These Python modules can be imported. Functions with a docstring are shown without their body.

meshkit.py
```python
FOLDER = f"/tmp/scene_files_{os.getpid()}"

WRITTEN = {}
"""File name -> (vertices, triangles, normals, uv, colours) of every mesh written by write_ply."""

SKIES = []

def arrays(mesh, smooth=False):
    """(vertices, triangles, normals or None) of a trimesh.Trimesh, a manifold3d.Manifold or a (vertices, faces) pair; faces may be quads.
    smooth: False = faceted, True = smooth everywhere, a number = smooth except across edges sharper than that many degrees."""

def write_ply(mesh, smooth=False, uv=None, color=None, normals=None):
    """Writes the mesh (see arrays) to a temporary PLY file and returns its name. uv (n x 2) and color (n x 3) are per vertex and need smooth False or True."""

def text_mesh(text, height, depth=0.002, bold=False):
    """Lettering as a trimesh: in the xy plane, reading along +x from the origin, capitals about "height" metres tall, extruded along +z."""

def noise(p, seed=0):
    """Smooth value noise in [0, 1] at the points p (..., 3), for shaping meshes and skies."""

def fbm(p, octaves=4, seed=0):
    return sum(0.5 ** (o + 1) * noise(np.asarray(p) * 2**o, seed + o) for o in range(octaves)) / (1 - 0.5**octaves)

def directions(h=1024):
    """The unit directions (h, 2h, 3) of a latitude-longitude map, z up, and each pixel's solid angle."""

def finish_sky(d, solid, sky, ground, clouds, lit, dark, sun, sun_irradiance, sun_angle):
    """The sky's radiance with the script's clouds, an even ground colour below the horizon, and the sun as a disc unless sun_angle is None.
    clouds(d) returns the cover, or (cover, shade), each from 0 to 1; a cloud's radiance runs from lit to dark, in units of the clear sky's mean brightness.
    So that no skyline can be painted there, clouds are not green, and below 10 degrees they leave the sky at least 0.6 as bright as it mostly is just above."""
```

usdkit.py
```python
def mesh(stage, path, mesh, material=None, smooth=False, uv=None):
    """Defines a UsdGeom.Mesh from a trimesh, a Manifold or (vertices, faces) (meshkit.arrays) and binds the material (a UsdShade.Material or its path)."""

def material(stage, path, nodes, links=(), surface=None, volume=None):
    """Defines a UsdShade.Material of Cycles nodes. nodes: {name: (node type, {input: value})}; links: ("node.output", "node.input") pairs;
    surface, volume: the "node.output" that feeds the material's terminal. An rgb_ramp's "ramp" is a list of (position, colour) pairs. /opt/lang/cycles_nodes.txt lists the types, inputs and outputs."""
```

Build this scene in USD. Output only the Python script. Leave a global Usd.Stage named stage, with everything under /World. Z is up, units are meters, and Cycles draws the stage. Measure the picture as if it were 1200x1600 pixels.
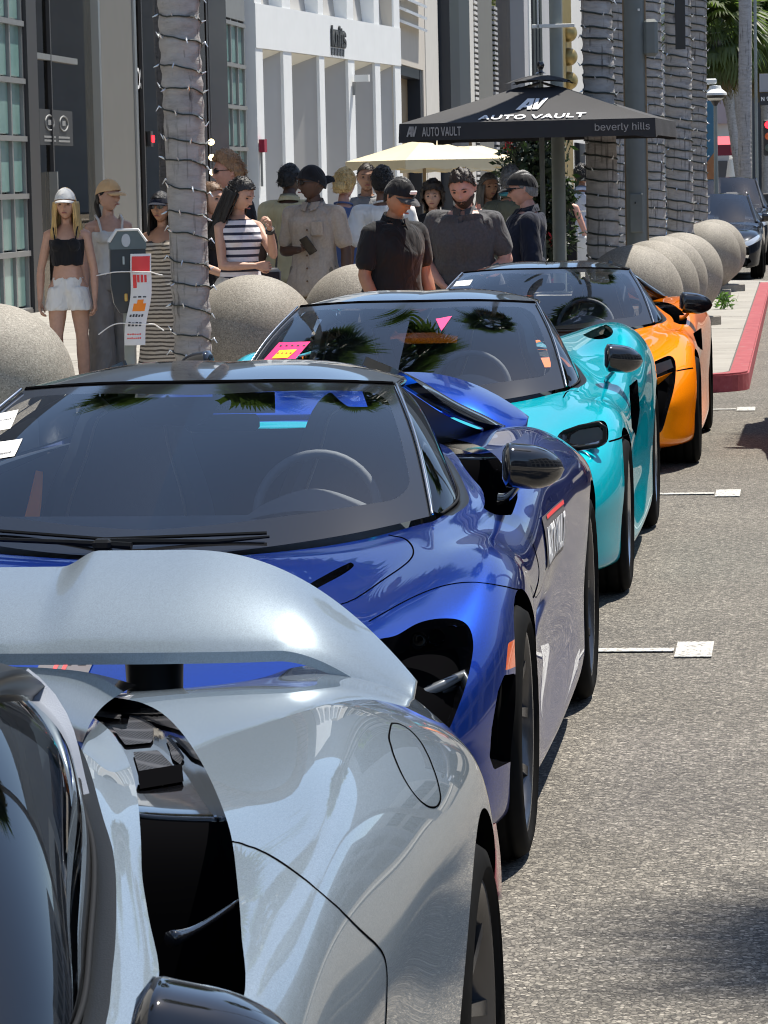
import math, random, numpy as np, trimesh, usdkit, meshkit, shapely
from shapely.geometry import Polygon, LineString
from scipy.interpolate import CubicSpline, PchipInterpolator
from scipy.ndimage import gaussian_filter1d
import manifold3d as m3
from pxr import Usd, UsdGeom, UsdLux, UsdShade, Gf, Sdf
stage = Usd.Stage.CreateInMemory()
UsdGeom.SetStageUpAxis(stage, 'Z')
World = UsdGeom.Xform.Define(stage, '/World')
UsdGeom.Scope.Define(stage, '/World/Looks')
A = lambda *a: np.array(a, float)
def unit(v): v = np.asarray(v, float); return v/np.linalg.norm(v)

# ---------------------------------------------------------------- camera, sky, sun
FPX, EYE = 5300.0, A(0, 0, 1.735)
def camera_axes(yaw, pitch, roll):
    f = A(-math.sin(yaw)*math.cos(pitch), math.cos(yaw)*math.cos(pitch), -math.sin(pitch))
    r = A(math.cos(yaw), math.sin(yaw), 0); u = np.cross(r, f)
    c, s = math.cos(roll), math.sin(roll)
    return r*c + u*s, u*c - r*s, f
CR, CU, CF = camera_axes(math.radians(7.02), math.radians(5.52), math.radians(-1.25))
cam = UsdGeom.Camera.Define(stage, '/World/camera')
cam.AddTransformOp().Set(Gf.Matrix4d(*[float(x) for x in (*CR, 0, *CU, 0, *(-CF), 0, *EYE, 1)]))
cam.CreateHorizontalApertureAttr(36.0); cam.CreateVerticalApertureAttr(48.0)
cam.CreateFocalLengthAttr(36.0*FPX/1200.0); cam.CreateClippingRangeAttr(Gf.Vec2f(0.1, 5000))
cam.CreateFStopAttr(80.0); cam.CreateFocusDistanceAttr(9.5)
cam.CreateExposureAttr(0.8)
SUN = unit(A(0.60, 0.76, 0)) * math.cos(math.radians(67)) + A(0, 0, math.sin(math.radians(67)))
dome = UsdLux.DomeLight.Define(stage, '/World/sky')
dome.CreateIntensityAttr(1.0)
usdkit.material(stage, '/World/Looks/sky_look', {
    's': ('sky_texture', dict(sky_type='single_scattering', sun_disc=False, sun_elevation=math.asin(SUN[2]), sun_rotation=math.atan2(SUN[0], SUN[1]), altitude=100.0, air_density=1.0, aerosol_density=0.45, ozone_density=0.6)),
    'b': ('background_shader', dict(strength=0.10))}, [('s.color', 'b.color')], surface='b.background')
UsdShade.MaterialBindingAPI.Apply(dome.GetPrim()).Bind(UsdShade.Material.Get(stage, '/World/Looks/sky_look'))
sunl = UsdLux.DistantLight.Define(stage, '/World/sun')
sunl.CreateIntensityAttr(1.2); sunl.CreateAngleAttr(0.53); sunl.CreateColorAttr(Gf.Vec3f(1.0, 0.945, 0.85))
sunl.GetPrim().CreateAttribute('inputs:normalize', Sdf.ValueTypeNames.Bool).Set(True)
sx = unit(np.cross(A(0, 0, 1), SUN)); sy = np.cross(SUN, sx)
sunl.AddTransformOp().Set(Gf.Matrix4d(*[float(x) for x in (*sx, 0, *sy, 0, *SUN, 0, 0, 0, 50, 1)]))

# ---------------------------------------------------------------- pixels of the photograph (1200 x 1600) to rays, for reading positions off it
def ray(px, py): return unit(CF*FPX + CR*(px-600) - CU*(py-800))
def atY(px, py, Y): d = ray(px, py); return EYE + d*(Y/d[1])
def atZ(px, py, z): d = ray(px, py); return EYE + d*((z-EYE[2])/d[2])
def atX(px, py, X): d = ray(px, py); return EYE + d*(X/d[0])
def proj(p):
    d = np.asarray(p, float) - EYE; k = d @ CF
    return np.stack([600 + FPX*(d @ CR)/k, 800 - FPX*(d @ CU)/k], -1)

# ---------------------------------------------------------------- scene tree
_used = {}
def numbered(parent, name):
    k = (str(parent), name); n = _used.get(k, -1) + 1; _used[k] = n
    return f'{parent}/{name}' if n == 0 else f'{parent}/{name}_{n:03d}'
def keys(prim, label=None, cat=None, group=None, kind=None):
    for k, v in (('label', label), ('category', cat), ('group', group), ('kind', kind)):
        if v: prim.SetCustomDataByKey(k, v)
    return prim
def thing(name, label, cat, loc=(0, 0, 0), rz=0.0, group=None, scale=None):
    x = UsdGeom.Xform.Define(stage, numbered('/World', name)); x.AddTranslateOp().Set(Gf.Vec3d(*map(float, loc)))
    x.AddRotateZOp().Set(float(rz))
    if scale: x.AddScaleOp().Set(Gf.Vec3f(*scale))
    return keys(x.GetPrim(), label, cat, group)
def tri(mesh):
    if hasattr(mesh, 'to_mesh'):
        m = mesh.to_mesh(); return np.array(m.vert_properties[:, :3], float), np.array(m.tri_verts)
    if isinstance(mesh, (tuple, list)):
        v, f = np.asarray(mesh[0], float), np.asarray(mesh[1], int)
        return v, (np.vstack([f[:, [0, 1, 2]], f[:, [0, 2, 3]]]) if f.shape[1] == 4 else f)
    return np.array(mesh.vertices, float), np.array(mesh.faces)
def obj(name, mesh, mat, parent=None, smooth=False, label=None, cat=None, group=None, kind=None):
    par = '/World' if parent is None else str(parent.GetPath())
    v, f = tri(mesh)
    pr = usdkit.mesh(stage, numbered(par, name), (v, f), MAT[mat] if isinstance(mat, str) else mat, smooth).GetPrim()
    return keys(pr, label, cat, group, kind)
def copy_of(root, loc, rz=0.0, label=None, group=None, scale=None):
    was = root.GetCustomData(); base = root.GetName()
    if base[-3:].isdigit() and base[-4] == '_': base = base[:-4]
    r = thing(base, label or was['label'], was['category'], loc, rz, group or was.get('group'), scale)
    r.GetReferences().AddInternalReference(root.GetPath()); r.SetInstanceable(True)
    return r

# ---------------------------------------------------------------- mesh helpers
def join(*ms):
    vs, fs, n = [], [], 0
    for m in ms:
        v, f = tri(m)
        if len(f): vs.append(v); fs.append(f+n); n += len(v)
    return np.vstack(vs), np.vstack(fs)
def moved(m, t=(0, 0, 0), rz=0.0, rx=0.0, ry=0.0, s=1.0):
    v, f = tri(m); v = v*s
    for ang, (i, j) in ((rx, (1, 2)), (ry, (2, 0)), (rz, (0, 1))):
        if ang:
            a = math.radians(ang); w = v.copy()
            w[:, i] = v[:, i]*math.cos(a) - v[:, j]*math.sin(a); w[:, j] = v[:, i]*math.sin(a) + v[:, j]*math.cos(a); v = w
    return v + np.asarray(t, float), f
def mirror(m):
    v, f = tri(m); return v*A(-1, 1, 1), f[:, ::-1]
def both(m): return join(m, mirror(m))
def box(c, size, bev=0.0, rz=0.0):
    c, s = np.asarray(c, float), np.asarray(size, float)/2
    if bev <= 0:
        m = trimesh.creation.box(2*s); return moved((np.array(m.vertices), np.array(m.faces)), c, rz)
    pts = []
    for sg in np.ndindex(2, 2, 2):
        g = np.array(sg)*2-1
        for k in range(3):
            q = g*(s-bev); q[k] = g[k]*s[k]; pts.append(q)
    return moved(hull(pts), c, rz)
def hull(pts):
    m = m3.Manifold.hull_points(np.asarray(pts, np.float64)); return tri(m)
def cyl(p0, p1, r0, r1=None, n=16, cap=True):
    r1 = r0 if r1 is None else r1
    return tube([p0, p1], [r0, r1], n, cap)
def tube(pts, r, n=10, cap=True):
    pts = np.asarray(pts, float); k = len(pts); r = np.broadcast_to(np.asarray(r, float), (k,))
    t = np.gradient(pts, axis=0) if k > 2 else np.repeat(pts[1:]-pts[:1], 2, 0)
    t /= np.linalg.norm(t, axis=1, keepdims=True)
    up = A(0, 0, 1) if abs(t[0, 2]) < .9 else A(1, 0, 0)
    a = unit(np.cross(t[0], up)); V = []
    ang = np.arange(n)/n*2*np.pi
    for i in range(k):
        a = unit(a - t[i]*(a @ t[i])); b = np.cross(t[i], a)
        V.append(pts[i] + r[i]*(np.cos(ang)[:, None]*a + np.sin(ang)[:, None]*b))
    V = np.vstack(V); F = []
    for i in range(k-1):
        for j in range(n):
            q = (j+1) % n; F += [(i*n+j, i*n+q, i*n+n+q), (i*n+j, i*n+n+q, i*n+n+j)]
    if cap:
        V = np.vstack([V, pts[0], pts[-1]]); c0, c1 = len(V)-2, len(V)-1
        for j in range(n):
            q = (j+1) % n; F += [(c0, q, j), (c1, (k-1)*n+j, (k-1)*n+q)]
    return V, np.array(F)
def lathe(prof, n=32, axis='z', c=(0, 0, 0)):
    prof = np.asarray(prof, float); ang = np.arange(n)/n*2*np.pi; k = len(prof)
    V = np.stack([np.outer(prof[:, 0], np.cos(ang)), np.outer(prof[:, 0], np.sin(ang)), np.repeat(prof[:, 1][:, None], n, 1)], -1).reshape(-1, 3)
    F = []
    for i in range(k-1):
        for j in range(n):
            q = (j+1) % n; F += [(i*n+j, i*n+q, i*n+n+q), (i*n+j, i*n+n+q, i*n+n+j)]
    if axis == 'x': V = V[:, [2, 0, 1]]
    return V + np.asarray(c, float), np.array(F)
def gridmesh(G, flip=False):
    h, w = G.shape[:2]; idx = np.arange(h*w).reshape(h, w)
    a, b, c, d = idx[:-1, :-1].ravel(), idx[:-1, 1:].ravel(), idx[1:, 1:].ravel(), idx[1:, :-1].ravel()
    F = np.vstack([np.stack([a, b, c], 1), np.stack([a, c, d], 1)])
    return G.reshape(-1, G.shape[-1]), (F[:, ::-1] if flip else F)
def clip(V, F, d):
    """Splits the triangles along d = 0: vertices, faces with d < 0, faces with d > 0, cut edges."""
    d = np.where(np.abs(d) < 1e-9, 1e-9, d); s = d[F] > 0; n = s.sum(1)
    neg, pos = [F[n == 0]], [F[n == 3]]
    mix = F[(n > 0) & (n < 3)]; sm = s[(n > 0) & (n < 3)]
    if not len(mix): return V, F[n == 0], F[n == 3], np.zeros((0, 2), int)
    lone = np.where(sm.sum(1) == 1, sm.argmax(1), (~sm).argmax(1))
    r = np.arange(len(mix)); a, b, c = mix[r, lone], mix[r, (lone+1) % 3], mix[r, (lone+2) % 3]
    e = np.sort(np.vstack([np.stack([a, b], 1), np.stack([a, c], 1)]), 1)
    ue, inv = np.unique(e, axis=0, return_inverse=True); inv = inv.ravel()
    t = d[ue[:, 0]]/(d[ue[:, 0]]-d[ue[:, 1]])
    V2 = np.vstack([V, V[ue[:, 0]] + t[:, None]*(V[ue[:, 1]]-V[ue[:, 0]])])
    ab, ac = inv[:len(mix)]+len(V), inv[len(mix):]+len(V)
    one = np.stack([a, ab, ac], 1); two = np.vstack([np.stack([ab, b, c], 1), np.stack([ab, c, ac], 1)])
    lp = sm.sum(1) == 1; lp2 = np.tile(lp, 2)
    pos += [one[lp], two[~lp2]]; neg += [one[~lp], two[lp2]]
    seg = np.where(lp[:, None], np.stack([ab, ac], 1), np.stack([ac, ab], 1))
    return V2, np.vstack(neg), np.vstack(pos), seg
def used(V, F):
    u, inv = np.unique(F, return_inverse=True); return V[u], inv.reshape(F.shape)
def sdf(poly, P):
    """Signed distance (inside < 0) of points P (n x 2) to the closed polygon."""
    pg = Polygon(poly)
    if not pg.is_valid: pg = pg.buffer(0)
    pts = shapely.points(P); d = shapely.distance(pts, pg.boundary)
    return np.where(shapely.contains(pg, pts), -d, d)
def smooth_loop(pts, n=12):
    p = np.asarray(pts, float); p = np.vstack([p, p[:1]])
    t = np.r_[0, np.cumsum(np.sqrt(np.linalg.norm(np.diff(p, axis=0), axis=1)))]
    return CubicSpline(t, p, bc_type='periodic')(np.linspace(0, t[-1], n*len(pts)+1))[:-1]
def curve(pts, n=40, k=0.5):
    p = np.asarray(pts, float)
    t = np.r_[0, np.cumsum(np.linalg.norm(np.diff(p, axis=0), axis=1)**k)]
    if len(p) == 2: return p[0] + np.linspace(0, 1, n)[:, None]*(p[1]-p[0])
    return CubicSpline(t, p, bc_type='natural')(np.linspace(0, t[-1], n))
def coons(c0, c1, d0, d1, bulge=0.0, nu=None):
    """Patch from c0 (v = 0) to c1 (v = 1), both along u; d0 (u = 0), d1 (u = 1) along v."""
    n, m = len(c0), len(d0); u = np.linspace(0, 1, n)[None, :, None]; v = np.linspace(0, 1, m)[:, None, None]
    G = (1-v)*c0[None] + v*c1[None] + (1-u)*d0[:, None] + u*d1[:, None] - ((1-u)*(1-v)*c0[0] + u*(1-v)*c0[-1] + (1-u)*v*c1[0] + u*v*c1[-1])
    if np.any(bulge): G = G + np.asarray(bulge, float)*(16*u*(1-u)*v*(1-v)) if np.ndim(bulge) else G
    return G
def vnormals(V, F):
    n = np.zeros((len(V), 3)); fn = np.cross(V[F[:, 1], :3]-V[F[:, 0], :3], V[F[:, 2], :3]-V[F[:, 0], :3])
    for k in range(3): np.add.at(n, F[:, k], fn)
    return n/np.maximum(np.linalg.norm(n, axis=1, keepdims=True), 1e-12)
def ribbon(pts, width, nrm, lift=0.001):
    """A thin raised strip along pts, with the surface normals nrm."""
    p = np.asarray(pts, float); t = np.gradient(p, axis=0); s = np.cross(t, nrm); s /= np.maximum(np.linalg.norm(s, axis=1, keepdims=True), 1e-9)
    n = np.asarray(nrm, float)
    a, b = p - s*width/2, p + s*width/2
    G = np.stack([a - n*.004, a + n*lift, b + n*lift, b - n*.004], 1)
    return gridmesh(G)
def thick(V, F, t, n=None):
    """A sheet given the thickness t against its normals, with its rim closed."""
    n = vnormals(V, F) if n is None else n; k = len(V)
    e = np.vstack([F[:, [0, 1]], F[:, [1, 2]], F[:, [2, 0]]])
    es = np.sort(e, 1); _, idx, cnt = np.unique(es, axis=0, return_index=True, return_counts=True); b = e[idx[cnt == 1]]
    rim = np.vstack([np.stack([b[:, 1], b[:, 0], b[:, 0]+k], 1), np.stack([b[:, 1], b[:, 0]+k, b[:, 1]+k], 1)])
    return np.vstack([V, V - n*t]), np.vstack([F, F[:, ::-1]+k, rim])
def text(s, height, depth=0.001, bold=True): 
    m = meshkit.text_mesh(s, height, depth, bold); return np.array(m.vertices), np.array(m.faces)
def place(m, o, ex, ey):
    """The xy plane of m laid along ex, ey at o."""
    v, f = tri(m); ex, ey = unit(ex), np.asarray(ey, float); ey = unit(ey - ex*(ex @ ey)); ez = np.cross(ex, ey)
    return np.asarray(o, float) + v[:, :1]*ex + v[:, 1:2]*ey + v[:, 2:3]*ez, f
# ---------------------------------------------------------------- materials
MAT = {}
def mat(name, nodes, links, surface='p.BSDF', volume=None):
    MAT[name] = usdkit.material(stage, '/World/Looks/' + name, nodes, links, surface=surface, volume=volume); return name
def plain(name, col, rough=0.5, metal=0.0, coat=0.0, var=0.0, scale=8.0, bump=0.0, bscale=60.0, spec=0.5, bdist=0.01, **kw):
    """One colour, with blotchy variation and fine relief."""
    n = {'p': ('principled_bsdf', dict(base_color=col, roughness=rough, metallic=metal, coat_weight=coat, specular_ior_level=spec, **kw))}; L = []
    if var or bump: n['g'] = ('texture_coordinate', {})
    if var:
        n['t'] = ('noise_texture', dict(scale=scale, detail=6.0, roughness=0.62)); L += [('g.object', 't.vector')]
        c = A(*col); n['r'] = ('rgb_ramp', dict(ramp=[(0.25, tuple(c*(1-var))), (0.75, tuple(np.minimum(c*(1+var), 1)))]))
        L += [('t.fac', 'r.fac'), ('r.color', 'p.base_color')]
    if bump:
        n['bt'] = ('noise_texture', dict(scale=bscale, detail=4.0)); n['b'] = ('bump', dict(strength=bump, distance=bdist))
        L += [('g.object', 'bt.vector'), ('bt.fac', 'b.height'), ('b.normal', 'p.normal')]
    return mat(name, n, L)
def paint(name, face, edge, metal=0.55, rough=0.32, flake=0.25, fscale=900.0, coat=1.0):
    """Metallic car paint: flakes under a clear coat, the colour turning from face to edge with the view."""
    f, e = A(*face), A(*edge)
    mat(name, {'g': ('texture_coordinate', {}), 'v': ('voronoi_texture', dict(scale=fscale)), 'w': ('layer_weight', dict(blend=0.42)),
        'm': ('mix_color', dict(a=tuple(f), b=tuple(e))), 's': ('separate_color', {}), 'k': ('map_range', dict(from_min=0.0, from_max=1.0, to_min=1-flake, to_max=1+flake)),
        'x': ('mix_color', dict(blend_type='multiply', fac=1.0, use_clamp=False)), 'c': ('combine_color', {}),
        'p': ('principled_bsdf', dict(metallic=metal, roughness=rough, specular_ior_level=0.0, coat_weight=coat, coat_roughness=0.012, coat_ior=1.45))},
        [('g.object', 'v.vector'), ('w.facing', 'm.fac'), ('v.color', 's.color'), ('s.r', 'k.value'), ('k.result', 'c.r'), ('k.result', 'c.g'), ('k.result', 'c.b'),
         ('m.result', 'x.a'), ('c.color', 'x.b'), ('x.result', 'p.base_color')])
def pane(name, tint, ior=1.6, rough=0.0, col=(1, 1, 1)):
    mat(name, {'t': ('transparent_bsdf', dict(color=tint)), 'g': ('glossy_bsdf', dict(color=col, roughness=rough)), 'f': ('fresnel', dict(IOR=ior)), 'm': ('mix_closure', {})},
        [('f.fac', 'm.fac'), ('t.BSDF', 'm.closure1'), ('g.BSDF', 'm.closure2')], surface='m.closure')
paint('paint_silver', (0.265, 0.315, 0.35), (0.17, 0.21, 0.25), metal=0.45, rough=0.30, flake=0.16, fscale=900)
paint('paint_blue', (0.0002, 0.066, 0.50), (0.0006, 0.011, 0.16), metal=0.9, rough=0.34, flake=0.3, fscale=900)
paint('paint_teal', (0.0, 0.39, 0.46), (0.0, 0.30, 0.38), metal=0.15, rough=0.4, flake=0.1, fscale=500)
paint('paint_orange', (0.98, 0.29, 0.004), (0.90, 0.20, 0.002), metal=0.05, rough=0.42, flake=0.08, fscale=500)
plain('gloss_black', (0.006, 0.006, 0.007), 0.06, coat=1.0)
plain('satin_black', (0.007, 0.0075, 0.008), 0.34, spec=0.22)
plain('matte_black', (0.010, 0.0105, 0.0115), 0.6, spec=0.1)
plain('cavity_black', (0.003, 0.003, 0.0035), 0.6, spec=0.0)
plain('gap_black', (0.003, 0.003, 0.0035), 0.7, spec=0.0)
plain('trim_grey', (0.006, 0.0075, 0.0095), 0.5, spec=0.12, bump=0.1, bscale=400)
plain('rubber', (0.007, 0.007, 0.007), 0.75, spec=0.06, var=0.3, scale=20)
plain('rim_black', (0.12, 0.12, 0.125), 0.22, metal=0.9)
plain('rim_edge', (0.55, 0.56, 0.58), 0.2, metal=1.0)
plain('rim_grey', (0.05, 0.052, 0.056), 0.3, metal=0.6)
plain('steel', (0.5, 0.5, 0.51), 0.3, metal=1.0)
plain('disc_steel', (0.22, 0.22, 0.22), 0.35, metal=0.9)
plain('cabin_dark', (0.06, 0.068, 0.08), 0.62, var=0.15)
plain('cabin_grey', (0.17, 0.185, 0.20), 0.65, bump=0.15, bscale=500)
plain('seat_cloth', (0.26, 0.29, 0.35), 0.75, bump=0.2, bscale=600)
plain('stitch_grey', (0.9, 0.86, 0.78), 0.7)
plain('belt_orange', (0.92, 0.25, 0.015), 0.6, bump=0.2, bscale=900)
plain('white_plastic', (0.78, 0.78, 0.76), 0.5)
plain('amber', (0.75, 0.13, 0.02), 0.15, coat=1.0)
plain('red_lens', (0.42, 0.01, 0.012), 0.12, coat=1.0)
plain('lamp_grey', (0.14, 0.15, 0.16), 0.12, metal=0.3, coat=1.0)
plain('lamp_clear', (0.55, 0.58, 0.6), 0.08, metal=0.5, coat=1.0)
plain('flyer_pink', (0.85, 0.035, 0.19), 0.5)
plain('flyer_yellow', (0.9, 0.62, 0.02), 0.5)
plain('flyer_red', (0.72, 0.05, 0.05), 0.55)
plain('flyer_ink', (0.05, 0.05, 0.06), 0.6)
plain('tape_grey', (0.11, 0.10, 0.105), 0.5)
pane('windscreen', (0.96, 0.98, 0.99), 1.82)
pane('side_glass', (0.30, 0.34, 0.36), 1.6)
pane('dark_glass', (0.06, 0.07, 0.075), 1.6)
pane('shop_glass', (0.66, 0.64, 0.60), 1.36, col=(.85, .78, .70))
mat('vent_mesh', {'g': ('texture_coordinate', {}), 'v': ('voronoi_texture', dict(scale=170.0, feature='distance_to_edge', randomness=0.0)),
    'r': ('rgb_ramp', dict(ramp=[(0.0, (0.06, 0.06, 0.065)), (0.1, (0.05, 0.05, 0.055)), (0.16, (0.002, 0.002, 0.002)), (1.0, (0.001, 0.001, 0.001))])), 'p': ('principled_bsdf', dict(roughness=0.45, specular_ior_level=0.15)),
    'b': ('bump', dict(strength=0.8, distance=0.004, invert=True))},
    [('g.object', 'v.vector'), ('v.distance', 'r.fac'), ('r.color', 'p.base_color'), ('v.distance', 'b.height'), ('b.normal', 'p.normal')])
# asphalt: pale and dark stones bound in grey, with worn patches
mat('asphalt', {'g': ('geometry', {}), 'v': ('voronoi_texture', dict(scale=92.0, randomness=1.0)), 's': ('separate_color', {}),
    'r': ('rgb_ramp', dict(ramp=[(0.0, (0.064, 0.057, 0.048)), (0.25, (0.116, 0.104, 0.086)), (0.6, (0.172, 0.155, 0.128)), (0.85, (0.226, 0.204, 0.169)), (1.0, (0.35, 0.317, 0.265))])),
    'e': ('voronoi_texture', dict(scale=92.0, feature='distance_to_edge')), 'er': ('map_range', dict(from_min=0.0, from_max=0.14, to_min=0.4, to_max=1.0, clamp=True)),
    'n': ('noise_texture', dict(scale=0.9, detail=8.0, roughness=0.65)), 'nr': ('map_range', dict(from_min=0.3, from_max=0.7, to_min=0.80, to_max=1.16)),
    'm1': ('math', dict(math_type='multiply')), 'c': ('combine_color', {}), 'x': ('mix_color', dict(blend_type='multiply', fac=1.0, use_clamp=False)),
    'b': ('bump', dict(strength=0.9, distance=0.006)), 'bm': ('math', dict(math_type='multiply')), 'p': ('principled_bsdf', dict(roughness=0.85))},
    [('g.position', 'v.vector'), ('g.position', 'e.vector'), ('g.position', 'n.vector'), ('v.color', 's.color'), ('s.r', 'r.fac'), ('e.distance', 'er.value'), ('n.fac', 'nr.value'),
     ('er.result', 'm1.value1'), ('nr.result', 'm1.value2'), ('m1.value', 'c.r'), ('m1.value', 'c.g'), ('m1.value', 'c.b'), ('r.color', 'x.a'), ('c.color', 'x.b'), ('x.result', 'p.base_color'),
     ('er.result', 'bm.value1'), ('s.g', 'bm.value2'), ('bm.value', 'b.height'), ('b.normal', 'p.normal')])
mat('road_paint', {'g': ('geometry', {}), 'n': ('noise_texture', dict(scale=55.0, detail=8.0, roughness=.75)), 'v': ('voronoi_texture', dict(scale=85.0)), 's': ('separate_color', {}), 'm': ('math', dict(math_type='multiply_add', value2=.30)), 'r': ('rgb_ramp', dict(ramp=[(.0, (.55, .545, .51)), (.66, (.50, .49, .455)), (.74, (.30, .285, .255)), (.82, (.12, .11, .098)), (1.0, (.10, .09, .08))])), 'b': ('bump', dict(strength=.8, distance=.005)), 'p': ('principled_bsdf', dict(roughness=.8))},
    [('g.position', 'n.vector'), ('g.position', 'v.vector'), ('v.color', 's.color'), ('s.r', 'm.value1'), ('n.fac', 'm.value3'), ('m.value', 'r.fac'), ('r.color', 'p.base_color'), ('s.g', 'b.height'), ('b.normal', 'p.normal')])
mat('kerb_red', {'g': ('geometry', {}), 'n': ('noise_texture', dict(scale=9.0, detail=9.0, roughness=.72)), 'r': ('rgb_ramp', dict(ramp=[(.28, (.12, .016, .02)), (.45, (.27, .036, .044)), (.60, (.31, .055, .06)), (.66, (.22, .17, .15)), (.75, (.20, .17, .15))])), 'b': ('bump', dict(strength=.35, distance=.006)), 'p': ('principled_bsdf', dict(roughness=.75))},
    [('g.position', 'n.vector'), ('n.fac', 'r.fac'), ('r.color', 'p.base_color'), ('n.fac', 'b.height'), ('b.normal', 'p.normal')])
plain('pavement', (0.275, 0.258, 0.228), 0.85, var=0.2, scale=2.5, bump=0.3, bscale=160)
plain('joint_dark', (0.10, 0.095, 0.09), 0.9)
mat('granite_ball', {'g': ('texture_coordinate', {}), 'v': ('voronoi_texture', dict(scale=150.0)), 's': ('separate_color', {}),
    'r': ('rgb_ramp', dict(ramp=[(0.0, (0.16, 0.142, 0.115)), (0.3, (0.235, 0.212, 0.175)), (0.8, (0.275, 0.25, 0.208)), (1.0, (0.36, 0.33, 0.28))])),
    'mp': ('mapping', dict(scale=(2.6, 2.6, .9))), 'n': ('noise_texture', dict(scale=1.0, detail=8.0, roughness=.65)), 'nr': ('map_range', dict(from_min=0.3, from_max=0.7, to_min=0.74, to_max=1.14)), 'c': ('combine_color', {}), 'x': ('mix_color', dict(blend_type='multiply', fac=1.0, use_clamp=False)),
    'b': ('bump', dict(strength=0.35, distance=0.004)), 'p': ('principled_bsdf', dict(roughness=0.7))},
    [('g.object', 'v.vector'), ('g.object', 'mp.vector'), ('mp.vector', 'n.vector'), ('v.color', 's.color'), ('s.r', 'r.fac'), ('n.fac', 'nr.value'), ('nr.result', 'c.r'), ('nr.result', 'c.g'), ('nr.result', 'c.b'),
     ('r.color', 'x.a'), ('c.color', 'x.b'), ('x.result', 'p.base_color'), ('s.g', 'b.height'), ('b.normal', 'p.normal')])
plain('print_white', (.85, .85, .85), .6); plain('print_grey', (.30, .29, .29), .6)
from scipy.spatial import cKDTree
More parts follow.
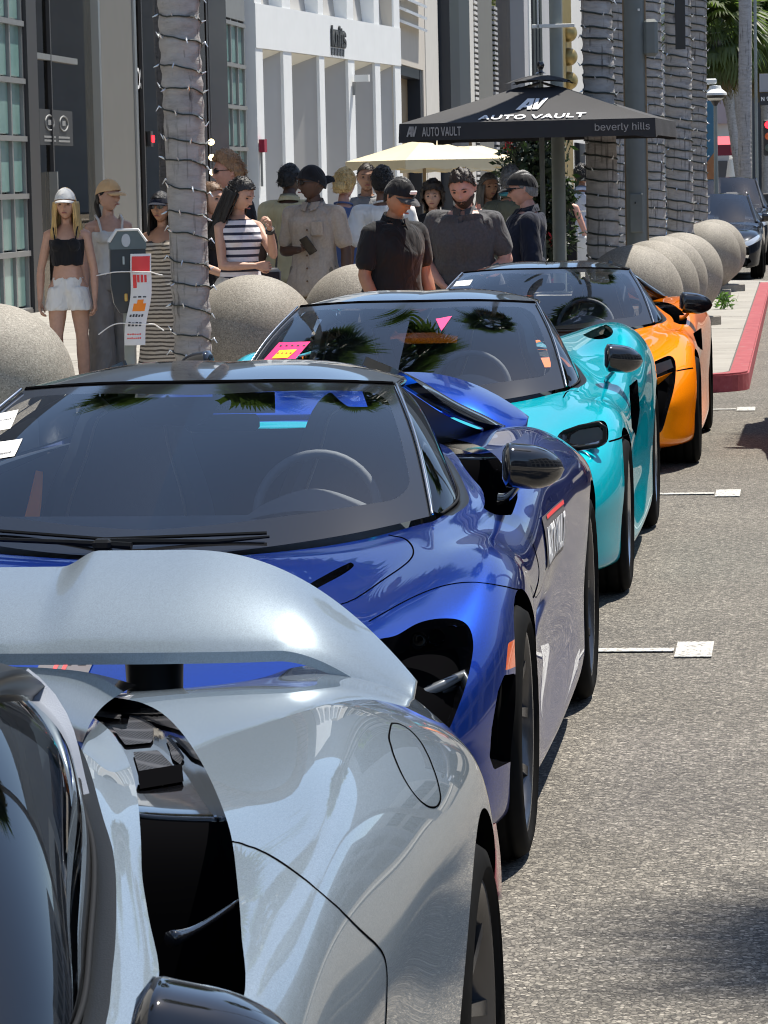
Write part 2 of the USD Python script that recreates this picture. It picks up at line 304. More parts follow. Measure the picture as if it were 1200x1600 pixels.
# ---------------------------------------------------------------- low mid-engined sports cars: x to the car's left, y rearwards from the front axle, z up
COLS = {
 0: [(-1, 0, .45), (-.9, 0, .50), (-.75, 0, .555), (-.55, 0, .61), (-.35, 0, .655), (-.1, 0, .70), (.17, 0, .765), (.5, 0, .79), (1.2, 0, .80), (2, 0, .88), (2.4, 0, .94), (2.8, 0, .92), (3.2, 0, .855), (3.55, 0, .80)],
 1: [(-1, .2, .45), (-.9, .25, .51), (-.75, .28, .565), (-.55, .30, .625), (-.35, .31, .67), (-.1, .32, .715), (.2, .34, .775), (.5, .36, .80), (1.2, .36, .81), (2, .27, .90), (2.4, .2, .945), (2.8, .16, .915), (3.2, .13, .852), (3.55, .11, .80)],
 2: [(-1, 0.36, 0.45), (-0.9, 0.44, 0.51), (-0.75, 0.5, 0.57), (-0.55, 0.53, 0.635), (-0.35, 0.55, 0.68), (-0.1, 0.575, 0.725), (0.2, 0.61, 0.78), (0.55, 0.68, 0.825), (0.8, 0.713, 0.845), (1.05, 0.68, 0.872), (1.25, 0.644, 0.893), (1.465, 0.598, 0.915), (1.63, 0.551, 0.93), (1.97, 0.459, 0.945), (2.33, 0.358, 0.932), (2.8, 0.245, 0.9), (3.2, 0.16, 0.85), (3.55, 0.18, 0.8)],
 3: [(-1, 0.44, 0.44), (-0.9, 0.52, 0.505), (-0.75, 0.59, 0.57), (-0.55, 0.63, 0.64), (-0.35, 0.655, 0.69), (-0.1, 0.68, 0.742), (0.2, 0.7, 0.79), (0.55, 0.752, 0.818), (0.8, 0.77, 0.828), (1.03, 0.749, 0.85), (1.27, 0.692, 0.875), (1.415, 0.657, 0.895), (1.55, 0.63, 0.908), (1.85, 0.566, 0.92), (2.19, 0.483, 0.912), (2.51, 0.39, 0.9), (2.75, 0.302, 0.89), (3.04, 0.205, 0.868), (3.3, 0.21, 0.84), (3.55, 0.24, 0.8)],
 4: [(-1, 0.48, 0.43), (-0.9, 0.57, 0.495), (-0.75, 0.66, 0.56), (-0.55, 0.715, 0.635), (-0.35, 0.745, 0.692), (-0.1, 0.765, 0.752), (0.2, 0.785, 0.797), (0.55, 0.815, 0.797), (0.8, 0.848, 0.805), (0.976, 0.85, 0.84), (1.22, 0.812, 0.872), (1.4, 0.778, 0.893), (1.6, 0.738, 0.908), (1.8, 0.69, 0.915), (2.165, 0.598, 0.908), (2.51, 0.504, 0.896), (2.78, 0.418, 0.885), (2.97, 0.335, 0.876), (3.1, 0.27, 0.866), (3.3, 0.33, 0.84), (3.55, 0.42, 0.8)],
 5: [(-1, .51, .42), (-.9, .615, .48), (-.75, .72, .545), (-.55, .79, .62), (-.35, .825, .685), (-.1, .84, .757), (.15, .845, .79), (.5, .868, .768), (.8, .882, .78), (1.1, .887, .83), (1.4, .872, .877), (1.7, .845, .912), (2.0, .81, .932), (2.4, .76, .938), (2.8, .70, .915), (3.2, .62, .875), (3.55, .55, .855)],
 6: [(-1, .535, .40), (-.9, .65, .455), (-.75, .765, .515), (-.55, .845, .585), (-.35, .89, .65), (-.1, .912, .715), (.15, .918, .735), (.5, .912, .70), (.8, .915, .715), (1.1, .915, .76), (1.4, .912, .81), (1.7, .91, .85), (2, .905, .875), (2.4, .89, .88), (2.8, .855, .865), (3.2, .78, .835), (3.55, .70, .82)],
 7: [(-1, .55, .36), (-.9, .675, .405), (-.75, .80, .455), (-.55, .885, .515), (-.35, .93, .57), (-.1, .95, .61), (.15, .952, .61), (.5, .935, .585), (.8, .925, .60), (1.1, .925, .64), (1.4, .93, .69), (1.7, .94, .73), (2, .95, .76), (2.4, .958, .77), (2.8, .95, .765), (3.2, .885, .75), (3.55, .80, .735)],
 8: [(-1, .555, .32), (-.9, .685, .355), (-.75, .815, .395), (-.55, .90, .43), (-.35, .945, .46), (-.1, .962, .48), (.15, .962, .48), (.5, .925, .46), (.8, .90, .46), (1.1, .895, .48), (1.4, .905, .52), (1.7, .93, .56), (2, .95, .60), (2.4, .963, .62), (2.8, .965, .62), (3.2, .92, .62), (3.55, .84, .60)],
 9: [(-1, .55, .27), (-.9, .68, .29), (-.75, .81, .31), (-.55, .895, .325), (-.35, .935, .335), (-.1, .95, .34), (.2, .95, .33), (.5, .92, .31), (.8, .905, .30), (1.2, .90, .31), (1.7, .92, .34), (2.1, .945, .38), (2.67, .955, .42), (3.2, .92, .46), (3.55, .84, .47)],
 10: [(-1, .545, .20), (-.9, .675, .20), (-.75, .805, .19), (-.55, .885, .18), (-.35, .92, .175), (-.1, .935, .17), (.3, .945, .165), (.6, .95, .16), (1.2, .955, .16), (2, .955, .17), (2.67, .94, .24), (3.2, .90, .30), (3.55, .83, .35)],
 11: [(-1, .45, .17), (-.9, .57, .16), (-.55, .77, .14), (-.1, .81, .13), (1.2, .84, .125), (2, .84, .14), (2.67, .82, .2), (3.55, .72, .3)]}
def body_half(cols, ns=270, nv=150):
    s = np.unique(np.r_[np.linspace(-1, -.3, 90), np.linspace(-.3, 3.55, ns-90)])
    rows = []
    for j in range(12):
        k = A(*cols[j]); rows.append(np.stack([PchipInterpolator(k[:, 0], k[:, 1])(s), s, PchipInterpolator(k[:, 0], k[:, 2])(s)], -1))
    R = np.stack(rows, 1)
    R = gaussian_filter1d(R, 4.0, axis=0, mode='nearest')
    d = np.linalg.norm(np.diff(R[:, :, [0, 2]], axis=1), axis=2).mean(0); t = np.r_[0, np.cumsum(d)]
    v = np.interp(np.linspace(0, 1, nv), np.linspace(0, 1, 12), t)
    G = PchipInterpolator(t, R, axis=1)(v)
    G = gaussian_filter1d(gaussian_filter1d(G, 2.6, axis=1, mode='nearest'), 2.0, axis=0, mode='nearest')
    G[:, 0, 0] = 0
    return gridmesh(G), (s, R)
def symcurve(p, n):
    f = curve(np.vstack([p[:0:-1]*A(-1, 1, 1), p]), 2*n-1); f = f[n-1:]; f[0, 0] = 0; return f
def colcurve(cols, j, s):
    k = A(*cols[j]); return PchipInterpolator(k[:, 0], k[:, 1])(s), PchipInterpolator(k[:, 0], k[:, 2])(s)
class Cutter:
    """One sheet of vertices, cut again and again into named regions along signed fields."""
    def __init__(self, V, F): self.V, self.R = V, {'body': F}
    def cut(self, src, new, field, where=None):
        F = self.R[src]; d = field(self.V)
        if where is not None:
            m = where(self.V); ok = m[F].all(1); keep = F[~ok]; F = F[ok]
        n0 = len(self.V)
        self.V, neg, pos, seg = clip(self.V, F, d)
        self.R[src] = pos if where is None else np.vstack([keep, pos])
        self.R[new] = np.vstack([self.R[new], neg]) if new in self.R else neg
        return seg
    def get(self, name): return used(self.V, self.R[name])
def wallmesh(V, seg, off):
    """Walls from the cut edges to the same edges moved by off(points)."""
    a, b = V[seg[:, 0]], V[seg[:, 1]]; k = len(a)
    v = np.vstack([a, b, b+off(b), a+off(a)]); i = np.arange(k)
    return v, np.vstack([np.stack([i, i+k, i+2*k], 1), np.stack([i, i+2*k, i+3*k], 1)])
def wheel(parent, x, y, r, w, rim_mat, edge_mat, spokes=5, side=1, style='twin'):
    """Tyre, barrel, spokes, disc and caliper; the axle along x."""
    wx = thing_part(parent, 'wheel', (x, y, r))
    h = w/2; rr = r - .072
    prof = [(rr-.005, -h+.02), (rr+.02, -h+.004), (r-.045, -h-.004), (r-.018, -h+.004), (r-.006, -h+.022)]
    for g in (-.6, -.2, .2, .6): prof += [(r-.001, g*h*1.1-.012), (r-.009, g*h*1.1-.006), (r-.009, g*h*1.1+.004), (r-.001, g*h*1.1+.010)]
    prof += [(r-.006, h-.022), (r-.018, h-.004), (r-.045, h+.004), (rr+.02, h-.004), (rr-.005, h-.02), (rr-.02, h-.05)]
    obj('tyre', moved(lathe([(p, q*side) for p, q in prof] if side > 0 else [(p, -q*-1) for p, q in prof], 72, 'x')), 'rubber', wx, True)
    o = h - .014
    obj('rim', lathe([(rr-.045, -h+.03), (rr-.03, -.02), (rr-.022, o-.045), (rr-.014, o-.01), (rr+.003, o+.003), (rr+.008, o-.004)], 64, 'x') if side > 0 else mirror(lathe([(rr-.045, -h+.03), (rr-.03, -.02), (rr-.022, o-.045), (rr-.014, o-.01), (rr+.003, o+.003), (rr+.008, o-.004)], 64, 'x')), rim_mat, wx, 40)
    obj('rim_edge', moved(lathe([(rr+.0015, o+.001), (rr+.0065, o+.0045), (rr+.010, o-.001)], 64, 'x') if side > 0 else mirror(lathe([(rr+.0015, o+.001), (rr+.0065, o+.0045), (rr+.010, o-.001)], 64, 'x'))), edge_mat, wx, True)
    for k in range(spokes):
        parts = []
        for q in ((-.16, .16) if style == 'twin' else (-.0, )):
            a0 = k/spokes*2*math.pi + .35; a = a0 + q; a1 = a0 + q*1.9
            def rad(ang, rad_, xo, tw, dp):
                c = A(xo, rad_*math.cos(ang), rad_*math.sin(ang)); t = A(0, -math.sin(ang), math.cos(ang))*tw
                return [c+t, c-t, c+t*.8-A(dp, 0, 0), c-t*.8-A(dp, 0, 0)]
            wd = .011 if style == 'twin' else .022
            parts.append(hull(rad(a0+q*.6, .055, o-.050, wd*1.3, .03) + rad(a, rr*.62, o-.026, wd, .03)))
            parts.append(hull(rad(a, rr*.60, o-.026, wd, .03) + rad(a1, rr-.012, o-.008, wd*1.25, .035)))
        m = join(*parts); obj('spoke', m if side > 0 else mirror(m), rim_mat, wx, 25)
    hub = lathe([(0, o-.03), (.03, o-.03), (.034, o-.036), (.06, o-.045), (.075, o-.06), (.07, o-.09)], 32, 'x')
    obj('hub', hub if side > 0 else mirror(hub), rim_mat, wx, 30)
    disc = lathe([(.09, -.005), (rr-.05, -.005), (rr-.05, -.035), (.09, -.035)], 48, 'x')
    obj('brake_disc', disc if side > 0 else mirror(disc), 'disc_steel', wx, 30)
    th = np.linspace(.5, 1.5, 10) + (math.pi if y < 1 else 0)
    cal = hull([A(xx, q*math.cos(t), q*math.sin(t)) for t in th for q in (rr-.12, rr-.035) for xx in (.02, -.06)])
    obj('caliper', cal if side > 0 else mirror(cal), 'gloss_black', wx, 30)
    return wx
def thing_part(parent, name, loc=(0, 0, 0)):
    x = UsdGeom.Xform.Define(stage, numbered(str(parent.GetPath()), name)); x.AddTranslateOp().Set(Gf.Vec3d(*map(float, loc))); return x.GetPrim()
def mirror_pod(w=.155, h=.118, d=.15, n=28):
    """A door mirror's shell: blunt inside, drawn out to a rounded point outside."""
    G = []
    for t in np.linspace(0, 1, 18):
        x = -w*.5 + w*t*1.08; e = (1-(max(0, t-.35)/.65)**2.3)**.62 if t > .35 else 1.0
        e *= (1-(1-min(t/.10, 1))**2)**.5*.4+.6 if t < .1 else 1
        sh = -.01*t; a = np.arange(n)/n*2*np.pi
        y = d*.5*e*np.sign(np.cos(a))*np.abs(np.cos(a))**.75; z = h*.5*e*np.sign(np.sin(a))*np.abs(np.sin(a))**.8
        y = np.where(y > 0, y*.55, y)
        G.append(np.stack([np.full(n, x), y + .05*t, z+sh], 1))
    G = np.stack(G, 0); G = np.concatenate([G, G[:, :1]], 1); V, F = gridmesh(G)
    c0, c1 = len(V), len(V)+1; V = np.vstack([V, G[0, :-1].mean(0), G[-1, :-1].mean(0)]); k = n+1
    F = np.vstack([F, [[c0, j+1, j] for j in range(n)], [[c1, 17*k+j, 17*k+j+1] for j in range(n)]])
    return V, F
def wing_mesh(tip, droop, le_z, te_z, s_le, s_te, notch=0.03, half=0.76):
    """The lifted air brake: a cambered blade whose ends curl down to the haunches."""
    xs = np.r_[np.linspace(0, half*.93, 60), half*np.linspace(.935, 1, 14)]; G = []
    for x in xs:
        u = x/half; te = te_z + notch*(min(max((x-.085)/.07, 0), 1)**2*(3-2*min(max((x-.085)/.07, 0), 1)) - 1)
        dz = -droop*max(0, (u-.42)/.58)**2.1; dl = -droop*.62*max(0, (u-.70)/.30)**1.7
        te += dz; le = le_z + dl; sl = s_le + .10*u**4; st = s_te - .10*max(0, (u-.5)/.5)**2.0
        if u > .93: q = ((u-.93)/.07)**2; le += (te-.012-le)*q*.75; sl += (st-.06-sl)*q*.8
        c = np.linspace(0, 1, 22); mid = np.stack([sl+(st-sl)*c, le+(te-le)*c + (.013 if True else .022)*np.sin(np.pi*c**.8)*(1-u**6*.6)], 1)
        th = .034*(1-u**5*.55)*(np.sqrt(c+.004)*(1-c)*1.7+.05)
        top = np.stack([mid[:, 0], mid[:, 1]+th*.55], 1); bot = np.stack([mid[:, 0]+.0, mid[:, 1]-th*.9-.013*np.exp(-c/.16)*(1-u**8)], 1)[::-1]
        ring = np.vstack([top, bot]); G.append(np.column_stack([np.full(len(ring), x), ring]))
    G = np.stack(G); G = np.concatenate([G, G[:, :1]], 1); V, F = gridmesh(G, True)
    k = G.shape[1]; b = (len(xs)-1)*k; c = len(V); V = np.vstack([V, G[-1].mean(0)])
    F = np.vstack([F, [[c, b+j+1, b+j] for j in range(k-1)]])
    return V, F
SPAN = {'glass': 'windscreen'}
def supercar(name, label, loc, rz, spec):
    P = thing(name, label, 'sports car', loc, rz, 'sports cars parked nose to tail along the kerb')
    paint_ = spec['paint']; cols = {k: list(v) for k, v in COLS.items()}
    wid, ins = spec.get('widen', 0.0), spec.get('inset', 0.0); WXf = lambda x: x + np.sign(x)*wid*np.tanh(np.abs(x)/.36)
    zb = spec.get('haunch', {})
    for k in cols: cols[k] = [(s, float(WXf(x)), z) for s, x, z in cols[k]]
    for k, dz in zb.items():
        q = A(*cols[k]); s_ = np.unique(np.r_[q[:, 0], np.linspace(1.5, 2.05, 12), 2.6, 3.0]); bump = dz/(1+np.exp(-(s_-1.74)/.055))*np.clip((3.6-s_)/.9, 0, 1); cols[k] = list(zip(s_, PchipInterpolator(q[:, 0], q[:, 1])(s_), PchipInterpolator(q[:, 0], q[:, 2])(s_)+bump))
    L2W = lambda V: moved((V, np.zeros((0, 3), int)), loc, rz)[0]
    (V, F), _ = body_half(cols)
    for pg, dd, soft in spec.get('dents', []): q_ = np.clip(-sdf(pg, V[:, 1:])/soft, 0, 1); V[:, 0] -= np.where(V[:, 0] > .6, dd*q_*q_*(3-2*q_), 0)
    C = Cutter(V, F); zs = spec.get('zroof', 0.0)
    ax_r, rf, rr_ = 2.67, .327, .345
    liners = []
    for yc, zc, rad in ((0, rf+.005, .362), (ax_r, rr_+.005, .388)):
        seg = C.cut('body', 'void', lambda V: np.hypot(V[:, 1]-yc, V[:, 2]-zc)-rad, lambda V: (V[:, 0] > .5) & (np.abs(V[:, 1]-yc) < .6) & (V[:, 2] < .85))
        liners.append(wallmesh(C.V, seg, lambda p: A(-1, 0, 0)*.035 + np.column_stack([np.zeros(len(p)), p[:, 1]-yc, p[:, 2]-zc])*.0))
        a = np.linspace(-.35, np.pi+.35, 40); G = np.stack([np.stack([np.full(40, xx), yc+(rad+.012)*np.cos(a), zc+(rad+.012)*np.sin(a)], 1) for xx in (.90+wid, .80+wid, .55)], 0)
        liners.append(gridmesh(G))
        fan = np.vstack([G[2], [[.55, yc, zc]]]); liners.append((fan, np.array([[40, j+1, j] for j in range(39)])))
    # cockpit opening and the blind deck under it
    ss = np.linspace(.12, 2.35, 40); xb, _ = colcurve(cols, 2, ss); front = curve([(float(WXf(x)), s) for x, s in ((0, .14), (.3, .21), (.5, .33), (.64, .50))], 20)
    xb = xb - .012 - spec.get('inset', 0.0); sel = ss > .52
    poly = np.vstack([[(-.1, .14)], front, np.stack([xb[sel], ss[sel]], 1), [(-.1, 2.35)]])
    C.cut('body', 'void', lambda V: sdf(poly, V[:, :2]), lambda V: V[:, 2] > .6)
    # a black band under the side windows
    C.cut('body', 'trim', lambda V: np.maximum(np.maximum(V[:, 0]-(np.interp(V[:, 1], ss, xb)+spec.get('trimw', .028)), .60-V[:, 1]), V[:, 1]-2.45), lambda V: V[:, 2] > .6)
    # the duct between the cabin and the outer skin
    duct_parts = {}
    if spec.get('duct', True):
        sd = np.linspace(.80, 3.10, 50); a0, _ = colcurve(cols, 3, sd); b0, _ = colcurve(cols, 4, sd)
        w = np.clip((3.16-sd)/.25, 0, 1)**.5; mid = (a0+b0)/2; a1 = mid+(a0-mid)*w; b1 = mid+(b0-mid)*w
        loop = np.vstack([np.stack([a1, sd], 1), [(mid[-1], 3.14)], np.stack([b1, sd], 1)[::-1], [(b1[0]-.02, .765), (mid[0], .74), (a1[0]+.015, .765)]])
        seg = C.cut('body', 'duct', lambda V: sdf(loop, V[:, :2]), lambda V: V[:, 2] > .55)
        dep = lambda p: np.column_stack([np.zeros((len(p), 2)), -(.03 + .34/(1+np.exp((p[:, 1]-spec.get('duct_step', 1.72))/.035)))])
        dv, df = C.get('duct'); duct_parts = dict(floor=(dv+dep(dv), df), wall=wallmesh(C.V, seg, dep), loop=loop)
    for f in spec.get('cuts', []): f(C, L2W, duct_parts)
    allF = C.R['body']; Nv = vnormals(C.V, np.vstack([allF, C.R.get('duct', allF[:0])])); Wv = L2W(C.V)
    def onbody(px, rng=None):
        """Points of the outer skin under the given pixels of the photograph, with normals."""
        ok = np.zeros(len(C.V), bool); ok[np.unique(allF)] = True; ok &= ((EYE-Wv)*Nv).sum(1) > 0
        if rng: ok &= (C.V[:, 1] > rng[0]) & (C.V[:, 1] < rng[1])
        ids = np.nonzero(ok)[0]; t = cKDTree(proj(Wv[ids])); d, k = t.query(px, 6); w_ = 1/(d+.3)**2; w_ /= w_.sum(1, keepdims=True)
        return (C.V[ids[k]]*w_[..., None]).sum(1), (Nv[ids[k]]*w_[..., None]).sum(1)
    def ontop(x, s_):
        ok = np.zeros(len(C.V), bool); ok[np.unique(allF)] = True; ok &= (Nv[:, 2] > .25) & (C.V[:, 2] > .3); ids = np.nonzero(ok)[0]; t = cKDTree(C.V[ids][:, :2]); d, k = t.query(np.column_stack([np.abs(x), s_]), 4); w_ = 1/(d+.002)**2; w_ /= w_.sum(1, keepdims=True)
        return (C.V[ids[k]][..., 2]*w_).sum(1), (Nv[ids[k]]*w_[..., None]).sum(1)
    def onside(s_, z):
        ok = np.zeros(len(C.V), bool); ok[np.unique(allF)] = True; ok &= (Nv[:, 0] > .25) & (C.V[:, 0] > .6); ids = np.nonzero(ok)[0]; t = cKDTree(C.V[ids][:, 1:]); d, k = t.query(np.column_stack([s_, z]), 4); w_ = 1/(d+.002)**2; w_ /= w_.sum(1, keepdims=True)
        return (C.V[ids[k]][..., 0]*w_).sum(1), (Nv[ids[k]]*w_[..., None]).sum(1)
    lines = []
    for pl, closed, wdt, rng in spec.get('gaps', []):
        q = smooth_loop(pl, 14) if closed else curve(pl, 16*len(pl))
        if closed: q = np.vstack([q, q[:1]])
        p, n = onbody(q, rng); p = gaussian_filter1d(p, 2.0, axis=0, mode='wrap' if closed else 'nearest'); n = gaussian_filter1d(n, 2.0, axis=0); lines.append(ribbon(p, wdt, n/np.linalg.norm(n, axis=1, keepdims=True), .0012))
    lvl = spec.get('level_right', 0.0)
    def mirror(m):
        v, f = tri(m); v = v*A(-1, 1, 1)
        if lvl: v[:, 2] -= lvl/(1+np.exp(-(v[:, 1]-1.72)/.06))*np.clip((3.6-v[:, 1])/.9, 0, 1)*np.clip((v[:, 2]-.72)/.22, 0, 1)*(np.abs(v[:, 0]) > .62)
        return v, f[:, ::-1]
    both = lambda m: join(m, mirror(m))
    def part(nm, mesh, mt, smooth=True, mir=True, parent=P, label=None):
        if mir and np.abs(tri(mesh)[0][:, 0]).min() > .02: obj(nm, mesh, mt, parent, smooth, label); return obj(nm, mirror(mesh), mt, parent, smooth, label)
        return obj(nm, both(mesh) if mir else mesh, mt, parent, smooth, label)
    part('body_shell', C.get('body'), paint_)
    part('wheel_arch_liner', join(*liners[:3]), 'cavity_black', 30); part('wheel_arch_liner', join(*liners[3:]), 'cavity_black', 30)
    for nm, (region, mt) in spec.get('regions', {}).items():
        if region in C.R and len(C.R[region]): part(nm, C.get(region), mt)
    if 'trim' in C.R and len(C.R['trim']): part('window_trim', C.get('trim'), spec.get('trim_mat', 'satin_black'))
    for l_ in lines: part('shut_line', l_, 'gap_black')
    if 'floor' in duct_parts:
        fv_, ff_ = duct_parts['floor']; cv_, cn_, cp_, _ = clip(fv_, ff_, fv_[:, 1]-1.86); duct_parts['panel'] = used(cv_, cp_); part('duct_panel', used(cv_, cp_), 'gloss_black'); part('duct_floor', used(cv_, cn_), 'cavity_black'); part('duct_wall', duct_parts['wall'], 'gloss_black'); e_ = cp_[np.abs(cv_[cp_][:, :, 1]-1.86).min(1) < 1e-6]; q_ = cv_[np.unique(e_)]; q_ = q_[np.abs(q_[:, 1]-1.86) < 1e-6]; q_ = q_[np.argsort(q_[:, 0])]; part('duct_lip', tube(q_[::3], .006, 6), 'gloss_black')
    for nm, mesh, mt in duct_parts.get('extra', []): part(nm, mesh, mt)
    # nose and tail closed, floor under the car
    part('grille', gridmesh(np.stack([np.stack([np.linspace(-.54, .54, 12), np.full(12, -.985), np.full(12, z)], 1) for z in (.2, .44)], 0)), 'cavity_black', False, False)
    part('tail_panel', gridmesh(np.stack([np.stack([np.linspace(-.66, .66, 12), np.full(12, 3.52), np.full(12, z)], 1) for z in (.36, .76)], 0), True), 'cavity_black', False, False)
    part('underside', box((0, 1.3, .13), (1.6, 4.4, .02)), 'matte_black', False, False)
    # glasshouse
    w = spec.get('gx', 1.0); Z = lambda pts: A(*[(float(WXf(x)), s, z + zs*max(0, min(1, (z-.85)/.25))) for x, s, z in pts])
    cowl = symcurve(Z(spec.get('cowl', [(0, .17, .768), (.3, .24, .788), (.5, .36, .812), (.655, .52, .835)])), 60)
    head = symcurve(Z([(0, 1.20, 1.168), (.25, 1.22, 1.166), (.475, 1.30, 1.150)]), 60)
    cen = curve(Z([(0, .17, .768), (0, .68, .985), (0, 1.20, 1.168)]), 50); cen[:, 0] = 0; cen[0] = cowl[0]
    pil = curve(Z([(.655, .52, .835), (.575, .90, 1.012), (.475, 1.30, 1.150)]), 50); pil[0] = cowl[-1]
    g = coons(cowl, head, cen, pil, (0, -.012, .018))
    uv = np.stack(np.meshgrid(np.linspace(0, 1, 60), np.linspace(0, 1, 50)), -1)
    V, F = gridmesh(np.concatenate([g, uv], -1)); K = Cutter(V, F)
    bo = spec.get('frit', (.13, .91, .93, .12)); r = bo[3]
    def rr_box(V):
        q = np.abs(np.stack([V[:, 3], V[:, 4]-(bo[0]+bo[1])/2], 1)) - A(bo[2], (bo[1]-bo[0])/2) + r
        return -(np.minimum(q.max(1), 0) + np.linalg.norm(np.maximum(q, 0), axis=1) - r)
    K.cut('body', 'frit', rr_box)
    fv, ff = K.get('body'); wv = K.get('frit')
    part('windscreen', (fv[:, :3], ff), spec.get('glass', 'windscreen')); part('windscreen_border', (wv[0][:, :3], wv[1]), spec.get('frit_mat', 'frit_black'))
    cant = curve(Z(spec['cant']) if 'cant' in spec else Z([(.475, 1.30, 1.150), (.470, 1.6, 1.152), (.44, 1.85, 1.135), (.395, 2.05, 1.10)]), 40)
    rear = symcurve(Z(spec['rear']) if 'rear' in spec else Z([(0, 2.06, 1.172), (.22, 2.07, 1.155), (.395, 2.05, 1.10)]), 60)
    rc = curve(Z([(0, 1.20, 1.168), (0, 1.5, 1.2), (0, 1.8, 1.196), (0, 2.06, 1.172)]), 40)
    part('roof', gridmesh(coons(head, rear, rc, cant, (0, 0, .012))), spec.get('roof_mat', 'roof_black'))
    part('windscreen_seal', ribbon(head[:, :3]+A(0, -.002, .002), .012, np.tile(A(0, -.5, .86), (60, 1)), .002), 'gap_black')
    tb = -A(ins, 0, 0) + Z([(.640, .60, .846), (.566, .95, 1.008), (.486, 1.30, 1.118), (.468, 1.6, 1.122), (.43, 1.85, 1.10), (.385, 2.03, 1.07)]); tb = tb - np.column_stack([0*tb[:, 0], 0*tb[:, 0], spec.get('tb_drop', 0)*np.clip((tb[:, 1]-1.25)/.7, 0, 1)]); top = curve(tb, 90)
    bb = A(*[(float(WXf(x))-ins, s, z) for x, s, z in [(.672, .60, .832), (.697, .80, .853), (.664, 1.05, .882), (.628, 1.25, .903), (.582, 1.465, .926), (.535, 1.63, .942), (.448, 1.95, .975), (.395, 2.05, 1.02)]]); bot = curve(bb*A(1, 1, 1), 90)
    e0 = np.linspace(bot[0], top[0], 16); e1 = np.linspace(bot[-1], top[-1], 16)
    part('side_window', gridmesh(coons(bot, top, e0, e1, (.022, 0, .01))), 'side_glass')
    pr = np.vstack([pil, cant[1:]]); pr = curve(pr[::4], 90); pr[-1] = cant[-1]
    part('door_frame', gridmesh(np.stack([top, (top+pr)/2 + A(.012, 0, .006), pr], 0)), spec.get('roof_mat', 'gloss_black'))
    part('window_seal', tube(bot + A(.003, 0, .001), .0042, 6), 'matte_black')
    part('pillar_bright', tube(pil[::3] + A(.004, -.004, .006), .0045, 6), 'rim_edge')
    qa, qb = np.linspace(bot[-1], cant[-1], 8), np.linspace(A(.36+wid*.6, 2.06, .92), A(.36, 2.03, 1.10+zs), 8)
    if spec.get('quarter', True): part('rear_quarter', gridmesh(np.stack([qa, (qa+qb)/2+A(.012, .01, 0), qb], 0)), 'gloss_black')
    # flying buttresses, engine cover, rear window
    if spec.get('buttress', True):
        o_ = curve(Z(spec['butt'][0]) if 'butt' in spec else Z([(.405, 1.97, 1.125), (.465, 2.15, 1.058), (.535, 2.34, .985), (.61, 2.58, .925), (.66, 2.8, .885)]), 40); i_ = curve(Z(spec['butt'][1]) if 'butt' in spec else Z([(.31, 1.98, 1.170), (.405, 2.15, 1.092), (.488, 2.34, 1.005), (.565, 2.58, .94), (.61, 2.8, .895)]), 40)
        G = coons(o_, i_, np.linspace(o_[0], i_[0], 12), np.linspace(o_[-1], i_[-1], 12), (.01, 0, .015)); v, f = gridmesh(G, True)
        part('buttress_side', gridmesh(np.stack([o_ - A(.004, 0, .01), o_*A(1, 1, 0) + A(-.02, 0, .895)], 0)), 'satin_black'); part('buttress', thick(v, f, .03), spec.get('roof_mat', 'roof_black'), 40)
    dk = coons(curve([(0, 2.05, .99), (.25, 2.05, .985), (.45, 2.05, .955)], 20), curve([(0, 3.2, .90), (.2, 3.2, .89), (.3, 3.2, .865)], 20), curve([(0, 2.05, .99), (0, 2.6, .955), (0, 3.2, .90)], 20), curve([(.45, 2.05, .955), (.38, 2.5, .93), (.3, 3.2, .865)], 20))
    part('engine_cover', gridmesh(dk), 'gloss_black')
    part('rear_window', gridmesh(coons(curve([(-.34, 2.03, .93), (0, 2.06, .94), (.34, 2.03, .93)], 12), curve([(-.36, 2.0, 1.10+zs), (0, 2.03, 1.15+zs), (.36, 2.0, 1.10+zs)], 12), np.linspace((-.34, 2.03, .93), (-.36, 2.0, 1.10+zs), 6), np.linspace((.34, 2.03, .93), (.36, 2.0, 1.10+zs), 6))), spec.get('rear_glass', 'windscreen'), mir=False)
    # cabin
    cab = [gridmesh(coons(curve([(-.70, .55, .76), (0, .22, .745), (.70, .55, .76)], 30), curve([(-.64, .98, .80), (0, .80, .815), (.64, .98, .80)], 30), np.linspace((-.66, .55, .76), (-.64, .98, .80), 10), np.linspace((.66, .55, .76), (.64, .98, .80), 10), (0, 0, .02))),
           gridmesh(np.stack([curve([(-.64, .98, .80), (0, .80, .815), (.64, .98, .80)], 30), curve([(-.64, 1.02, .55), (0, .95, .5), (.64, 1.02, .55)], 30)], 0))]
    part('dashboard', join(*cab), 'cabin_grey', True, False)
    part('cabin_floor', box((0, 1.25, .30), (1.36, 1.6, .03)), 'cabin_dark', False, False)
    part('bulkhead', gridmesh(coons(curve([(-.52, 2.0, .30), (0, 2.0, .30), (.52, 2.0, .30)], 12), curve([(-.44, 2.04, .955), (0, 2.05, .965), (.44, 2.04, .955)], 12), np.linspace((-.52, 2.0, .30), (-.44, 2.04, .955), 6), np.linspace((.52, 2.0, .30), (.44, 2.04, .955), 6))), 'cabin_grey', False, False)
    dp = A(wid*.9-ins*.5, 0, 0) + coons(curve([(.67, .55, .80), (.65, 1.1, .85), (.60, 1.5, .88), (.50, 1.98, .93)], 20), curve([(.70, .55, .35), (.70, 1.1, .35), (.66, 1.5, .35), (.52, 1.98, .35)], 20), np.linspace((.67, .55, .80), (.70, .55, .35), 6), np.linspace((.50, 1.98, .93), (.52, 1.98, .35), 6))
    part('door_card', gridmesh(dp), 'cabin_dark')
    part('tunnel', box((0, 1.35, .48), (.16, 1.1, .22), .03), 'cabin_dark', 30, False)
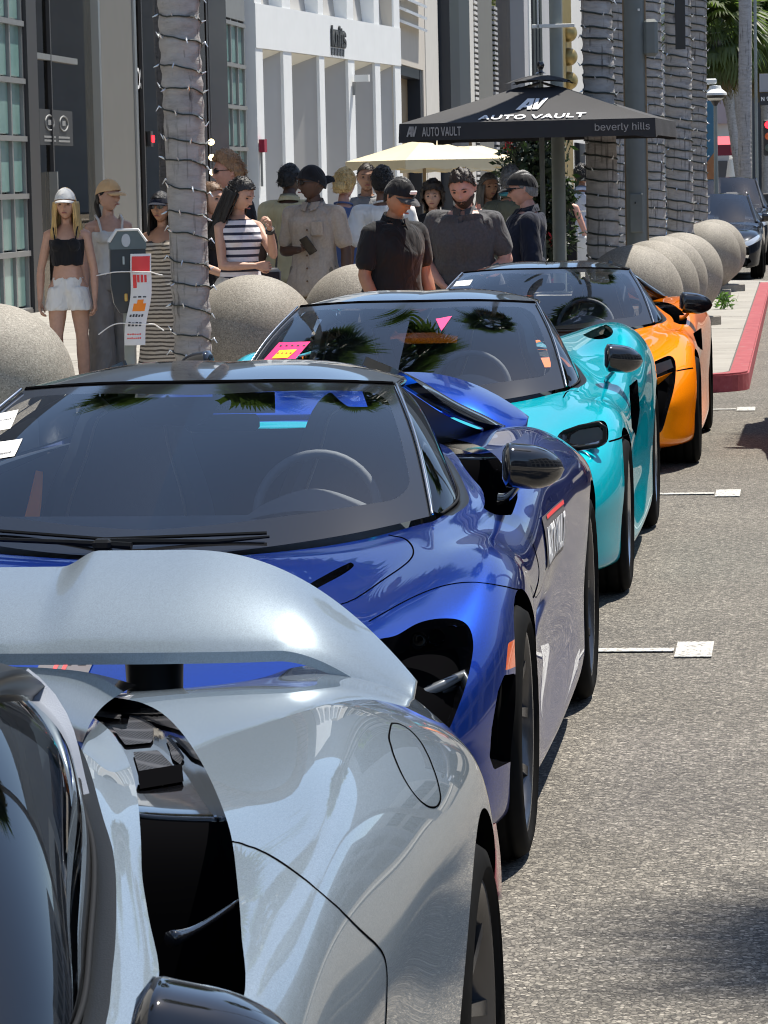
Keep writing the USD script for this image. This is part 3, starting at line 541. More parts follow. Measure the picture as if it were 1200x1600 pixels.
    for sxx in spec.get('seats', (-.37, .32)):
        sp = thing_part(P, 'seat', (sxx, 1.62, 0)); zt = 1.055+zs
        G = []
        for z, wd, yy, ft in ((.36, .25, -.10, .10), (.50, .25, 0.0, .09), (.66, .245, .06, .08), (.80, .215, .10, .07), (.90, .17, .13, .06), (.98, .145, .15, .05), (zt-.02, .125, .165, .04), (zt, .07, .17, .02)):
            u = np.linspace(-1, 1, 21); G.append(np.stack([u*wd, yy - ft*np.abs(u)**2.5, np.full(21, z)-.0*u], 1))
        G = gaussian_filter1d(np.stack([curve(np.stack(G)[:, k], 30) for k in range(21)], 1), 1.0, axis=0); v, f = gridmesh(G)
        obj('backrest', thick(v, f, .07), spec.get('seat_mat', 'seat_cloth'), sp, 50)
        obj('piping', join(tube(G[::2, 2]+A(0, -.006, 0), .005, 5), tube(G[::2, -3]+A(0, -.006, 0), .005, 5)), spec.get('pipe_mat', 'stitch_grey'), sp, True)
        cu = coons(curve([(-.24, -.55, .36), (0, -.55, .34), (.24, -.55, .36)], 12), curve([(-.24, -.08, .36), (0, -.06, .30), (.24, -.08, .36)], 12), np.linspace((-.24, -.55, .36), (-.24, -.08, .36), 8), np.linspace((.24, -.55, .36), (.24, -.08, .36), 8), (0, 0, -.03))
        obj('cushion', gridmesh(cu), spec.get('seat_mat', 'seat_cloth'), sp, True)
    sw = thing_part(P, 'steering_wheel', (spec.get('wheel_x', .27), .98, .80)); a = np.linspace(0, 2*np.pi, 40)
    ring = np.stack([.175*np.cos(a), .05*np.sin(a)+.02, .165*np.sin(a)], 1)
    obj('wheel_rim', tube(ring, .014, 8, False), 'cabin_grey', sw, True); obj('wheel_boss', box((0, 0, -.01), (.2, .05, .09), .02), 'cabin_grey', sw, 30)
    bn = coons(curve([(-.19, -.22, 0), (0, -.26, .035), (.19, -.22, 0)], 16), curve([(-.15, -.02, .03), (0, -.02, .075), (.15, -.02, .03)], 16), np.linspace((-.19, -.22, 0), (-.15, -.02, .03), 8), np.linspace((.19, -.22, 0), (.15, -.02, .03), 8), (0, 0, .01))
    obj('instrument_hood', moved(gridmesh(bn), (0, -.02, 0)), 'cabin_grey', sw, True)
    part('sensor_housing', moved(trimesh.creation.icosphere(3, .5), (spec.get('mid_x', -.1), 1.13, 1.105+zs), s=1)if False else hull([A(spec.get('mid_x', -.1)+xx, yy, zz+zs) for xx, yy, zz in ((-.13, 1.13, 1.13), (.13, 1.13, 1.13), (-.12, 1.02, 1.085), (.12, 1.02, 1.085), (-.08, .97, 1.058), (.08, .97, 1.058), (-.1, 1.06, 1.06), (.1, 1.06, 1.06))]), 'gloss_black', 40, False)
    part('rear_view_mirror', box((spec.get('mid_x', -.1)+.12, 1.18, 1.05+zs), (.22, .03, .05), .012), 'satin_black', 30, False)
    # wipers
    wz = [(-.10, .16, .783), (-.08, .19, .793)]
    part('wiper', join(tube([(-.42, .235, .812), (-.2, .20, .806), (-.02, .175, .797)], [.006, .008, .011], 6), tube([(-.10, .20, .806), (.2, .20, .804), (.34, .235, .812)], [.010, .007, .004], 6), box((-.10, .19, .80), (.05, .05, .03), .008), tube([(-.5, .33, .832), (-.1, .215, .812), (.33, .255, .82)], .005, 5)), 'satin_black', 30, False)
    # mirrors
    mx, my, mz = spec.get('mirror', (.905, .80, .945)); mx += wid; pod = mirror_pod(*spec.get('pod', (.165, .125, .16)))
    for sd in (1, -1):
        mp = thing_part(P, 'door_mirror'); fl = (lambda m: m) if sd > 0 else mirror
        obj('mirror_shell', fl(moved(pod, (mx, my, mz), rz=spec.get('pod_rz', 8), ry=spec.get('pod_ry', 4))), 'gloss_black', mp, True)
        obj('mirror_glass', fl(hull([A(mx+.068*math.cos(t)*(1.05)-.005, my+.047, mz+.044*math.sin(t)) for t in np.linspace(0, 6.28, 20)] + [A(mx+.066*math.cos(t)-.005, my+.044, mz+.042*math.sin(t)) for t in np.linspace(0, 6.28, 20)])), 'steel', mp, 30)
        st = spec.get('stalk', [(mx-.03, my+.0, mz-.045), (mx-.07, my+.05, mz-.09), (.80+wid, my+.12, .84)])
        p = curve(st, 12); w_ = np.linspace(.030, .045, 12)
        G = np.stack([np.stack([p + A(0, -wd*1.6, .0)[None].repeat(12, 0)*0 + np.outer(w_, A(0, -1.3*math.cos(t), .42*math.sin(t)))], 0)[0] for t in np.linspace(0, 2*np.pi, 13) for wd in (1,)], 1)
        obj('mirror_stalk', fl(gridmesh(G, True)), spec.get('stalk_mat', 'gloss_black'), mp, True)
    # wheels
    for yc, r_, w_, xc in ((0, rf, .245, spec.get('xf', .832)), (ax_r, rr_, .305, spec.get('xr', .806))):
        for sd in (1, -1): wheel(P, (xc+wid*.95)*sd, yc, r_, w_, spec.get('rim', 'rim_black'), spec.get('edge', 'rim_edge'), spec.get('spokes', 5), sd, spec.get('style', 'twin'))
    if 'wing' in spec:
        wm = wing_mesh(**spec['wing']); wp = thing_part(P, 'rear_wing'); obj('wing_blade', both(wm), paint_, wp, 50)
        for sd in (1, -1):
            x0 = .285*sd; z1 = spec['wing']['le_z']+.03; s0 = (spec['wing']['s_le']+spec['wing']['s_te'])/2 + .0
            G = np.stack([np.stack([x0 + .062*k*np.cos(a), s0 + .05*k*np.sin(a), np.full(40, zz)], 1) for zz, k in ((.82, .85), (z1-.10, .85), (z1-.06, .88), (z1-.03, 1.0), (z1+.01, 1.25))], 0)
            obj('wing_post', gridmesh(G), 'satin_black', wp, True)
    wsg = np.concatenate([g, g*A(-1, 1, 1)], 1).reshape(-1, 3); wst = cKDTree(proj(L2W(wsg)))
    def onglass(px): d, k = wst.query(px, 3); w_ = 1/(d+.2); w_ /= w_.sum(1, keepdims=True); return (wsg[k]*w_[..., None]).sum(1)
    return dict(P=P, C=C, L2W=L2W, part=part, onbody=onbody, ontop=ontop, onside=onside, onglass=onglass, duct=duct_parts, loc=np.asarray(loc, float))
plain('frit_black', (0.010, 0.0105, 0.012), 0.10, coat=0.6)
plain('roof_black', (0.008, 0.0085, 0.009), 0.07, coat=1.0)
# ---------------------------------------------------------------- people: x to the side, facing -y, z up, scaled from a height of 1.75
def ellipse(c, a, b, n=16, rot=None):
    t = np.arange(n)/n*2*np.pi; p = np.stack([a*np.cos(t), b*np.sin(t), np.zeros(n)], 1)
    return np.asarray(c, float) + (p if rot is None else p @ rot.T)
def ball(c, r, n=1):
    m = trimesh.creation.icosphere(n, r); return np.array(m.vertices) + np.asarray(c, float)
def mhull(pts): return m3.Manifold.hull_points(np.asarray(pts, np.float64))
def chain(pts, rad):
    return [mhull(np.vstack([ball(pts[i], rad[i]), ball(pts[i+1], rad[i+1])])) for i in range(len(pts)-1)]
def munion(ms): return m3.Manifold.batch_boolean(ms, m3.OpType.Add)
def soften(man, ref=.03, it=12, lam=.5):
    v, f = tri(man.refine_to_length(ref)); m = trimesh.Trimesh(v, f, process=True)
    trimesh.smoothing.filter_taubin(m, lamb=lam, nu=.53, iterations=it); return np.array(m.vertices), np.array(m.faces)
def wrinkle(m, amp, sc, seed):
    v, f = m; n = vnormals(v, f); d = meshkit.fbm(v*sc*A(1, 1, .6), 3, seed)-.38; return v + n*(d*amp*2)[:, None], f
def tomani(m): return m3.Manifold(m3.Mesh(np.asarray(m[0], np.float32), np.asarray(m[1], np.uint32)))
def rotz(a): a = math.radians(a); return A([math.cos(a), -math.sin(a), 0], [math.sin(a), math.cos(a), 0], [0, 0, 1])
def rotx(a): a = math.radians(a); return A([1, 0, 0], [0, math.cos(a), -math.sin(a)], [0, math.sin(a), math.cos(a)])
def roty(a): a = math.radians(a); return A([math.cos(a), 0, math.sin(a)], [0, 1, 0], [-math.sin(a), 0, math.cos(a)])
_ico = trimesh.creation.icosphere(4, 1.0)
def head_mesh(fem=False, beard=0.0):
    """Skull, brow, sockets, nose, lips, chin and ears displaced on one sheet; face towards -y."""
    d = np.array(_ico.vertices); x, y, z = d.T; f = -y
    P = d*A(.074, .094, .112)
    lo = np.clip(-z, 0, 1); P[:, 0] *= 1 - .30*lo**1.5*(1 if not fem else 1.08); P[:, 1] += np.where(y > 0, -.030*lo**1.2, 0)
    P[:, 1] += np.where((y < 0) & (z < 0), .010*lo, 0)
    P[:, 0] *= 1 + .03*np.exp(-((z-.25)/.3)**2)
    def g(x0, z0, sx, sz): return np.exp(-((P[:, 0]-x0)/sx)**2 - ((P[:, 2]-z0)/sz)**2) * np.clip(f*2.5, 0, 1)
    dy = 0.0
    dy = dy + .007*g(0, .022, .045, .010)
    for s in (-1, 1): dy = dy - .011*g(.031*s, .004, .016, .010) + .004*g(.043*s, -.022, .018, .016)
    dy = dy + .010*g(0, -.004, .008, .018) + .021*g(0, -.028, .011, .011) + .006*g(.010, -.032, .008, .007) + .006*g(-.010, -.032, .008, .007)
    dy = dy + .008*g(0, -.058, .018, .005) + .008*g(0, -.067, .015, .006) - .004*g(0, -.0625, .02, .0025) - .004*g(0, -.076, .02, .006) + .010*g(0, -.095, .022, .014)
    P[:, 1] -= dy
    P[:, 1] -= beard*.010*g(0, -.085, .045, .03)
    m = tomani((P, np.array(_ico.faces)))
    ears = []
    for s in (-1, 1):
        ears.append(mhull(np.vstack([ball((.070*s, .010, .012), .010), ball((.078*s, .018, .014), .008), ball((.076*s, .014, -.018), .006), ball((.069*s, .006, -.020), .007)])))
    return munion([m] + ears)
_heads = {k: head_mesh(*k) for k in ((False, 0.0), (True, 0.0), (False, 1.0))}
def hand(wrist, d, palm_n, side, curl=.55, s=1.0):
    """Palm, four unequal bent fingers and a thumb that leaves the palm's side."""
    d = unit(d); n = unit(np.asarray(palm_n, float) - d*(np.asarray(palm_n, float) @ d)); t = np.cross(d, n)*side
    W = lambda a, b, c: wrist + s*(d*a + t*b + n*c)
    ms = [mhull(np.vstack([ball(W(-.01, .012, 0), .017*s), ball(W(-.01, -.012, 0), .017*s), ball(W(.085, .032, 0), .011*s), ball(W(.08, -.030, 0), .011*s), ball(W(.05, .030, 0), .013*s), ball(W(.05, -.028, 0), .013*s)]))]
    for k, (b, L) in enumerate(((.030, .072), (.010, .080), (-.011, .074), (-.030, .058))):
        a, p = 0.0, W(.085-.004*abs(k-1), b, 0); pts = [p - d*.012*s]; 
        for q, fr in enumerate((.45, .32, .25)):
            a += curl*(.8, 1.0, .7)[q]; p = p + s*L*fr*(d*math.cos(a) + n*math.sin(a)); pts.append(p)
        ms += chain(pts, [.0092*s, .0086*s, .0080*s, .0070*s])
    ms += chain([W(.015, .026, .004), W(.045, .050, .016), W(.072, .056, .026+.01*curl), W(.090, .050, .032+.015*curl)], [.013*s, .011*s, .0095*s, .0078*s])
    return munion(ms)
SKINS = {}
for nm, c in (('skin_fair', (.52, .30, .21)), ('skin_tan', (.42, .225, .14)), ('skin_olive', (.36, .19, .12)), ('skin_brown', (.20, .10, .062)), ('skin_dark', (.085, .043, .028)), ('skin_pink', (.56, .30, .23))):
    plain(nm, c, .52, var=.10, scale=30, bump=.06, bscale=300, subsurface_weight=.08, subsurface_radius=(.02, .008, .004), subsurface_scale=.02)
for nm, c in (('hair_black', (.012, .010, .009)), ('hair_dark', (.030, .020, .014)), ('hair_brown', (.16, .085, .04)), ('hair_sandy', (.32, .18, .085)), ('hair_blond', (.62, .42, .17)), ('hair_grey', (.16, .155, .15))):
    mat(nm, {'g': ('texture_coordinate', {}), 'mp': ('mapping', dict(scale=(160.0, 160.0, 14.0))), 't': ('noise_texture', dict(scale=1.0, detail=4.0)), 'r': ('rgb_ramp', dict(ramp=[(.25, tuple(.45*A(*c))), (.75, tuple(np.minimum(1.45*A(*c), 1)))])), 'b': ('bump', dict(strength=.8, distance=.006)), 'p': ('principled_bsdf', dict(roughness=.5))},
        [('g.object', 'mp.vector'), ('mp.vector', 't.vector'), ('t.fac', 'r.fac'), ('r.color', 'p.base_color'), ('t.fac', 'b.height'), ('b.normal', 'p.normal')])
def cloth(nm, c, var=.12, rough=.85, sc=14):
    c = A(*c); return mat(nm, {'g': ('texture_coordinate', {}), 'mp': ('mapping', dict(scale=(9.0, 9.0, 4.0), rotation=(.3, .4, .2))), 't': ('noise_texture', dict(scale=sc, detail=5.0)), 'r': ('rgb_ramp', dict(ramp=[(.25, tuple(c*(1-var))), (.75, tuple(np.minimum(c*(1+var), 1)))])), 'w': ('noise_texture', dict(scale=1.0, detail=3.0, roughness=.45, distortion=1.6)), 'wr': ('map_range', dict(from_min=.35, from_max=.65, to_min=0.0, to_max=1.0)), 'b': ('bump', dict(strength=.6, distance=.014)), 'p': ('principled_bsdf', dict(roughness=rough, sheen_weight=.1, specular_ior_level=.25))},
        [('g.object', 't.vector'), ('t.fac', 'r.fac'), ('r.color', 'p.base_color'), ('g.object', 'mp.vector'), ('mp.vector', 'w.vector'), ('w.fac', 'wr.value'), ('wr.result', 'b.height'), ('b.normal', 'p.normal')])
def stripes(nm, cols, period, axis='z', rough=.85, wob=.0):
    lo, hi, cut = cols
    mat(nm, {'g': ('texture_coordinate', {}), 's': ('separate_xyz', {}), 'n': ('noise_texture', dict(scale=6.0, detail=2.0)), 'a': ('math', dict(math_type='multiply_add', value2=wob)), 'm': ('math', dict(math_type='divide', value2=period)), 'f': ('math', dict(math_type='fraction')),
        'r': ('rgb_ramp', dict(ramp=[(0.0, lo), (cut, lo), (cut+.03, hi), (.97, hi), (1.0, lo)])), 'p': ('principled_bsdf', dict(roughness=rough))},
        [('g.object', 's.vector'), ('g.object', 'n.vector'), ('n.fac', 'a.value1'), (f's.{axis}', 'a.value3'), ('a.value', 'm.value1'), ('m.value', 'f.value1'), ('f.value', 'r.fac'), ('r.color', 'p.base_color')])
cloth('c_black', (.012, .012, .014)); cloth('c_navy', (.008, .011, .024)); cloth('c_white', (.74, .73, .70), .05); cloth('c_offwhite', (.62, .60, .55), .06); cloth('c_charcoal', (.075, .074, .078), .2, sc=60)
cloth('c_beige', (.40, .335, .275), .10, sc=60); cloth('c_yellow', (.52, .44, .255), .08); cloth('c_greige', (.25, .225, .20), .10); cloth('c_blue', (.085, .125, .26), .12); cloth('c_grey', (.22, .225, .235), .10); cloth('c_lightblue', (.50, .54, .62), .06)
cloth('c_khaki', (.20, .17, .13), .1); cloth('c_olive', (.10, .105, .075), .1); cloth('c_tan', (.62, .40, .20), .06); cloth('c_teal', (.05, .22, .26), .1); cloth('c_pink', (.55, .22, .24), .1); cloth('c_cream', (.70, .65, .52), .05)
stripes('c_breton', ((.025, .028, .05), (.72, .70, .74), .36), .052); stripes('c_dress', ((.09, .075, .06), (.50, .44, .36), .40), .030, wob=.03)
plain('eye_dark', (.015, .01, .008), .1, coat=1.0); plain('lip', (.30, .09, .08), .45); plain('shades', (.006, .006, .007), .08, coat=1.0); plain('brow_dark', (.03, .02, .015), .8)
plain('stubble', (.055, .032, .022), .9, bump=.5, bscale=500); plain('gold_clasp', (.7, .45, .15), .3, metal=1.0); plain('leather_black', (.015, .015, .016), .4)
def person(label, px, Y, h, face=0, z0=.15, fem=False, wide=1.0, skin='skin_fair', head=(0, 0, 0), arms=None, lean=0.0, top=None, bottom=('trousers', 'c_black'), hair=None, hat=None, shades=None, beard=None, group=None, stance=0.09, step=0.0, X=None, extras=(), curl=.55, seed=0, hands=True, brim=0):
    """head = turn, nod, tilt in degrees; arms = for +x and -x (upper direction, forearm direction, palm direction)."""
    X = atY(px, 290, Y)[0] if X is None else X
    P = thing('person', label, 'person', (X, Y, z0), face, group)
    k = h/1.75; w = wide; sh = (.155 if fem else .180)*(.6+.4*w); arms = arms or {}
    rl = rotx(lean)
    def up(p): p = np.asarray(p, float); return A(0, 0, .95) + rl @ (p-A(0, 0, .95))
    lv = [(.93, .155, .108, 0), (1.02, .140 if fem else .148, .100, -.004), (1.12, .120 if fem else .142, .092, -.004), (1.24, .140 if fem else .158, .105, -.006), (1.33, .150 if fem else .172, .112, 0), (1.385, .128 if fem else .158, .100, .008), (1.43, .088 if fem else .106, .076, .016), (1.462, .060, .056, .02)]
    if wide > 1.1: lv = [(z, a, b*(1.28 if z < 1.3 else 1.1), y-(.03 if z < 1.25 else .01)) for z, a, b, y in lv]
    def torso(grow, z0_=.9, z1_=1.5, bust=True):
        L = [(z, a*w+grow, b*(.5+.5*w)+grow, y) for z, a, b, y in lv if z0_-.001 <= z <= z1_+.001]; out = []
        for i in range(len(L)-1): out.append(mhull(np.vstack([[up(q) for q in ellipse((0, L[j][3], L[j][0]), L[j][1], L[j][2])] for j in (i, i+1)])))
        if fem and bust and z1_ > 1.3:
            for s in (-1, 1): out.append(mhull(ball(up((.068*s*w, -.085, 1.285)), .047+grow, 2)))
        return out
    ank, kne = {}, {}
    legs = {}
    for s in (-1, 1):
        hip = A(.088*s*w, 0, .92); fy = step*s; a = A((stance+.01)*s, fy, .085); kn = (hip+a)/2 + A(.008*s, -.018, .03)
        legs[s] = (hip, kn, a)
    def legm(grow, f0=0.0, f1=1.0, flare=0.0, rr=(.090, .080, .054, .058, .040)):
        out = []
        for s in (-1, 1):
            hip, kn, a = legs[s]; cal = kn*.62+a*.38 + A(0, .014, 0); mid = (hip+kn)/2
            pts = [hip, mid, kn, cal, a]; ts = [0, .25, .5, .69, 1.0]; wr = [rr[0]*(.55+.45*w), rr[1]*(.55+.45*w), rr[2], rr[3], rr[4]]
            n = int(round(7*(f1-f0)))+2; t = np.linspace(f0, f1, n); q = np.stack([np.interp(t, ts, [p[c] for p in pts]) for c in range(3)], 1)
            out += chain(q, list(np.interp(t, ts, wr)+grow+flare*(t-f0)))
        return out
    sk = torso(0) + legm(0)
    for s in (-1, 1):
        a = legs[s][2]; sk.append(mhull(np.vstack([ball(a+A(0, .03, -.045), .038), ball(a+A(.01*s, -.13, -.058), .026), ball(a+A(.02*s, -.09, -.05), .032), ball(a+A(0, 0, 0), .040)])))
    armj = {}
    for s in (-1, 1):
        ua, fa, pn = (arms.get(s) or ((.16*s, .04, -1), (.06*s, -.18, -1), (-s, 0, 0)))[:3]
        S = up((sh*s + .002*s, .008, 1.372)); E = S + unit(ua)*.295; W_ = E + unit(fa)*.255; armj[s] = (S, E, W_, unit(fa), pn)
        ar = .044*(.45+.55*w) if not fem else .037
        sk += [mhull(np.vstack([ball(up((.085*s*w, .012, 1.385)), .052), ball(S, .056*(.5+.5*w) if not fem else .045)]))]
        sk += chain([S, S*.45+E*.55, E], [.054*(.45+.55*w) if not fem else .043, ar+.003, ar-.006]) + chain([E, E*.7+W_*.3, W_], [ar-.005, ar-.001, .026 if not fem else .022])
    hd = rotz(head[0]) @ rotx(head[1]) @ roty(head[2]); nb = up((0, .018, 1.45)); hc = up((0, -.024, 1.622)) + hd @ A(0, -.0, 0)*0
    hc = hc + A(0, -.03*math.sin(math.radians(max(head[1], 0))), -.02*math.sin(math.radians(abs(head[1]))))
    sk += chain([nb, nb*.4+hc*.6 + A(0, .012, -.03)], [.060*(.6+.4*w) if not fem else .052, .052*(.7+.3*w) if not fem else .045])
    body = soften(munion(sk), .045, 8)
    hs = 1.13*(1.0 if not fem else .97)*(1.05 if wide > 1.25 else 1.0)
    hm = _heads[(fem, 0.0) if not beard else (False, 1.0)]; hv, hf = tri(hm); HW = lambda v: hc + (np.asarray(v, float)*hs) @ hd.T
    ms = [tomani(body), tomani((HW(hv), hf))]
    if hands:
        for s in (-1, 1): S, E, W_, fd, pn = armj[s]; ms.append(hand(W_+fd*.012, fd if len(arms.get(s) or ()) < 4 else arms[s][3], pn, s, curl, 1.0 if not fem else .9))
    v, f = tri(munion(ms)); obj('body', (v*k, f), skin, P, 42)
    def wear(nm, ms_, mt, ref=.035, it=10, wr=.020, wsc=9, smooth=50):
        m = soften(munion(ms_), ref, it) if isinstance(ms_, list) else ms_
        if wr: m = wrinkle(m, wr, wsc, seed+len(nm))
        return obj(nm, (m[0]*k, m[1]), mt, P, smooth)
    def sleeves(fr, grow, fore=0.0):
        out = []
        for s in (-1, 1):
            S, E, W_, fd, pn = armj[s]; r0 = (.056*(.45+.55*w) if not fem else .045)
            out.append(mhull(np.vstack([ball(up((.085*s*w, .012, 1.385)), .054+grow*.7), ball(S+A(0, 0, .0), r0+grow*.75)])))
            e = S + (E-S)*min(fr, 1); out += chain([S, (S+e)/2, e], [r0+grow*.75, r0-.006+grow, r0-.012+grow*1.25])
            if fore: out += chain([E, E+(W_-E)*fore], [r0-.012+grow, .030+grow*.8])
        return out
    kind, mt = (top or (None, None))[:2]
    hem = top[2] if top and len(top) > 2 else .90
    if kind in ('tshirt', 'polo', 'shirt', 'jacket'):
        lo = [mhull(np.vstack([[up(q) for q in ellipse((0, 0, zz), a_*w+.026, b_*(.5+.5*w)+.024)] for zz, a_, b_ in ((hem-.06, .190, .136), (hem+.06, .182, .128), (hem+.2, .142, .104))]))]
        fr, fo = {'tshirt': (.68, 0), 'polo': (.66, 0), 'shirt': (.72, 0), 'jacket': (1.0, .95)}[kind]
        wear('shirt' if kind != 'jacket' else 'jacket', torso(.020 if kind != 'jacket' else .03, .93, 1.44) + lo + sleeves(fr, .017 if kind != 'jacket' else .022, fo), mt)
        ring = lambda a_, b_, z_, y_: np.stack([up((a_*math.cos(t), y_+b_*math.sin(t), z_ + .018*math.sin(t))) for t in np.linspace(0, 2*np.pi, 33)])
        if kind == 'tshirt': obj('neckband', moved(tube(ring(.078, .070, 1.458, .014)*k, .009, 6, False)), mt, P, True)
        else:
            G = np.stack([ring(.074, .070, 1.440, .014), ring(.072, .066, 1.494, .022), ring(.088, .086, 1.462, .012), ring(.104, .096, 1.440, .008)], 0)
            G = G[:, 1:-1] if False else G; obj('collar', gridmesh(G*k), mt, P, True)
            q = [up((.0, -.108*(.5+.5*w)-.022-(.02 if wide > 1.1 else 0)*0, zz)) for zz in (1.44, 1.36, 1.30)]
            for sd in (-1, 1):
                c0, c1, c2 = up((.014*sd, -.070, 1.468)), up((.068*sd, -.090, 1.418)), up((.022*sd, -.118, 1.40)); c3 = up((.076*sd, -.03, 1.475))
                obj('collar_leaf', thick(np.array([c0, c1, c2, c3])*k + A(0, -.012, .006), np.array([[0, 2, 1], [0, 1, 3]]) if sd > 0 else np.array([[0, 1, 2], [0, 3, 1]]), .006), mt, P)
    elif kind in ('tank', 'crop', 'sleeveless', 'dress', 'tube'):
        zlo = {'tank': .93, 'crop': 1.12, 'sleeveless': .95, 'dress': .93, 'tube': 1.02}[kind]; zhi = 1.34
        t_ = torso(.012, min([z for z, *_ in lv if z >= zlo-.09]), zhi)
        if kind == 'crop': t_ = [x_ for x_ in torso(.012, 1.12, 1.34)]
        if kind == 'sleeveless': t_ = torso(.013, .93, 1.43)
        if kind == 'dress':
            t_ += [mhull(np.vstack([[up(q) for q in ellipse((0, 0, .95), .172, .125)], ellipse((0, 0, .55), .20, .17)])), mhull(np.vstack([ellipse((0, 0, .56), .20, .17), ellipse((0, -.01, .12), .25, .22)]))]
        wear('top' if kind != 'dress' else 'dress', t_, mt, wr=.006 if kind != 'dress' else .02)
        if kind in ('tank', 'crop'):
            for s in (-1, 1): obj('strap', moved(tube(np.stack([up(p) for p in ((.085*s, -.105, 1.33), (.10*s, -.07, 1.43), (.105*s, .02, 1.465), (.09*s, .085, 1.38))])*k, .006 if kind == 'crop' else .010, 6)), mt, P, True)
    bk, bm = bottom[:2]
    if bk == 'trousers':
        wear('trousers', legm(.020, 0, .97, .010) + [mhull(np.vstack([ellipse((0, 0, .97), .158*w, .115*(.6+.4*w)), ellipse((0, 0, .86), .172*w, .124)]))], bm, wr=.014)
    elif bk == 'wide': wear('trousers', legm(.024, 0, .99, .045) + [mhull(np.vstack([ellipse((0, 0, 1.0), .148*w, .11), ellipse((0, 0, .86), .178*w, .128)]))], bm, wr=.02, wsc=7)
    elif bk == 'shorts': wear('shorts', [mhull(np.vstack([ellipse((.062*s*w, .005, .94), .108, .118), ellipse((.096*s*w, -.012, .75), .112, .118)])) for s in (-1, 1)] + [mhull(np.vstack([ellipse((0, 0, 1.02), .136*w, .100), ellipse((0, 0, .90), .166*w, .120)]))], bm, wr=.004)
    if bk in ('trousers', 'wide'):
        for s in (-1, 1):
            a = legs[s][2]; obj('shoe', (lambda m_: (m_[0]*k, m_[1]))(soften(munion([mhull(np.vstack([ball(a+A(0, .04, -.048), .044), ball(a+A(.01*s, -.14, -.056), .034), ball(a+A(.02*s, -.09, -.045), .040), ball(a+A(0, 0, -.02), .046)]))]), .03, 4)), 'leather_black' if bk == 'trousers' else 'c_white', P, True)
    # face
    for s in (-1, 1):
        obj('eye', (HW(np.array(trimesh.creation.icosphere(2, .0095).vertices)*A(1.25, 1, .62) + A(.031*s, -.0765, .004))*k, np.array(trimesh.creation.icosphere(2, .01).faces)), 'eye_dark', P, True)
        obj('eyebrow', (lambda m_: (HW(m_[0])*k, m_[1]))(tube([(.014*s, -.0945, .022), (.031*s, -.0915, .026), (.048*s, -.079, .021)], [.0018, .0030, .0014], 6)), 'brow_dark', P, True)
    if not beard: obj('lips', (lambda m_: (HW(m_[0])*k, m_[1]))(tube([(-.022, -.0865, -.063), (-.008, -.0975, -.0605), (.008, -.0975, -.0605), (.022, -.0865, -.063)], [.002, .0055, .0055, .002], 6)), 'lip', P, True)
    d = np.array(_ico.vertices)
    def cap_of(mask_fn, grow, nm, mt, bumpy=.0, bsc=30, ext=None):
        x, y, z = d.T; fld = mask_fn(x, y, z) + (.09*(meshkit.fbm(d*9, 3, seed+7)*2-1) if nm in ('hair', 'beard') else 0); hv_ = d*A(.074, .094, .112); hv_[:, 0] *= 1 - .25*np.clip(-z, 0, 1)**1.5
        n = d/np.linalg.norm(d*A(1, .8, .7), axis=1, keepdims=True); g = grow*(1 + bumpy*(meshkit.fbm(d*bsc/10, 3, seed+3)*2-1))
        v_ = hv_ + n*g[:, None] if np.ndim(g) else hv_ + n*g
        if ext is not None: v_ = ext(v_, x, y, z)
        V_, neg, pos, _s = clip(v_, np.array(_ico.faces), fld); V_, neg = used(V_, neg)
        V_, neg = thick(V_, neg, min(.012, float(np.min(grow))*.9))
        if nm == 'hair' and not hat:
            r = np.random.default_rng(seed+5); c_ = V_[neg[:len(neg)//3]].mean(1); n_t = {'c_': 0}.get(nm, 260); pick = r.integers(0, len(c_), n_t); b = c_[pick]; nr = b/np.linalg.norm(b, axis=1, keepdims=True)
            dr = nr*.12 + A(0, .5, -.45) + r.normal(size=(n_t, 3))*.28; dr /= np.linalg.norm(dr, axis=1, keepdims=True); sd_ = np.cross(dr, nr); sd_ /= np.maximum(np.linalg.norm(sd_, axis=1, keepdims=True), 1e-6); L = r.uniform(.012, .024, (n_t, 1))*(1.5 if bumpy > .5 else 1)
            tv = np.stack([b - sd_*.006, b + sd_*.006, b + nr*.005, b + dr*L + nr*.002], 1).reshape(-1, 3); i = np.arange(n_t)*4; tf = np.vstack([np.stack([i, i+1, i+3], 1), np.stack([i+1, i+2, i+3], 1), np.stack([i+2, i, i+3], 1)]); V_, neg = join((V_, neg), (tv, tf))
        return obj(nm, (HW(V_)*k, neg), mt, P, 60)
    if hair:
        style, hm_ = hair; hl = lambda x, y, z: np.maximum(np.minimum(-y-.25+.0*z, .42-z - (y+1)*.02), np.where(y < .2, -.02-z+np.clip(-y*.3, 0, 1)*.8, -.35-z))
        def line(x, y, z): return np.maximum((np.where(y < -.15, .52, np.where(y < .25, -.02, -.42)) - z), -1)
        def line(x, y, z): return np.interp(y, [-1, -.55, -.1, .25, .45, 1], [.62, .50, .12, -.10, -.40, -.48]) - z
        if style == 'short': cap_of(line, .009, 'hair', hm_, .45, 90, lambda v_, x, y, z: v_ + np.stack([0*x, 0*x, .008*np.clip(z-.3, 0, 1)*(1+np.sin(x*11+y*7))], 1))
        if style == 'buzz': cap_of(line, .004, 'hair', hm_, .2, 60)
        if style == 'quiff': cap_of(line, .016, 'hair', hm_, .8, 70, lambda v_, x, y, z: v_ + np.stack([0*x, -.012*np.clip(z, 0, 1)*np.clip(-y+.4, 0, 1), (.040*np.clip(z-.45, 0, 1)*np.clip(-y+.6, 0, 1.2)*(1+.5*np.sin(x*9+y*5)))], 1))
        if style == 'curly':
            cap_of(lambda x, y, z: np.interp(y, [-1, -.6, -.2, .2, 1], [.55, .35, -.5, -.9, -.95]) - z, .035, 'hair', hm_, .75, 42)
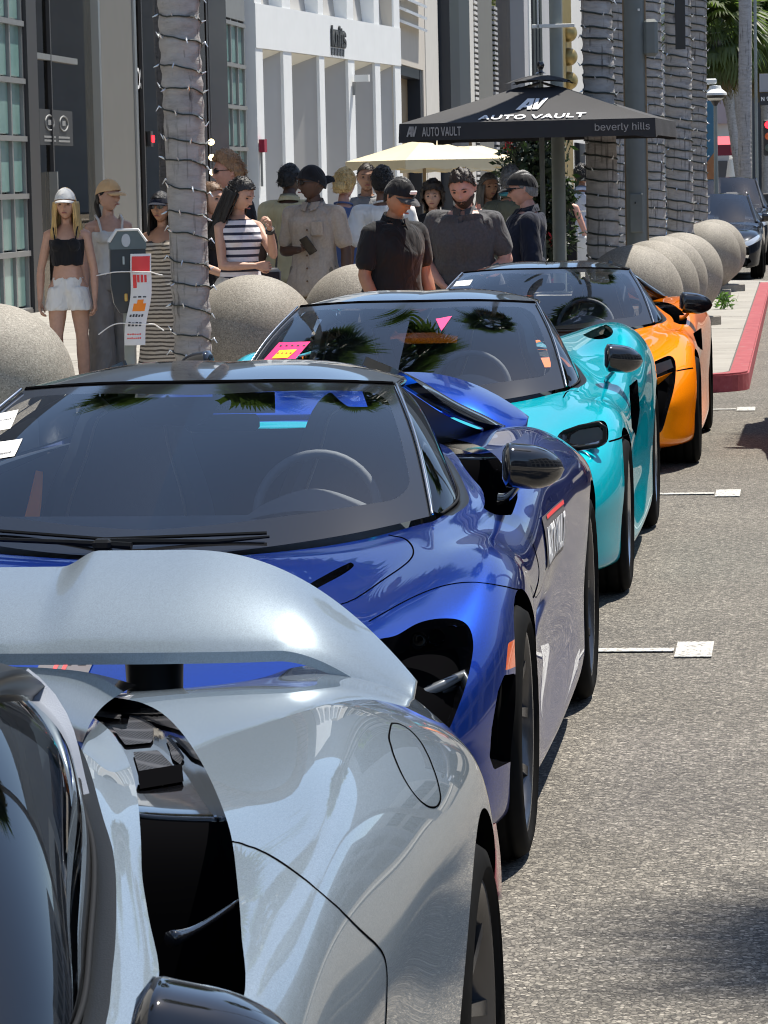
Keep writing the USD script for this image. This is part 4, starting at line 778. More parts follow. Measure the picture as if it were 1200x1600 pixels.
        if style in ('long', 'long_back'):
            cap_of(line, .012, 'hair', hm_, .3, 60)
            G = []
            for z_ in np.linspace(.02, -.26 if style == 'long' else -.34, 16):
                t = np.linspace(-.24*math.pi, 1.24*math.pi, 40) if style == 'long' else np.linspace(-.12*math.pi, 1.12*math.pi, 40)
                q = np.clip((.02-z_)/.3, 0, 1); wv = .010*np.sin(t*7+z_*22)*q + .005*np.sin(t*17+z_*9) + .004*np.sin(t*29)
                G.append(np.stack([(.079+.026*q**.7+wv)*np.cos(t), (.092-.004*q+wv)*np.sin(t) + .012 + .02*q, np.full(40, z_)], 1))
            v_, f_ = gridmesh(np.stack(G)); v_, f_ = thick(v_, f_, .014); r = np.random.default_rng(seed); st = []
            for q_ in range(70):
                a_ = r.uniform(-.26, 1.26)*math.pi if style == 'long' else r.uniform(-.14, 1.14)*math.pi; z1_ = r.uniform(-.30, -.20) if style == 'long' else r.uniform(-.38, -.26); ph = r.uniform(0, 6); zz_ = np.linspace(.02, z1_, 9); qq = np.clip((.02-zz_)/.3, 0, 1); rr_ = .083+.028*qq**.7+.008*np.sin(zz_*30+ph)*qq; aa = a_ + .10*np.sin(zz_*22+ph)*qq
                st.append(tube(np.stack([rr_*np.cos(aa), (rr_+.012)*np.sin(aa)+.012+.02*qq, zz_], 1), np.linspace(.0075, .0025, 9), 4))
            obj('hair_lengths', (lambda m_: (HW(m_[0])*k, m_[1]))(join((v_, f_), *st)), hm_, P, True)
        if style == 'bun':
            cap_of(line, .018, 'hair', hm_, .6, 60); m_ = trimesh.creation.icosphere(3, 1); bv = np.array(m_.vertices); bv = bv*A(.055, .045, .05)*(1+.25*(meshkit.fbm(bv*3, 3, 5)[:, None]*2-1)) + A(0, .105, -.015)
            obj('hair_bun', (HW(bv)*k, np.array(m_.faces)), hm_, P, True)
        if style == 'pony':
            cap_of(line, .010, 'hair', hm_, .2, 50); obj('ponytail', (lambda m_: (HW(m_[0])*k, m_[1]))(tube(curve([(0, .10, -.01), (.01, .135, -.06), (.02, .12, -.14), (.03, .11, -.22)], 14), np.r_[np.linspace(.016, .022, 7), np.linspace(.021, .005, 7)], 8)), hm_, P, True)
    if beard: cap_of(lambda x, y, z: np.maximum(np.maximum(z - np.interp(np.abs(x), [0, .28, .45, .75, 1], [-.41, -.43, -.47, -.36, -.30]), y-.02), np.where((np.abs(x) < .22) & (z > -.62) & (z < -.52), .05, -1)), .004, 'beard', beard, .2, 60, lambda v_, x, y, z: v_ + np.stack([0*x, -.012*np.clip(-y, 0, 1)*np.clip(-z, 0, 1), -.008*np.clip(-z, 0, 1)], 1))
    if hat:
        hk, hmat = hat[:2]
        if hk in ('cap', 'backcap', 'visor'):
            if hk != 'visor': cap_of(lambda x, y, z: np.interp(y, [-1, 0, 1], [.34, .24, .02]) - z, .0125, 'cap_crown', hmat, .04, 10, lambda v_, x, y, z: v_ + np.stack([0*x, -.006*np.clip(-y, 0, 1)*np.clip(z, 0, 1), -.004*np.clip(z-.6, 0, 1)+.008*np.clip(-y, 0, 1)*np.clip(z, 0, .8)], 1))
            else: cap_of(lambda x, y, z: np.maximum(np.interp(y, [-1, 0, 1], [.30, .22, .10]) - z, z-np.interp(y, [-1, 0, 1], [.55, .45, .3])), .014, 'visor_band', hmat)
            sg = 1 if hk == 'backcap' else -1; t = np.linspace(-1.15, 1.15, 22)
            G = np.stack([np.stack([(.082+dx)*np.sin(t), sg*(.100*np.cos(t) + dy*np.cos(t*.9)**.8), .036 + dz - .018*np.abs(np.sin(t))**2], 1) for dx, dy, dz in ((-.006, -.004, .004), (.0, .03, .004), (-.004, .055, -.002), (-.012, .072, -.010))], 0)
            v_, f_ = gridmesh(G, sg < 0); v_, f_ = thick(v_, f_, .005); v_ = v_ @ (rotx(brim)).T; obj('cap_brim', (HW(v_)*k, f_), hat[2] if len(hat) > 2 else hmat, P, 40)
            if hk != 'visor': obj('cap_button', (HW(moved(trimesh.creation.icosphere(1, .008), (0, 0, .124))[0])*k, np.array(trimesh.creation.icosphere(1, .008).faces)), hmat, P, True)
        if hk == 'durag':
            cap_of(lambda x, y, z: np.interp(y, [-1, -.4, .2, 1], [.30, .18, .0, -.35]) - z, .012, 'headscarf', hmat, .1, 30)
            obj('scarf_tail', (lambda m_: (HW(m_[0])*k, m_[1]))(thick(*gridmesh(np.stack([curve([(-.03, .085, .03), (-.02, .13, .045), (-.01, .165, .03)], 8), curve([(.03, .085, -.02), (.02, .13, .0), (.015, .165, .005)], 8)], 0)), .012)), hmat, P, True)
    if shades:
        for s in (-1, 1): obj('lens', (HW(hull([A(.033*s + a_*.024*math.cos(t), -.100 + .010*abs(math.cos(t))*(1 if s*math.cos(t) > 0 else 0)+b_, .006 + .017*math.sin(t)) for t in np.linspace(0, 6.28, 14) for a_, b_ in ((1, 0), (.9, .006))])[0])*k, hull([A(.033*s + a_*.024*math.cos(t), -.100 + .010*abs(math.cos(t))*(1 if s*math.cos(t) > 0 else 0)+b_, .006 + .017*math.sin(t)) for t in np.linspace(0, 6.28, 14) for a_, b_ in ((1, 0), (.9, .006))])[1]), 'shades', P, 30)
        obj('frame', (lambda m_: (HW(m_[0])*k, m_[1]))(join(tube([(-.058, -.085, .012), (-.01, -.104, .013), (.01, -.104, .013), (.058, -.085, .012)], .0028, 6), *[tube([(.058*s, -.086, .012), (.078*s, -.04, .012), (.080*s, .01, .014)], .0026, 6) for s in (-1, 1)])), 'shades', P, True)
    for nm, fn in extras:
        for m_, mt_ in fn(dict(up=up, arm=armj, HW=HW, k=k, legs=legs, w=w)): obj(nm, (m_[0]*k, m_[1]), mt_, P, 40)
    return P
def socket(poly, depth=.10, region='socket', lim=None, mt='gloss_black', shift=(-.03, None, -.01), shrink=.84):
    """A hole with the outline given in pixels, its floor set back and its sides closed."""
    def f(C, L2W, dp):
        seg = C.cut('body', region, lambda V: sdf(poly, proj(L2W(V))), lim or (lambda V: (V[:, 1] < .1) & (V[:, 0] > .3) & (V[:, 2] > .15)))
        v, fc = C.get(region)
        if not len(v): return
        c = v.mean(0); k = 1-shrink
        if depth < 0: dv = vnormals(v, fc).mean(0)*depth
        else: dv = A(shift[0], depth if shift[1] is None else shift[1], shift[2])
        off = lambda p: (c-p)*A(k, 0, k) + dv
        dp.setdefault('extra', []); dp['extra'] += [(region + '_recess', (v+off(v), fc), mt), (region + '_rim', wallmesh(C.V, seg, off), 'gloss_black')]
    return f
def patchcut(poly, region, lim): return lambda C, L2W, dp: C.cut('body', region, lambda V: sdf(poly, proj(L2W(V))), lim)
FRONT = lambda V: (V[:, 1] < .12) & (V[:, 0] > .3)
def loc_of(car, px, py, Y): return atY(px, py, Y) - car['loc']
def sheet_on(car, pts, nm, mt, lift=.006, n=8):
    """A thin sheet lying on the windscreen between four pixels."""
    a, b, c, d = (A(*p) for p in pts); u = np.linspace(0, 1, n); q = np.array([[(a*(1-i)+b*i)*(1-j)+(d*(1-i)+c*i)*j for i in u] for j in u]); v = car['onglass'](q.reshape(-1, 2)).reshape(n, n, 3)
    v = gaussian_filter1d(gaussian_filter1d(v, 1.2, axis=0, mode='nearest'), 1.2, axis=1, mode='nearest') + unit(EYE-car['loc']-v.mean((0, 1)))*lift
    obj(nm, gridmesh(v, True), mt, car['P'], True)
# ---------------------------------------------------------------- blue
blue = supercar('sports_car', 'deep blue sports car with lifted blue rear wing and flyer tape on its bonnet', (-1.735, 8.60, 0), 0, dict(widen=.09, dents=[(smooth_loop([(.42, .50), (.55, .56), (1.0, .54), (1.45, .53), (1.15, .47), (.75, .40), (.55, .36), (.46, .42)]), .055, .06)], seats=(-.33, .40), wheel_x=.36, mid_x=-.06, 
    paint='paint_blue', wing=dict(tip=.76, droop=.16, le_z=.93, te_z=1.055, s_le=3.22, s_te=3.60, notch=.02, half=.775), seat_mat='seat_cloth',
    cuts=[socket(smooth_loop([(739, 1000), (737, 1032), (725, 1080), (710, 1120), (693, 1146), (655, 1130), (615, 1080), (575, 1030), (580, 1003), (615, 994), (650, 975), (700, 966), (729, 975)]), -.075, mt='cavity_black', shrink=.9),
          patchcut([(806, 998), (809, 1040), (790, 1048), (794, 1005)], 'side_marker', lambda V: (V[:, 1] < .3) & (V[:, 0] > .6)),
          socket([(806, 1052), (806, 1120), (802, 1188), (772, 1203), (765, 1183), (768, 1140), (778, 1080), (788, 1055)], .05, 'corner_vent', lambda V: (V[:, 1] < .3) & (V[:, 0] > .6), 'cavity_black', (-.05, .03, 0), .9),
          socket(smooth_loop([(478, 919), (500, 903), (556, 877), (552, 886), (505, 914), (483, 923)]), .02, 'bonnet_slot', lambda V: (V[:, 1] < .5) & (V[:, 2] > .6), 'cavity_black', (0, 0, -.03), .95)],
    regions={'side_marker': ('side_marker', 'amber')},
    gaps=[([(575, 972), (610, 952), (650, 931), (715, 911), (775, 914), (812, 922)], False, .0036, None), ([(606, 837), (632, 842), (645, 856), (643, 872), (600, 905), (552, 937), (525, 948), (480, 985)], False, .004, None),
          ([(833, 935), (842, 900), (838, 868), (832, 850)], False, .005, (.1, 1.2))]))
bl = blue['loc']; hx = thing_part(blue['P'], 'headlight'); L_ = lambda px, py, Y: loc_of(blue, px, py, Y)
for sd in (1, -1):
    fl = (lambda m: m) if sd > 0 else mirror
    obj('light_bar', fl(tube([L_(628, 1099, 7.98), L_(690, 1071, 8.03), L_(734, 1049, 8.12)], [.012, .014, .010], 10)), 'lamp_grey', hx, True); obj('bar_shelf', fl(tube([L_(628, 1110, 7.99), L_(690, 1083, 8.04), L_(733, 1062, 8.13)], .010, 8)), 'gloss_black', hx, True)
    for px, py, Y in ((655, 1000, 8.05), (682, 995, 8.06), (708, 990, 8.08)): obj('lamp_lens', fl(moved(lathe([(0, -.022), (.014, -.018), (.020, -.006), (.021, .01)], 16), L_(px, py, Y), rx=90)), 'gloss_black', hx, True)
    obj('lamp_board', fl(hull([L_(px, py, Y) for px, py in ((640, 985), (728, 978), (732, 1010), (640, 1022)) for Y in (8.07, 8.09)])), 'cavity_black', hx)
P = blue['P']
obj('seat_belt', thick(*gridmesh(np.stack([curve([L_(56, 735, 9.66), L_(43, 790, 9.58), L_(30, 838, 9.50)], 12), curve([L_(67, 737, 9.66), L_(64, 790, 9.58), L_(56, 838, 9.50)], 12)], 0)), .004), 'belt_orange', P, True)
sheet_on(blue, [(-12, 646), (33, 637), (18, 671), (-20, 678)], 'window_label', 'white_plastic'); sheet_on(blue, [(-14, 690), (40, 683), (24, 714), (-20, 722)], 'window_label', 'white_plastic')
for k_, (s_, tw) in enumerate((('STORAGE', 1.0), ('AUTO VAULT', .8))):
    a_, b_, d_ = blue['onglass']([(-12, 712 if k_ == 0 else 660), (22, 706 if k_ == 0 else 654), (-10, 703 if k_ == 0 else 651)]); q_ = unit(EYE-blue['loc']-a_)*.012; obj('label_text', place(text(s_, .0085, .0005), a_+q_, b_-a_, d_-a_), 'flyer_ink', P)
cd = thing_part(P, 'window_card', (-.01, 2.0, 1.055)); obj('card', box((0, 0, 0), (.20, .003, .066), .001), 'tape_grey', cd); obj('card_text', mirror(place(text('@AUTOVAULTSTORAGE', .013), (-.09, -.003, -.02), (1, 0, 0), (0, 0, 1))), 'stitch_grey', cd)
# grey lettered tape along the bonnet
def hood_strip(x0, x1, s0, s1, lift, n=40):
    s_ = np.linspace(s0, s1, n); G = []
    for x in np.linspace(x0, x1, 4): z, nn = blue['ontop'](np.full(n, x), s_); G.append(np.stack([np.full(n, x), s_, gaussian_filter1d(z, 2, mode='nearest')+lift], 1))
    return gridmesh(np.stack(G, 0))
obj('tape', hood_strip(-.095, .035, -.9, .1, .004), 'tape_grey', P, True); obj('tape_bar', hood_strip(.002, .022, -.63, -.2, .007), 'print_white', P)
for x0, s0, s1 in ((-.062, -.62, -.3), (-.056, -.75, -.62), (-.034, -.76, -.63)): obj('tape_streak', hood_strip(x0, x0+.010, s0, s1, .006), 'flyer_red', P, True)
tv, tf = text('AUTO VAULT', .052, .001); tv = np.column_stack([-.065 + tv[:, 1]*.95, -.20 - tv[:, 0]*(.43/tv[:, 0].max()), tv[:, 2]]); z_, _ = blue['ontop'](tv[:, 0], tv[:, 1]); tv[:, 2] = tv[:, 2] + z_ + .008; obj('tape_lettering', (tv, tf), 'print_white', P)
def side_strip(s0, s1, z0, z1, lift, n=36):
    G = []
    for t in np.linspace(0, 1, 5): s_ = np.linspace(s0, s1, n); z = np.full(n, z0+(z1-z0)*t); x, _ = blue['onside'](s_, z); G.append(np.stack([gaussian_filter1d(x, 2, mode='nearest')+lift, s_, z], 1))
    return gridmesh(np.stack(G, 0), True)
obj('door_tape', side_strip(1.05, 1.62, .62, .775, .004), 'tape_grey', P, True); obj('door_tape_stripe', side_strip(1.15, 1.62, .76, .772, .006), 'flyer_red', P)
tv, tf = text('AUTO VAULT', .098, .001); s_ = 1.08 + tv[:, 0]*(.52/tv[:, 0].max()); z_ = .640 + tv[:, 1]; x_, _ = blue['onside'](s_, z_); obj('door_lettering', (np.column_stack([x_+.007+tv[:, 2], s_, z_]), tf), 'print_white', P)
# ---------------------------------------------------------------- silver
silver = supercar('sports_car', 'silver grey sports car nearest the camera with its rear wing raised', (-1.465, 2.63, 0), 0, dict(
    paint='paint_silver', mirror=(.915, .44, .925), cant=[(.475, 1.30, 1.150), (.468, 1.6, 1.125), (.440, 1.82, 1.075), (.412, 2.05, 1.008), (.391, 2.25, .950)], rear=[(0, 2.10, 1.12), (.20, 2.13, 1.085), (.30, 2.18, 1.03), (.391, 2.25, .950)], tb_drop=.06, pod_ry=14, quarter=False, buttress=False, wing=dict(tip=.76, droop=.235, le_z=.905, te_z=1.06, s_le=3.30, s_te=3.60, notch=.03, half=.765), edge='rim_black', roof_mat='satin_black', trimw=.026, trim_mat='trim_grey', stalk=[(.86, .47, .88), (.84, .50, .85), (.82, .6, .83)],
    gaps=[([(362, 1314), (374, 1318), (410, 1331), (470, 1370), (530, 1421), (572, 1462), (598, 1490), (604, 1540), (602, 1610)], False, .0026, None), ([(612, 1131), (640, 1141), (668, 1180), (685, 1228), (686, 1256), (673, 1262), (650, 1245), (626, 1207), (608, 1155)], True, .0026, None)]))
P = silver['P']; L_ = lambda px, py, Y: loc_of(silver, px, py, Y)
fl_v, fl_f = silver['duct']['panel']; ft_ = cKDTree(proj(silver['L2W'](fl_v)))
def onfloor(px): d, k = ft_.query(np.atleast_2d(px), 4); w_ = 1/(d+.3); w_ /= w_.sum(1, keepdims=True); return (fl_v[k]*w_[..., None]).sum(1)
Lz = lambda px, py, z: atZ(px, py, z) - silver['loc']
for q in ([(142, 1121), (147, 1098), (188, 1102), (190, 1128)], [(174, 1138), (197, 1146), (204, 1116), (240, 1136), (239, 1164), (196, 1168)], [(208, 1179), (247, 1176), (281, 1211), (219, 1216)], [(257, 1150), (266, 1152), (288, 1186), (285, 1201), (270, 1190)]):
    lp = np.vstack([np.linspace(q[i], q[(i+1) % len(q)], 6, endpoint=False) for i in range(len(q))]); K = Cutter(fl_v, fl_f); K.cut('body', 'grid', lambda V: sdf(lp, proj(silver['L2W'](V)))); gv, gf = K.get('grid')
    if len(gf): obj('vent_grid', (gv + A(0, 0, .004), gf), 'vent_mesh', P, True)
b0, b1, b2, b3 = onfloor([(216, 1221), (286, 1214), (290, 1236), (222, 1254)]); up3 = A(0, 0, 1)
obj('vent_blade', hull([b0+up3*.016, b1+up3*.020, b0+up3*.004, b1+up3*.004, b2*.5+b1*.5+up3*.004, b3*.5+b0*.5+up3*.004]), 'cavity_black', P, 30)
obj('duct_strut', tube(curve([L_(268, 1468, 3.84), L_(300, 1455, 3.88), (L_(372, 1410, 4.0))], 10), [.004+.007*(1-t)**3 for t in np.linspace(0, 1, 10)], 8), 'gloss_black', P, True)
obj('rear_reflector', thick(*gridmesh(np.stack([curve([L_(766, 1292, 5.60), L_(770, 1340, 5.62), L_(773, 1408, 5.62)], 10), curve([L_(775, 1286, 5.70), L_(782, 1340, 5.72), L_(784, 1406, 5.72)], 10)], 0)), .01), 'red_lens', P, True)
obj('window_label', thick(np.array([L_(108, 1310, 4.06), L_(127, 1344, 3.98), L_(124, 1357, 3.96), L_(103, 1320, 4.04)]), np.array([[0, 2, 1], [0, 3, 2]]), .002), 'white_plastic', P)
# ---------------------------------------------------------------- turquoise
def oval(cx, cy, a, b, rot=0, n=40): t = np.linspace(0, 2*np.pi, n, endpoint=False); c, s = math.cos(rot), math.sin(rot); return np.stack([cx + a*np.cos(t)*c - b*np.sin(t)*s, cy + a*np.cos(t)*s + b*np.sin(t)*c], 1)
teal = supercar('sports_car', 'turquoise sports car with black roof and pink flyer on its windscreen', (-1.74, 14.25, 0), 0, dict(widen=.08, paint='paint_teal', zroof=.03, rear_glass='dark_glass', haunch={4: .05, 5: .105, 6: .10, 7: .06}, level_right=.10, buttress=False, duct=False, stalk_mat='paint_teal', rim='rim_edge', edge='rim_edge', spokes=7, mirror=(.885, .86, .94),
    cuts=[socket(smooth_loop([(872, 680), (896, 667), (918, 661), (940, 657), (948, 663), (950, 686), (942, 696), (920, 702), (895, 706), (874, 702)]), -.04, shrink=.9),
          socket(oval(932, 517, 26, 13, .08), .10, 'haunch_intake', lambda V: (V[:, 1] > 1.4) & (V[:, 1] < 2.3) & (V[:, 0] > .4), 'cavity_black', (-.02, .12, -.05), .95),
          socket([(983, 603), (996, 592), (1000, 640), (994, 682), (987, 668)], .02, 'side_intake', lambda V: (V[:, 1] > .4) & (V[:, 1] < 2.2) & (V[:, 0] > .8), 'cavity_black', (-.06, .05, 0), .92)],
    gaps=[([(951, 690), (965, 686), (980, 680)], False, .007, (-1, .6)), ([(880, 622), (887, 612), (905, 612)], False, .006, (-.3, .8))]))
L_ = lambda px, py, Y: loc_of(teal, px, py, Y); hx = thing_part(teal['P'], 'headlight')
for sd in (1, -1):
    fl = (lambda m: m) if sd > 0 else mirror
    obj('lamp_lens', fl(hull([L_(px, py, 13.80+.02*k) for px, py in ((905, 672), (935, 667), (942, 674), (941, 686), (930, 691), (905, 695), (890, 692), (892, 680)) for k in (0, 1)])), 'lamp_grey', hx, 30); obj('bezel', fl(tube([L_(px, py, 13.77) for px, py in ((880, 676), (905, 667), (935, 661), (945, 668), (945, 688), (935, 696), (905, 700), (882, 699))], .010, 6)), 'satin_black', hx, True)
sheet_on(teal, [(434, 533), (491, 531), (458, 569), (404, 567)], 'pink_flyer', 'flyer_pink'); sheet_on(teal, [(436, 546), (467, 545), (450, 560), (422, 561)], 'flyer_panel', 'flyer_yellow', .010)
r_ = random.Random(5)
for k in range(5):
    x0 = 437+9*k; sheet_on(teal, [(x0, 538), (x0+6, 538), (x0+4, 541), (x0-2, 541)], 'flyer_print', 'flyer_ink', .011, 3)
    if k < 4: sheet_on(teal, [(438+6.5*k-4, 550), (442+6.5*k-4, 550), (439+6.5*k-4, 553), (435+6.5*k-4, 553)], 'flyer_print', 'flyer_red', .014, 3)
sheet_on(teal, [(678, 497), (709, 492), (695, 510), (690, 519)], 'pink_tag', 'flyer_pink')
# ---------------------------------------------------------------- orange
orange = supercar('sports_car', 'orange sports car last in the row beside the red kerb', (-1.62, 20.75, 0), 0, dict(widen=.07, paint='paint_orange', mirror=(.905, .93, .94), pod=(.20, .135, .16), stalk_mat='paint_orange', edge='rim_black',
    cuts=[socket(smooth_loop([(1010, 572), (1022, 565), (1035, 559), (1047, 556), (1054, 562), (1056, 582), (1053, 607), (1042, 648), (1031, 676), (1022, 668), (1014, 620)]), -.08, mt='cavity_black', shrink=.9),
          socket([(1083, 521), (1096, 512), (1098, 548), (1090, 541)], .02, 'side_intake', lambda V: (V[:, 1] > .3) & (V[:, 1] < 2.2) & (V[:, 0] > .8), 'cavity_black', (-.05, .04, 0), .9)],
    gaps=[([(1056, 580), (1070, 577), (1083, 575)], False, .008, (-1, .6))]))
L_ = lambda px, py, Y: loc_of(orange, px, py, Y); hx = thing_part(orange['P'], 'headlight')
for sd in (1, -1):
    fl = (lambda m: m) if sd > 0 else mirror
    obj('blade', fl(hull([L_(px, py, Y) for px, py, Y in ((1012, 606, 20.05), (1012, 596, 20.05), (1051, 581, 20.16), (1030, 590, 20.08), (1016, 612, 20.10), (1048, 584, 20.2))])), 'paint_orange', hx, 30); obj('lamp_lens', fl(hull([L_(px, py, 20.20+.02*k) for px, py in ((1022, 570), (1048, 561), (1052, 574), (1025, 586)) for k in (0, 1)])), 'lamp_grey', hx, 30)
    obj('intake_grid', fl(join(*[tube([L_(1018+2*k, 640-8*k+20, 20.17), L_(1052-3.2*k-1, 616+9*k, 20.22)], .006, 5) for k in range(5)])), 'rim_grey', hx, True)
sheet_on(orange, [(712, 439), (741, 436), (735, 446), (706, 448)], 'window_label', 'white_plastic')
# ---------------------------------------------------------------- ground
def sheet(x0, x1, y0, y1, z, n=2): return gridmesh(np.stack([np.stack([np.linspace(x0, x1, n), np.full(n, y), np.full(n, z)], 1) for y in (y0, y1)], 0))
obj('road', sheet(-600, 600, -300, 1500, 0), 'asphalt', kind='structure')
# kerb line of the left pavement: straight, out round the corner planting, and back in
kx = -3.05
arc = lambda cx, cy, r, a0, a1, n=12: [(cx+r*math.cos(a), cy+r*math.sin(a)) for a in np.linspace(math.radians(a0), math.radians(a1), n)]
kl = [(kx, -20), (kx, 26.9)] + arc(kx+.5, 26.9, .5, 180, 90, 6)[1:] + [(-.95, 27.4)] + arc(-.95, 27.95, .55, -90, 0) + [(-.40, 51.5)] + arc(-1.4, 51.5, 1.0, 0, 90)[1:] + [(-2.2, 52.5)] + arc(-2.2, 53.3, .8, 270, 180, 6)[1:] + [(-3.0, 140)]
kl = np.array(kl); 
def offset(line, d):
    g = LineString(line).offset_curve(d); return np.array(g.coords)
def extrude(poly, z0, z1):
    m = trimesh.creation.extrude_polygon(poly, z1-z0, engine='earcut'); v = np.array(m.vertices); v[:, 2] += z0; return v, np.array(m.faces)
outer = LineString(kl); band = Polygon(np.vstack([kl, [(-60, 140), (-60, -20)]]))
top = band.buffer(-.16, join_style=1)
kerb_poly = band.difference(top).intersection(shapely.box(-3.6, -19.8, 5, 139.8))
red = kerb_poly.intersection(shapely.box(-3.6, 27.0, 5, 51.2)); grey = kerb_poly.difference(shapely.box(-3.6, 27.0, 5, 51.2))
def big(g): return max(getattr(g, 'geoms', [g]), key=lambda q: q.area)
kr = big(red); v, f = extrude(kr, -.05, .135)
obj('kerb', (v, f), 'kerb_red', label=None, kind='structure')
kt = big(kr.buffer(-.012)); v2, f2 = extrude(kt, .135, .150); obj('kerb', (v2, f2), 'kerb_red', kind='structure')
for g in getattr(grey, 'geoms', [grey]): obj('kerb', extrude(g, -.05, .15), 'pavement', kind='structure')
pv = thing_part(World.GetPrim(), 'pavement'); pv.SetCustomDataByKey('kind', 'structure')
obj('bed', extrude(top, -.05, .134), 'joint_dark', pv)
rng = random.Random(4)
ys = np.arange(13.0, 62, 1.52); 
far_parts = []
for i, y in enumerate(ys):
    for j, x in enumerate(np.arange(-11.2, 0, 1.52)):
        q = shapely.box(x, y, x+1.512, y+1.512).intersection(top.buffer(-.004))
        if q.is_empty or q.area < .02: continue
        obj('slab', extrude(big(q), .10, .150 + rng.uniform(-.001, .001)), 'pavement', pv)
obj('far_slabs', extrude(big(top.intersection(shapely.box(-59, 62.3, 3, 139))), .10, .149), 'pavement', pv, kind='stuff')
obj('near_slabs', extrude(big(top.intersection(shapely.box(-59, -19, 3, 12.95))), .10, .149), 'pavement', pv, kind='stuff')
# parking bay marks: a cross line ending in a small block
for k, y in enumerate((12.42, 18.64, 25.43)):
    t = thing('parking_mark', ['white bay mark on the road beside the blue car', 'white bay mark on the road beside the turquoise car', 'white bay mark on the road beside the orange car'][k], 'road marking', (-.39, y, .004), 0)
    obj('line', box((-.85, 0, .0015), (1.55, .085, .003)), 'road_paint', t); obj('block', box((.0, .01, .0015), (.135, .40, .003)), 'road_paint', t)
# right side of the street: median kerb, opposite pavement
obj('median', box((7.2, 60, .05), (1.6, 180, .2), .02), 'pavement', kind='structure')
obj('opposite_pavement', box((22, 60, .05), (8, 260, .2), .02), 'pavement', kind='structure')

# ---------------------------------------------------------------- stone balls on their pads
def ball_mesh(): return lathe([(.45*math.sin(a)+1e-5, -.45*math.cos(a)) for a in np.linspace(.02, math.pi-.001, 40)], 64)
B = [(-20, 17.7, 'granite ball bollard at the left edge of the picture beside the two women', 1), (392, 22.5, 'granite ball bollard just right of the nearest wrapped palm', 1), (562, 25.1, 'granite ball bollard behind the man in the black polo shirt', 1),
     (988, 30.2, 'front granite ball of the tight row, half in the shade of the black umbrella', 1), (1018, 32.3, 'second granite ball of the tight row, right behind the half shaded one', 1), (1036, 34.6, 'third granite ball of the tight row, mostly hidden between two others', 1), (1064, 36.6, 'fourth granite ball of the tight row, beside the small green plant', 1),
     (1104, 45.0, 'granite ball near the black saloon, the front one of a far pair', 1), (1115, 47.4, 'farthest granite ball, just showing behind another beside the black saloon', 1)]
first = None
for px, y, lb, _ in B:
    x = atY(px, 400, y)[0]
    if first is None:
        first = thing('ball_bollard', lb, 'bollard', (x, y, .15), 0, 'granite ball bollards along the pavement edge')
        obj('ball', moved(ball_mesh(), (0, 0, .55)), 'granite_ball', first, True); obj('neck', lathe([(.0, .06), (.2, .06), (.2, .12), (.16, .13), (.0, .135)], 32), 'granite_ball', first, 30); obj('pad', box((0, 0, .03), (.62, .62, .14), .01), 'granite_ball', first)
    else: copy_of(first, (x, y, .15), 20*len(lb), lb)
# ---------------------------------------------------------------- palms: trunks wound with fairy lights, crowns above
mat('palm_bark', {'g': ('texture_coordinate', {}), 'mp': ('mapping', dict(scale=(5.0, 5.0, 16.0))), 't': ('noise_texture', dict(scale=1.0, detail=7.0, roughness=.7)), 'mp2': ('mapping', dict(scale=(26.0, 26.0, 2.2))), 't2': ('noise_texture', dict(scale=1.0, detail=5.0)),
    'r': ('rgb_ramp', dict(ramp=[(.2, (.16, .15, .145)), (.45, (.31, .298, .29)), (.75, (.42, .405, .395))])), 'r2': ('rgb_ramp', dict(ramp=[(.28, (.25, .24, .24)), (.42, (1, 1, 1))])), 'x': ('mix_color', dict(blend_type='multiply', fac=1.0)), 'b': ('bump', dict(strength=.7, distance=.02)), 'p': ('principled_bsdf', dict(roughness=.9))},
    [('g.object', 'mp.vector'), ('mp.vector', 't.vector'), ('g.object', 'mp2.vector'), ('mp2.vector', 't2.vector'), ('t.fac', 'r.fac'), ('t2.fac', 'r2.fac'), ('r.color', 'x.a'), ('r2.color', 'x.b'), ('x.result', 'p.base_color'), ('t.fac', 'b.height'), ('b.normal', 'p.normal')])
def leaf(name, c, trans=.35):
    c = A(*c); mat(name, {'o': ('geometry', {}), 'h': ('map_range', dict(to_min=.6, to_max=1.35)), 'cc': ('combine_color', {}), 'x': ('mix_color', dict(blend_type='multiply', fac=1.0, a=tuple(c), use_clamp=False)), 'd': ('principled_bsdf', dict(roughness=.5)), 't': ('translucent_bsdf', dict(color=tuple(np.minimum(c*A(1.6, 1.9, .9), 1)))), 'm': ('mix_closure', dict(fac=trans))},
        [('o.random_per_island', 'h.value'), ('h.result', 'cc.r'), ('h.result', 'cc.g'), ('h.result', 'cc.b'), ('cc.color', 'x.b'), ('x.result', 'd.base_color'), ('d.BSDF', 'm.closure1'), ('t.BSDF', 'm.closure2')], surface='m.closure')
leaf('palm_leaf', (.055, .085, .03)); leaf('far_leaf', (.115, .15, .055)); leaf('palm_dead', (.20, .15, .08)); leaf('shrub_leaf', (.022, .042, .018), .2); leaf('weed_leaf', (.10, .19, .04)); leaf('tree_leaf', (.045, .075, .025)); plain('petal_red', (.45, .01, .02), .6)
plain('cable_green', (.022, .030, .026), .5); mat('bulb_glass', {'p': ('principled_bsdf', dict(base_color=(.75, .78, .8), roughness=.08, metallic=.6))}, [])
